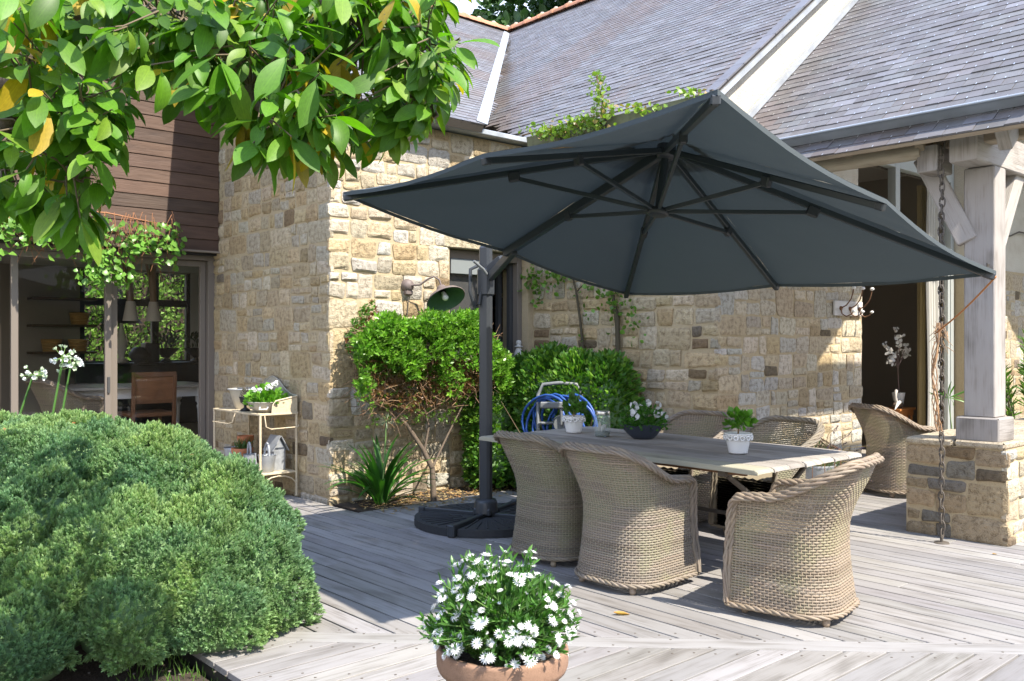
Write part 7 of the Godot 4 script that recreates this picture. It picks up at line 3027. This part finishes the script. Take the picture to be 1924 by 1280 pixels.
	while hgt > 0.05:
		var o := part_mesh(lm, "link", M.iron, ch)
		o.position = Vector3(sin(n * 0.8) * 0.004, hgt, cos(n * 0.7) * 0.004)
		o.rotation.y = (PI / 2 if n % 2 == 0 else 0.0) + rf(-0.25, 0.25)
		hgt -= 0.0545
		n += 1
	var anc := MB.new()
	anc.lathe([Vector2(0.0, 0.012), Vector2(0.05, 0.01), Vector2(0.055, 0.0)], 14)
	anc.tube([Vector3(0, 0.0, 0), Vector3(0, 0.06, 0)], 0.012, 8)
	part(anc, "ground_anchor", M.iron, ch)
	var hang := MB.new()
	hang.tube([Vector3(0, 3.09, 0), Vector3(0.03, 3.16, 0), Vector3(0.09, 3.24, 0)], 0.008, 6)
	part(hang, "gutter_hook", M.steel, ch)
	# dead creeper twined on it
	var dv := thing("dead_creeper", "dry brown creeper stems twined on the rain chain", "climber", cp + Vector3(0, 0.85, 0))
	var dm := MB.new()
	for s in 5:
		var pts := []
		for k in 15:
			var fk := k / 14.0
			pts.append(Vector3(-0.035 - 0.05 * sin(PI * fk) + 0.018 * sin(k * 1.1 + s * 2.0), lerpf(-0.02, 0.78, fk), -0.02 * sin(PI * fk) + 0.018 * cos(k * 0.9 + s)))
		dm.col = tone(Color(0.33, 0.20, 0.11), 0.3)
		dm.tube(pts, rf(0.003, 0.0065), 5)
	for s in 34:
		var b := Vector3(rf(-0.05, 0.02), 0.68 + rf(-0.08, 0.1), rf(-0.04, 0.04))
		dm.col = tone(Color(0.36, 0.23, 0.13), 0.3)
		dm.tube([b, b + Vector3(rf(-0.09, 0.05), rf(-0.12, 0.08), rf(-0.07, 0.07))], [0.003, 0.0015], 4, false)
	part(dm, "stems", M.twig, dv)
	# big flower pot in front
	var pp := on_d(944, 640, 2.9)
	pp.y = 0.0
	var lift := 0.03
	var p := thing("aster_pot", "large old terracotta pot overflowing with white asters at the front of the deck", "plant pot", pp)
	var pm := MB.new()
	pm.lathe([Vector2(0.0, -lift), Vector2(0.135, -lift), Vector2(0.185, 0.40), Vector2(0.192, 0.405), Vector2(0.206, 0.412), Vector2(0.213, 0.43), Vector2(0.214, 0.475), Vector2(0.207, 0.485), Vector2(0.192, 0.485), Vector2(0.186, 0.44), Vector2(0.0, 0.43)], 48)
	part(pm, "pot", M.old_terracotta, p)
	var so := MB.new()
	so.lathe([Vector2(0.187, 0.438), Vector2(0.1, 0.448), Vector2(0.0, 0.452)], 24)
	part(so, "soil", M.soil, p)
	# stems fan out of the pot into a dome
	var stm := MB.new()
	var fx := []
	var lx := []
	var lc := []
	for k in 350:
		var a := rf(0, TAU)
		var el := acos(1.0 - rn.randf() * 0.90)
		var d := Vector3(cos(a) * sin(el), cos(el), sin(a) * sin(el))
		var ln := lerpf(0.31, 0.245, clampf(el / 1.4, 0, 1)) * rf(0.74, 1.08)
		var foot := Vector3(rf(-0.08, 0.08), 0.44, rf(-0.08, 0.08))
		var tip := Vector3(0, 0.47, 0) + d * ln * Vector3(0.98, 1.05, 0.98)
		var bend := foot.lerp(tip, 0.55) + Vector3(0, 0.05, 0)
		stm.col = tone(Color(0.09, 0.17, 0.04), 0.3)
		stm.tube([foot, bend, tip], [0.0028, 0.0024, 0.0016], 4, false)
		if k < 298:
			fx.append(Transform3D(dir_basis(d + Vector3(rf(-0.3, 0.3), rf(0.0, 0.7), rf(-0.3, 0.3)), rf(0, TAU)) * Basis.from_scale(Vector3(1, rf(0.7, 1.6), 1) * (rf(0.75, 1.3) if rn.randf() < 0.8 else rf(0.3, 0.5))), tip))
		for j in 17:
			var f2 := rf(0.2, 1.0)
			var q := foot.lerp(bend, f2 / 0.55) if f2 < 0.55 else bend.lerp(tip, (f2 - 0.55) / 0.45)
			lx.append(Transform3D(dir_basis(d + Vector3(rf(-1, 1), rf(-0.3, 1), rf(-1, 1)), rf(0, TAU)) * Basis.from_scale(Vector3.ONE * rf(0.7, 1.2)), q))
			lc.append(tone(Color(0.075, 0.19, 0.035), 0.35))
	part(stm, "stems", M.twig, p)
	scatter("leaves", leaf_mesh(0.038, 0.0095, 0.25, 0.5, 3), M.leaf, lx, lc, p)
	var dfl := double_flower_mesh(0.0175)
	for k in fx.size():
		var fo := part_mesh(dfl, "blossom", M.white_petal, p)
		fo.transform = fx[k]
	var spr := MB.new()
	spr.col = Color(0.13, 0.25, 0.05)
	var sxf := []
	for q in [[0.22, 0.66, 0.04], [-0.20, 0.64, 0.05], [-0.17, 0.66, -0.05]]:
		var tipq := Vector3(CA * q[0], q[1], SA * q[0])
		spr.tube([Vector3(CA * q[0] * 0.6, 0.52, SA * q[0] * 0.6), tipq], 0.003, 5)
		for j in 16:
			sxf.append(Transform3D(dir_basis(Vector3(rf(-1, 1), 0.7, rf(-1, 1)), rf(0, TAU)), Vector3(CA * q[0] * 0.6, 0.52, SA * q[0] * 0.6).lerp(tipq, 0.3 + j / 22.0)))
	part(spr, "shoots", M.twig, p)
	scatter("shoot_leaves", leaf_mesh(0.022, 0.006, 0.2, 0.3, 2), M.leaf, sxf, [Color(0.13, 0.27, 0.04)], p)
	p.position.y += lift
	# lavender in a wire cloche behind the table end
	var vp := on_h(1530, 930, 0.0)
	var lv := thing("lavender_pot", "grey pot of lavender with a wire obelisk behind the table end", "planter", vp)
	var vm := MB.new()
	vm.lathe([Vector2(0.0, 0.0), Vector2(0.14, 0.0), Vector2(0.19, 0.28), Vector2(0.205, 0.30), Vector2(0.185, 0.30), Vector2(0.17, 0.25), Vector2(0.0, 0.25)], 28)
	part(vm, "pot", M.galv, lv)
	leaf_heap(lv, Vector3(0, 0.26, 0), Vector3(0.24, 0.26, 0.24), 900, 0.06, 0.006, Color(0.13, 0.20, 0.08))
	var vs := MB.new()
	vs.col = Color(0.32, 0.24, 0.10)
	var vx := []
	for q in [[1632, 838], [1618, 845], [1600, 812], [1588, 820], [1575, 800], [1600, 870], [1635, 892], [1612, 915], [1640, 920], [1630, 948], [1605, 955], [1620, 965], [1395, 822], [1440, 830], [1560, 836], [1545, 828], [1590, 832], [1575, 842]]:
		var tipq := on_d(q[0], q[1], 2526.0 / 290.0 * rf(0.94, 1.03)) - vp
		if tipq.y < 0.15:
			tipq.y = 0.15
		vs.tube([Vector3(tipq.x * 0.2, 0.28, tipq.z * 0.2), tipq * Vector3(0.6, 0.7, 0.6) + Vector3(0, 0.12, 0), tipq], [0.003, 0.0025, 0.002], 4, false)
		var d := (tipq - Vector3(0, 0.3, 0)).normalized()
		for j in 26:
			var o := Vector3(rn.randfn(), rn.randfn(), rn.randfn()).normalized()
			vx.append(Transform3D(dir_basis(d + o * 0.8, rf(0, TAU)), tipq - d * rf(0, 0.09)))
	part(vs, "stalks", M.twig, lv)
	scatter("flower_spikes", leaf_mesh(0.016, 0.007, 0.2, 0.3, 2), M.petal, vx, [Color(0.12, 0.09, 0.17), Color(0.20, 0.16, 0.24), Color(0.09, 0.07, 0.09)], lv)
	var ob := thing("wire_obelisk", "rusty wire cone with a knob finial standing over the lavender", "garden cloche", vp + Vector3(0.0, 0.0, 0.0))
	var wm := MB.new()
	var apexp := on_d(1508, 806, 2526.0 / 290.0) - vp
	for k in 14:
		var a := TAU * k / 14
		wm.tube([Vector3(cos(a) * 0.27, 0.0, sin(a) * 0.27), Vector3(cos(a) * 0.24, 0.45, sin(a) * 0.24), apexp.lerp(Vector3(cos(a) * 0.2, 0.5, sin(a) * 0.2), 0.3), apexp], 0.0035, 5, false)
	for r in [[0.02, 0.27], [0.45, 0.24]]:
		var rp := []
		for k in 25:
			rp.append(Vector3(cos(TAU * k / 24) * r[1], r[0], sin(TAU * k / 24) * r[1]))
		wm.tube(rp, 0.0045, 5, false)
	part(wm, "wires", M.rust, ob)
	var fk2 := MB.new()
	fk2.lathe([Vector2(0.0, -0.02), Vector2(0.022, -0.01), Vector2(0.01, 0.005), Vector2(0.026, 0.03), Vector2(0.012, 0.05), Vector2(0.02, 0.065), Vector2(0.0, 0.08)], 10, apexp)
	part(fk2, "finial", M.rust, ob)
	# a fallen leaf on the deck, and another by the low wall
	for q in [[1170, 1156, "curled golden brown leaf lying in front of the wicker chair", 1.0], [1870, 1042, "small orange leaf lying near the foot of the low wall", 0.45]]:
		var lf := MB.new()
		lf.col = Color(0.50, 0.27, 0.07)
		lf.sheet([[Vector3(-0.004, 0.004, 0.04), Vector3(0, 0.003, 0.04), Vector3(0.004, 0.004, 0.04)], [Vector3(-0.02, 0.016, 0.01), Vector3(0, 0.004, 0.012), Vector3(0.02, 0.014, 0.01)], [Vector3(-0.018, 0.018, -0.02), Vector3(0, 0.006, -0.02), Vector3(0.018, 0.02, -0.02)], [Vector3(-0.003, 0.02, -0.05), Vector3(0, 0.016, -0.05), Vector3(0.003, 0.02, -0.05)]])
		var lo := solo(lf, "fallen_leaf", M.leaf_matt, q[2], "leaf")
		lo.position = on_h(q[0], q[1], 0.0) + Vector3(0, -0.001, 0)
		lo.rotation.y = 1.0
		lo.scale = Vector3.ONE * q[3]
	# cable along the pale panel behind the post
	var cb := MB.new()
	cb.tube([on_v(1888, 446, GV - 0.02), on_v(1900, 443, GV - 0.03), on_v(1915, 436, GV - 0.03), on_v(1935, 440, GV - 0.03), on_v(1960, 450, GV - 0.02)], 0.012, 6)
	solo(cb, "cable", M.iron, "loose dark cable on the pale wall beyond the timber post", "cable")
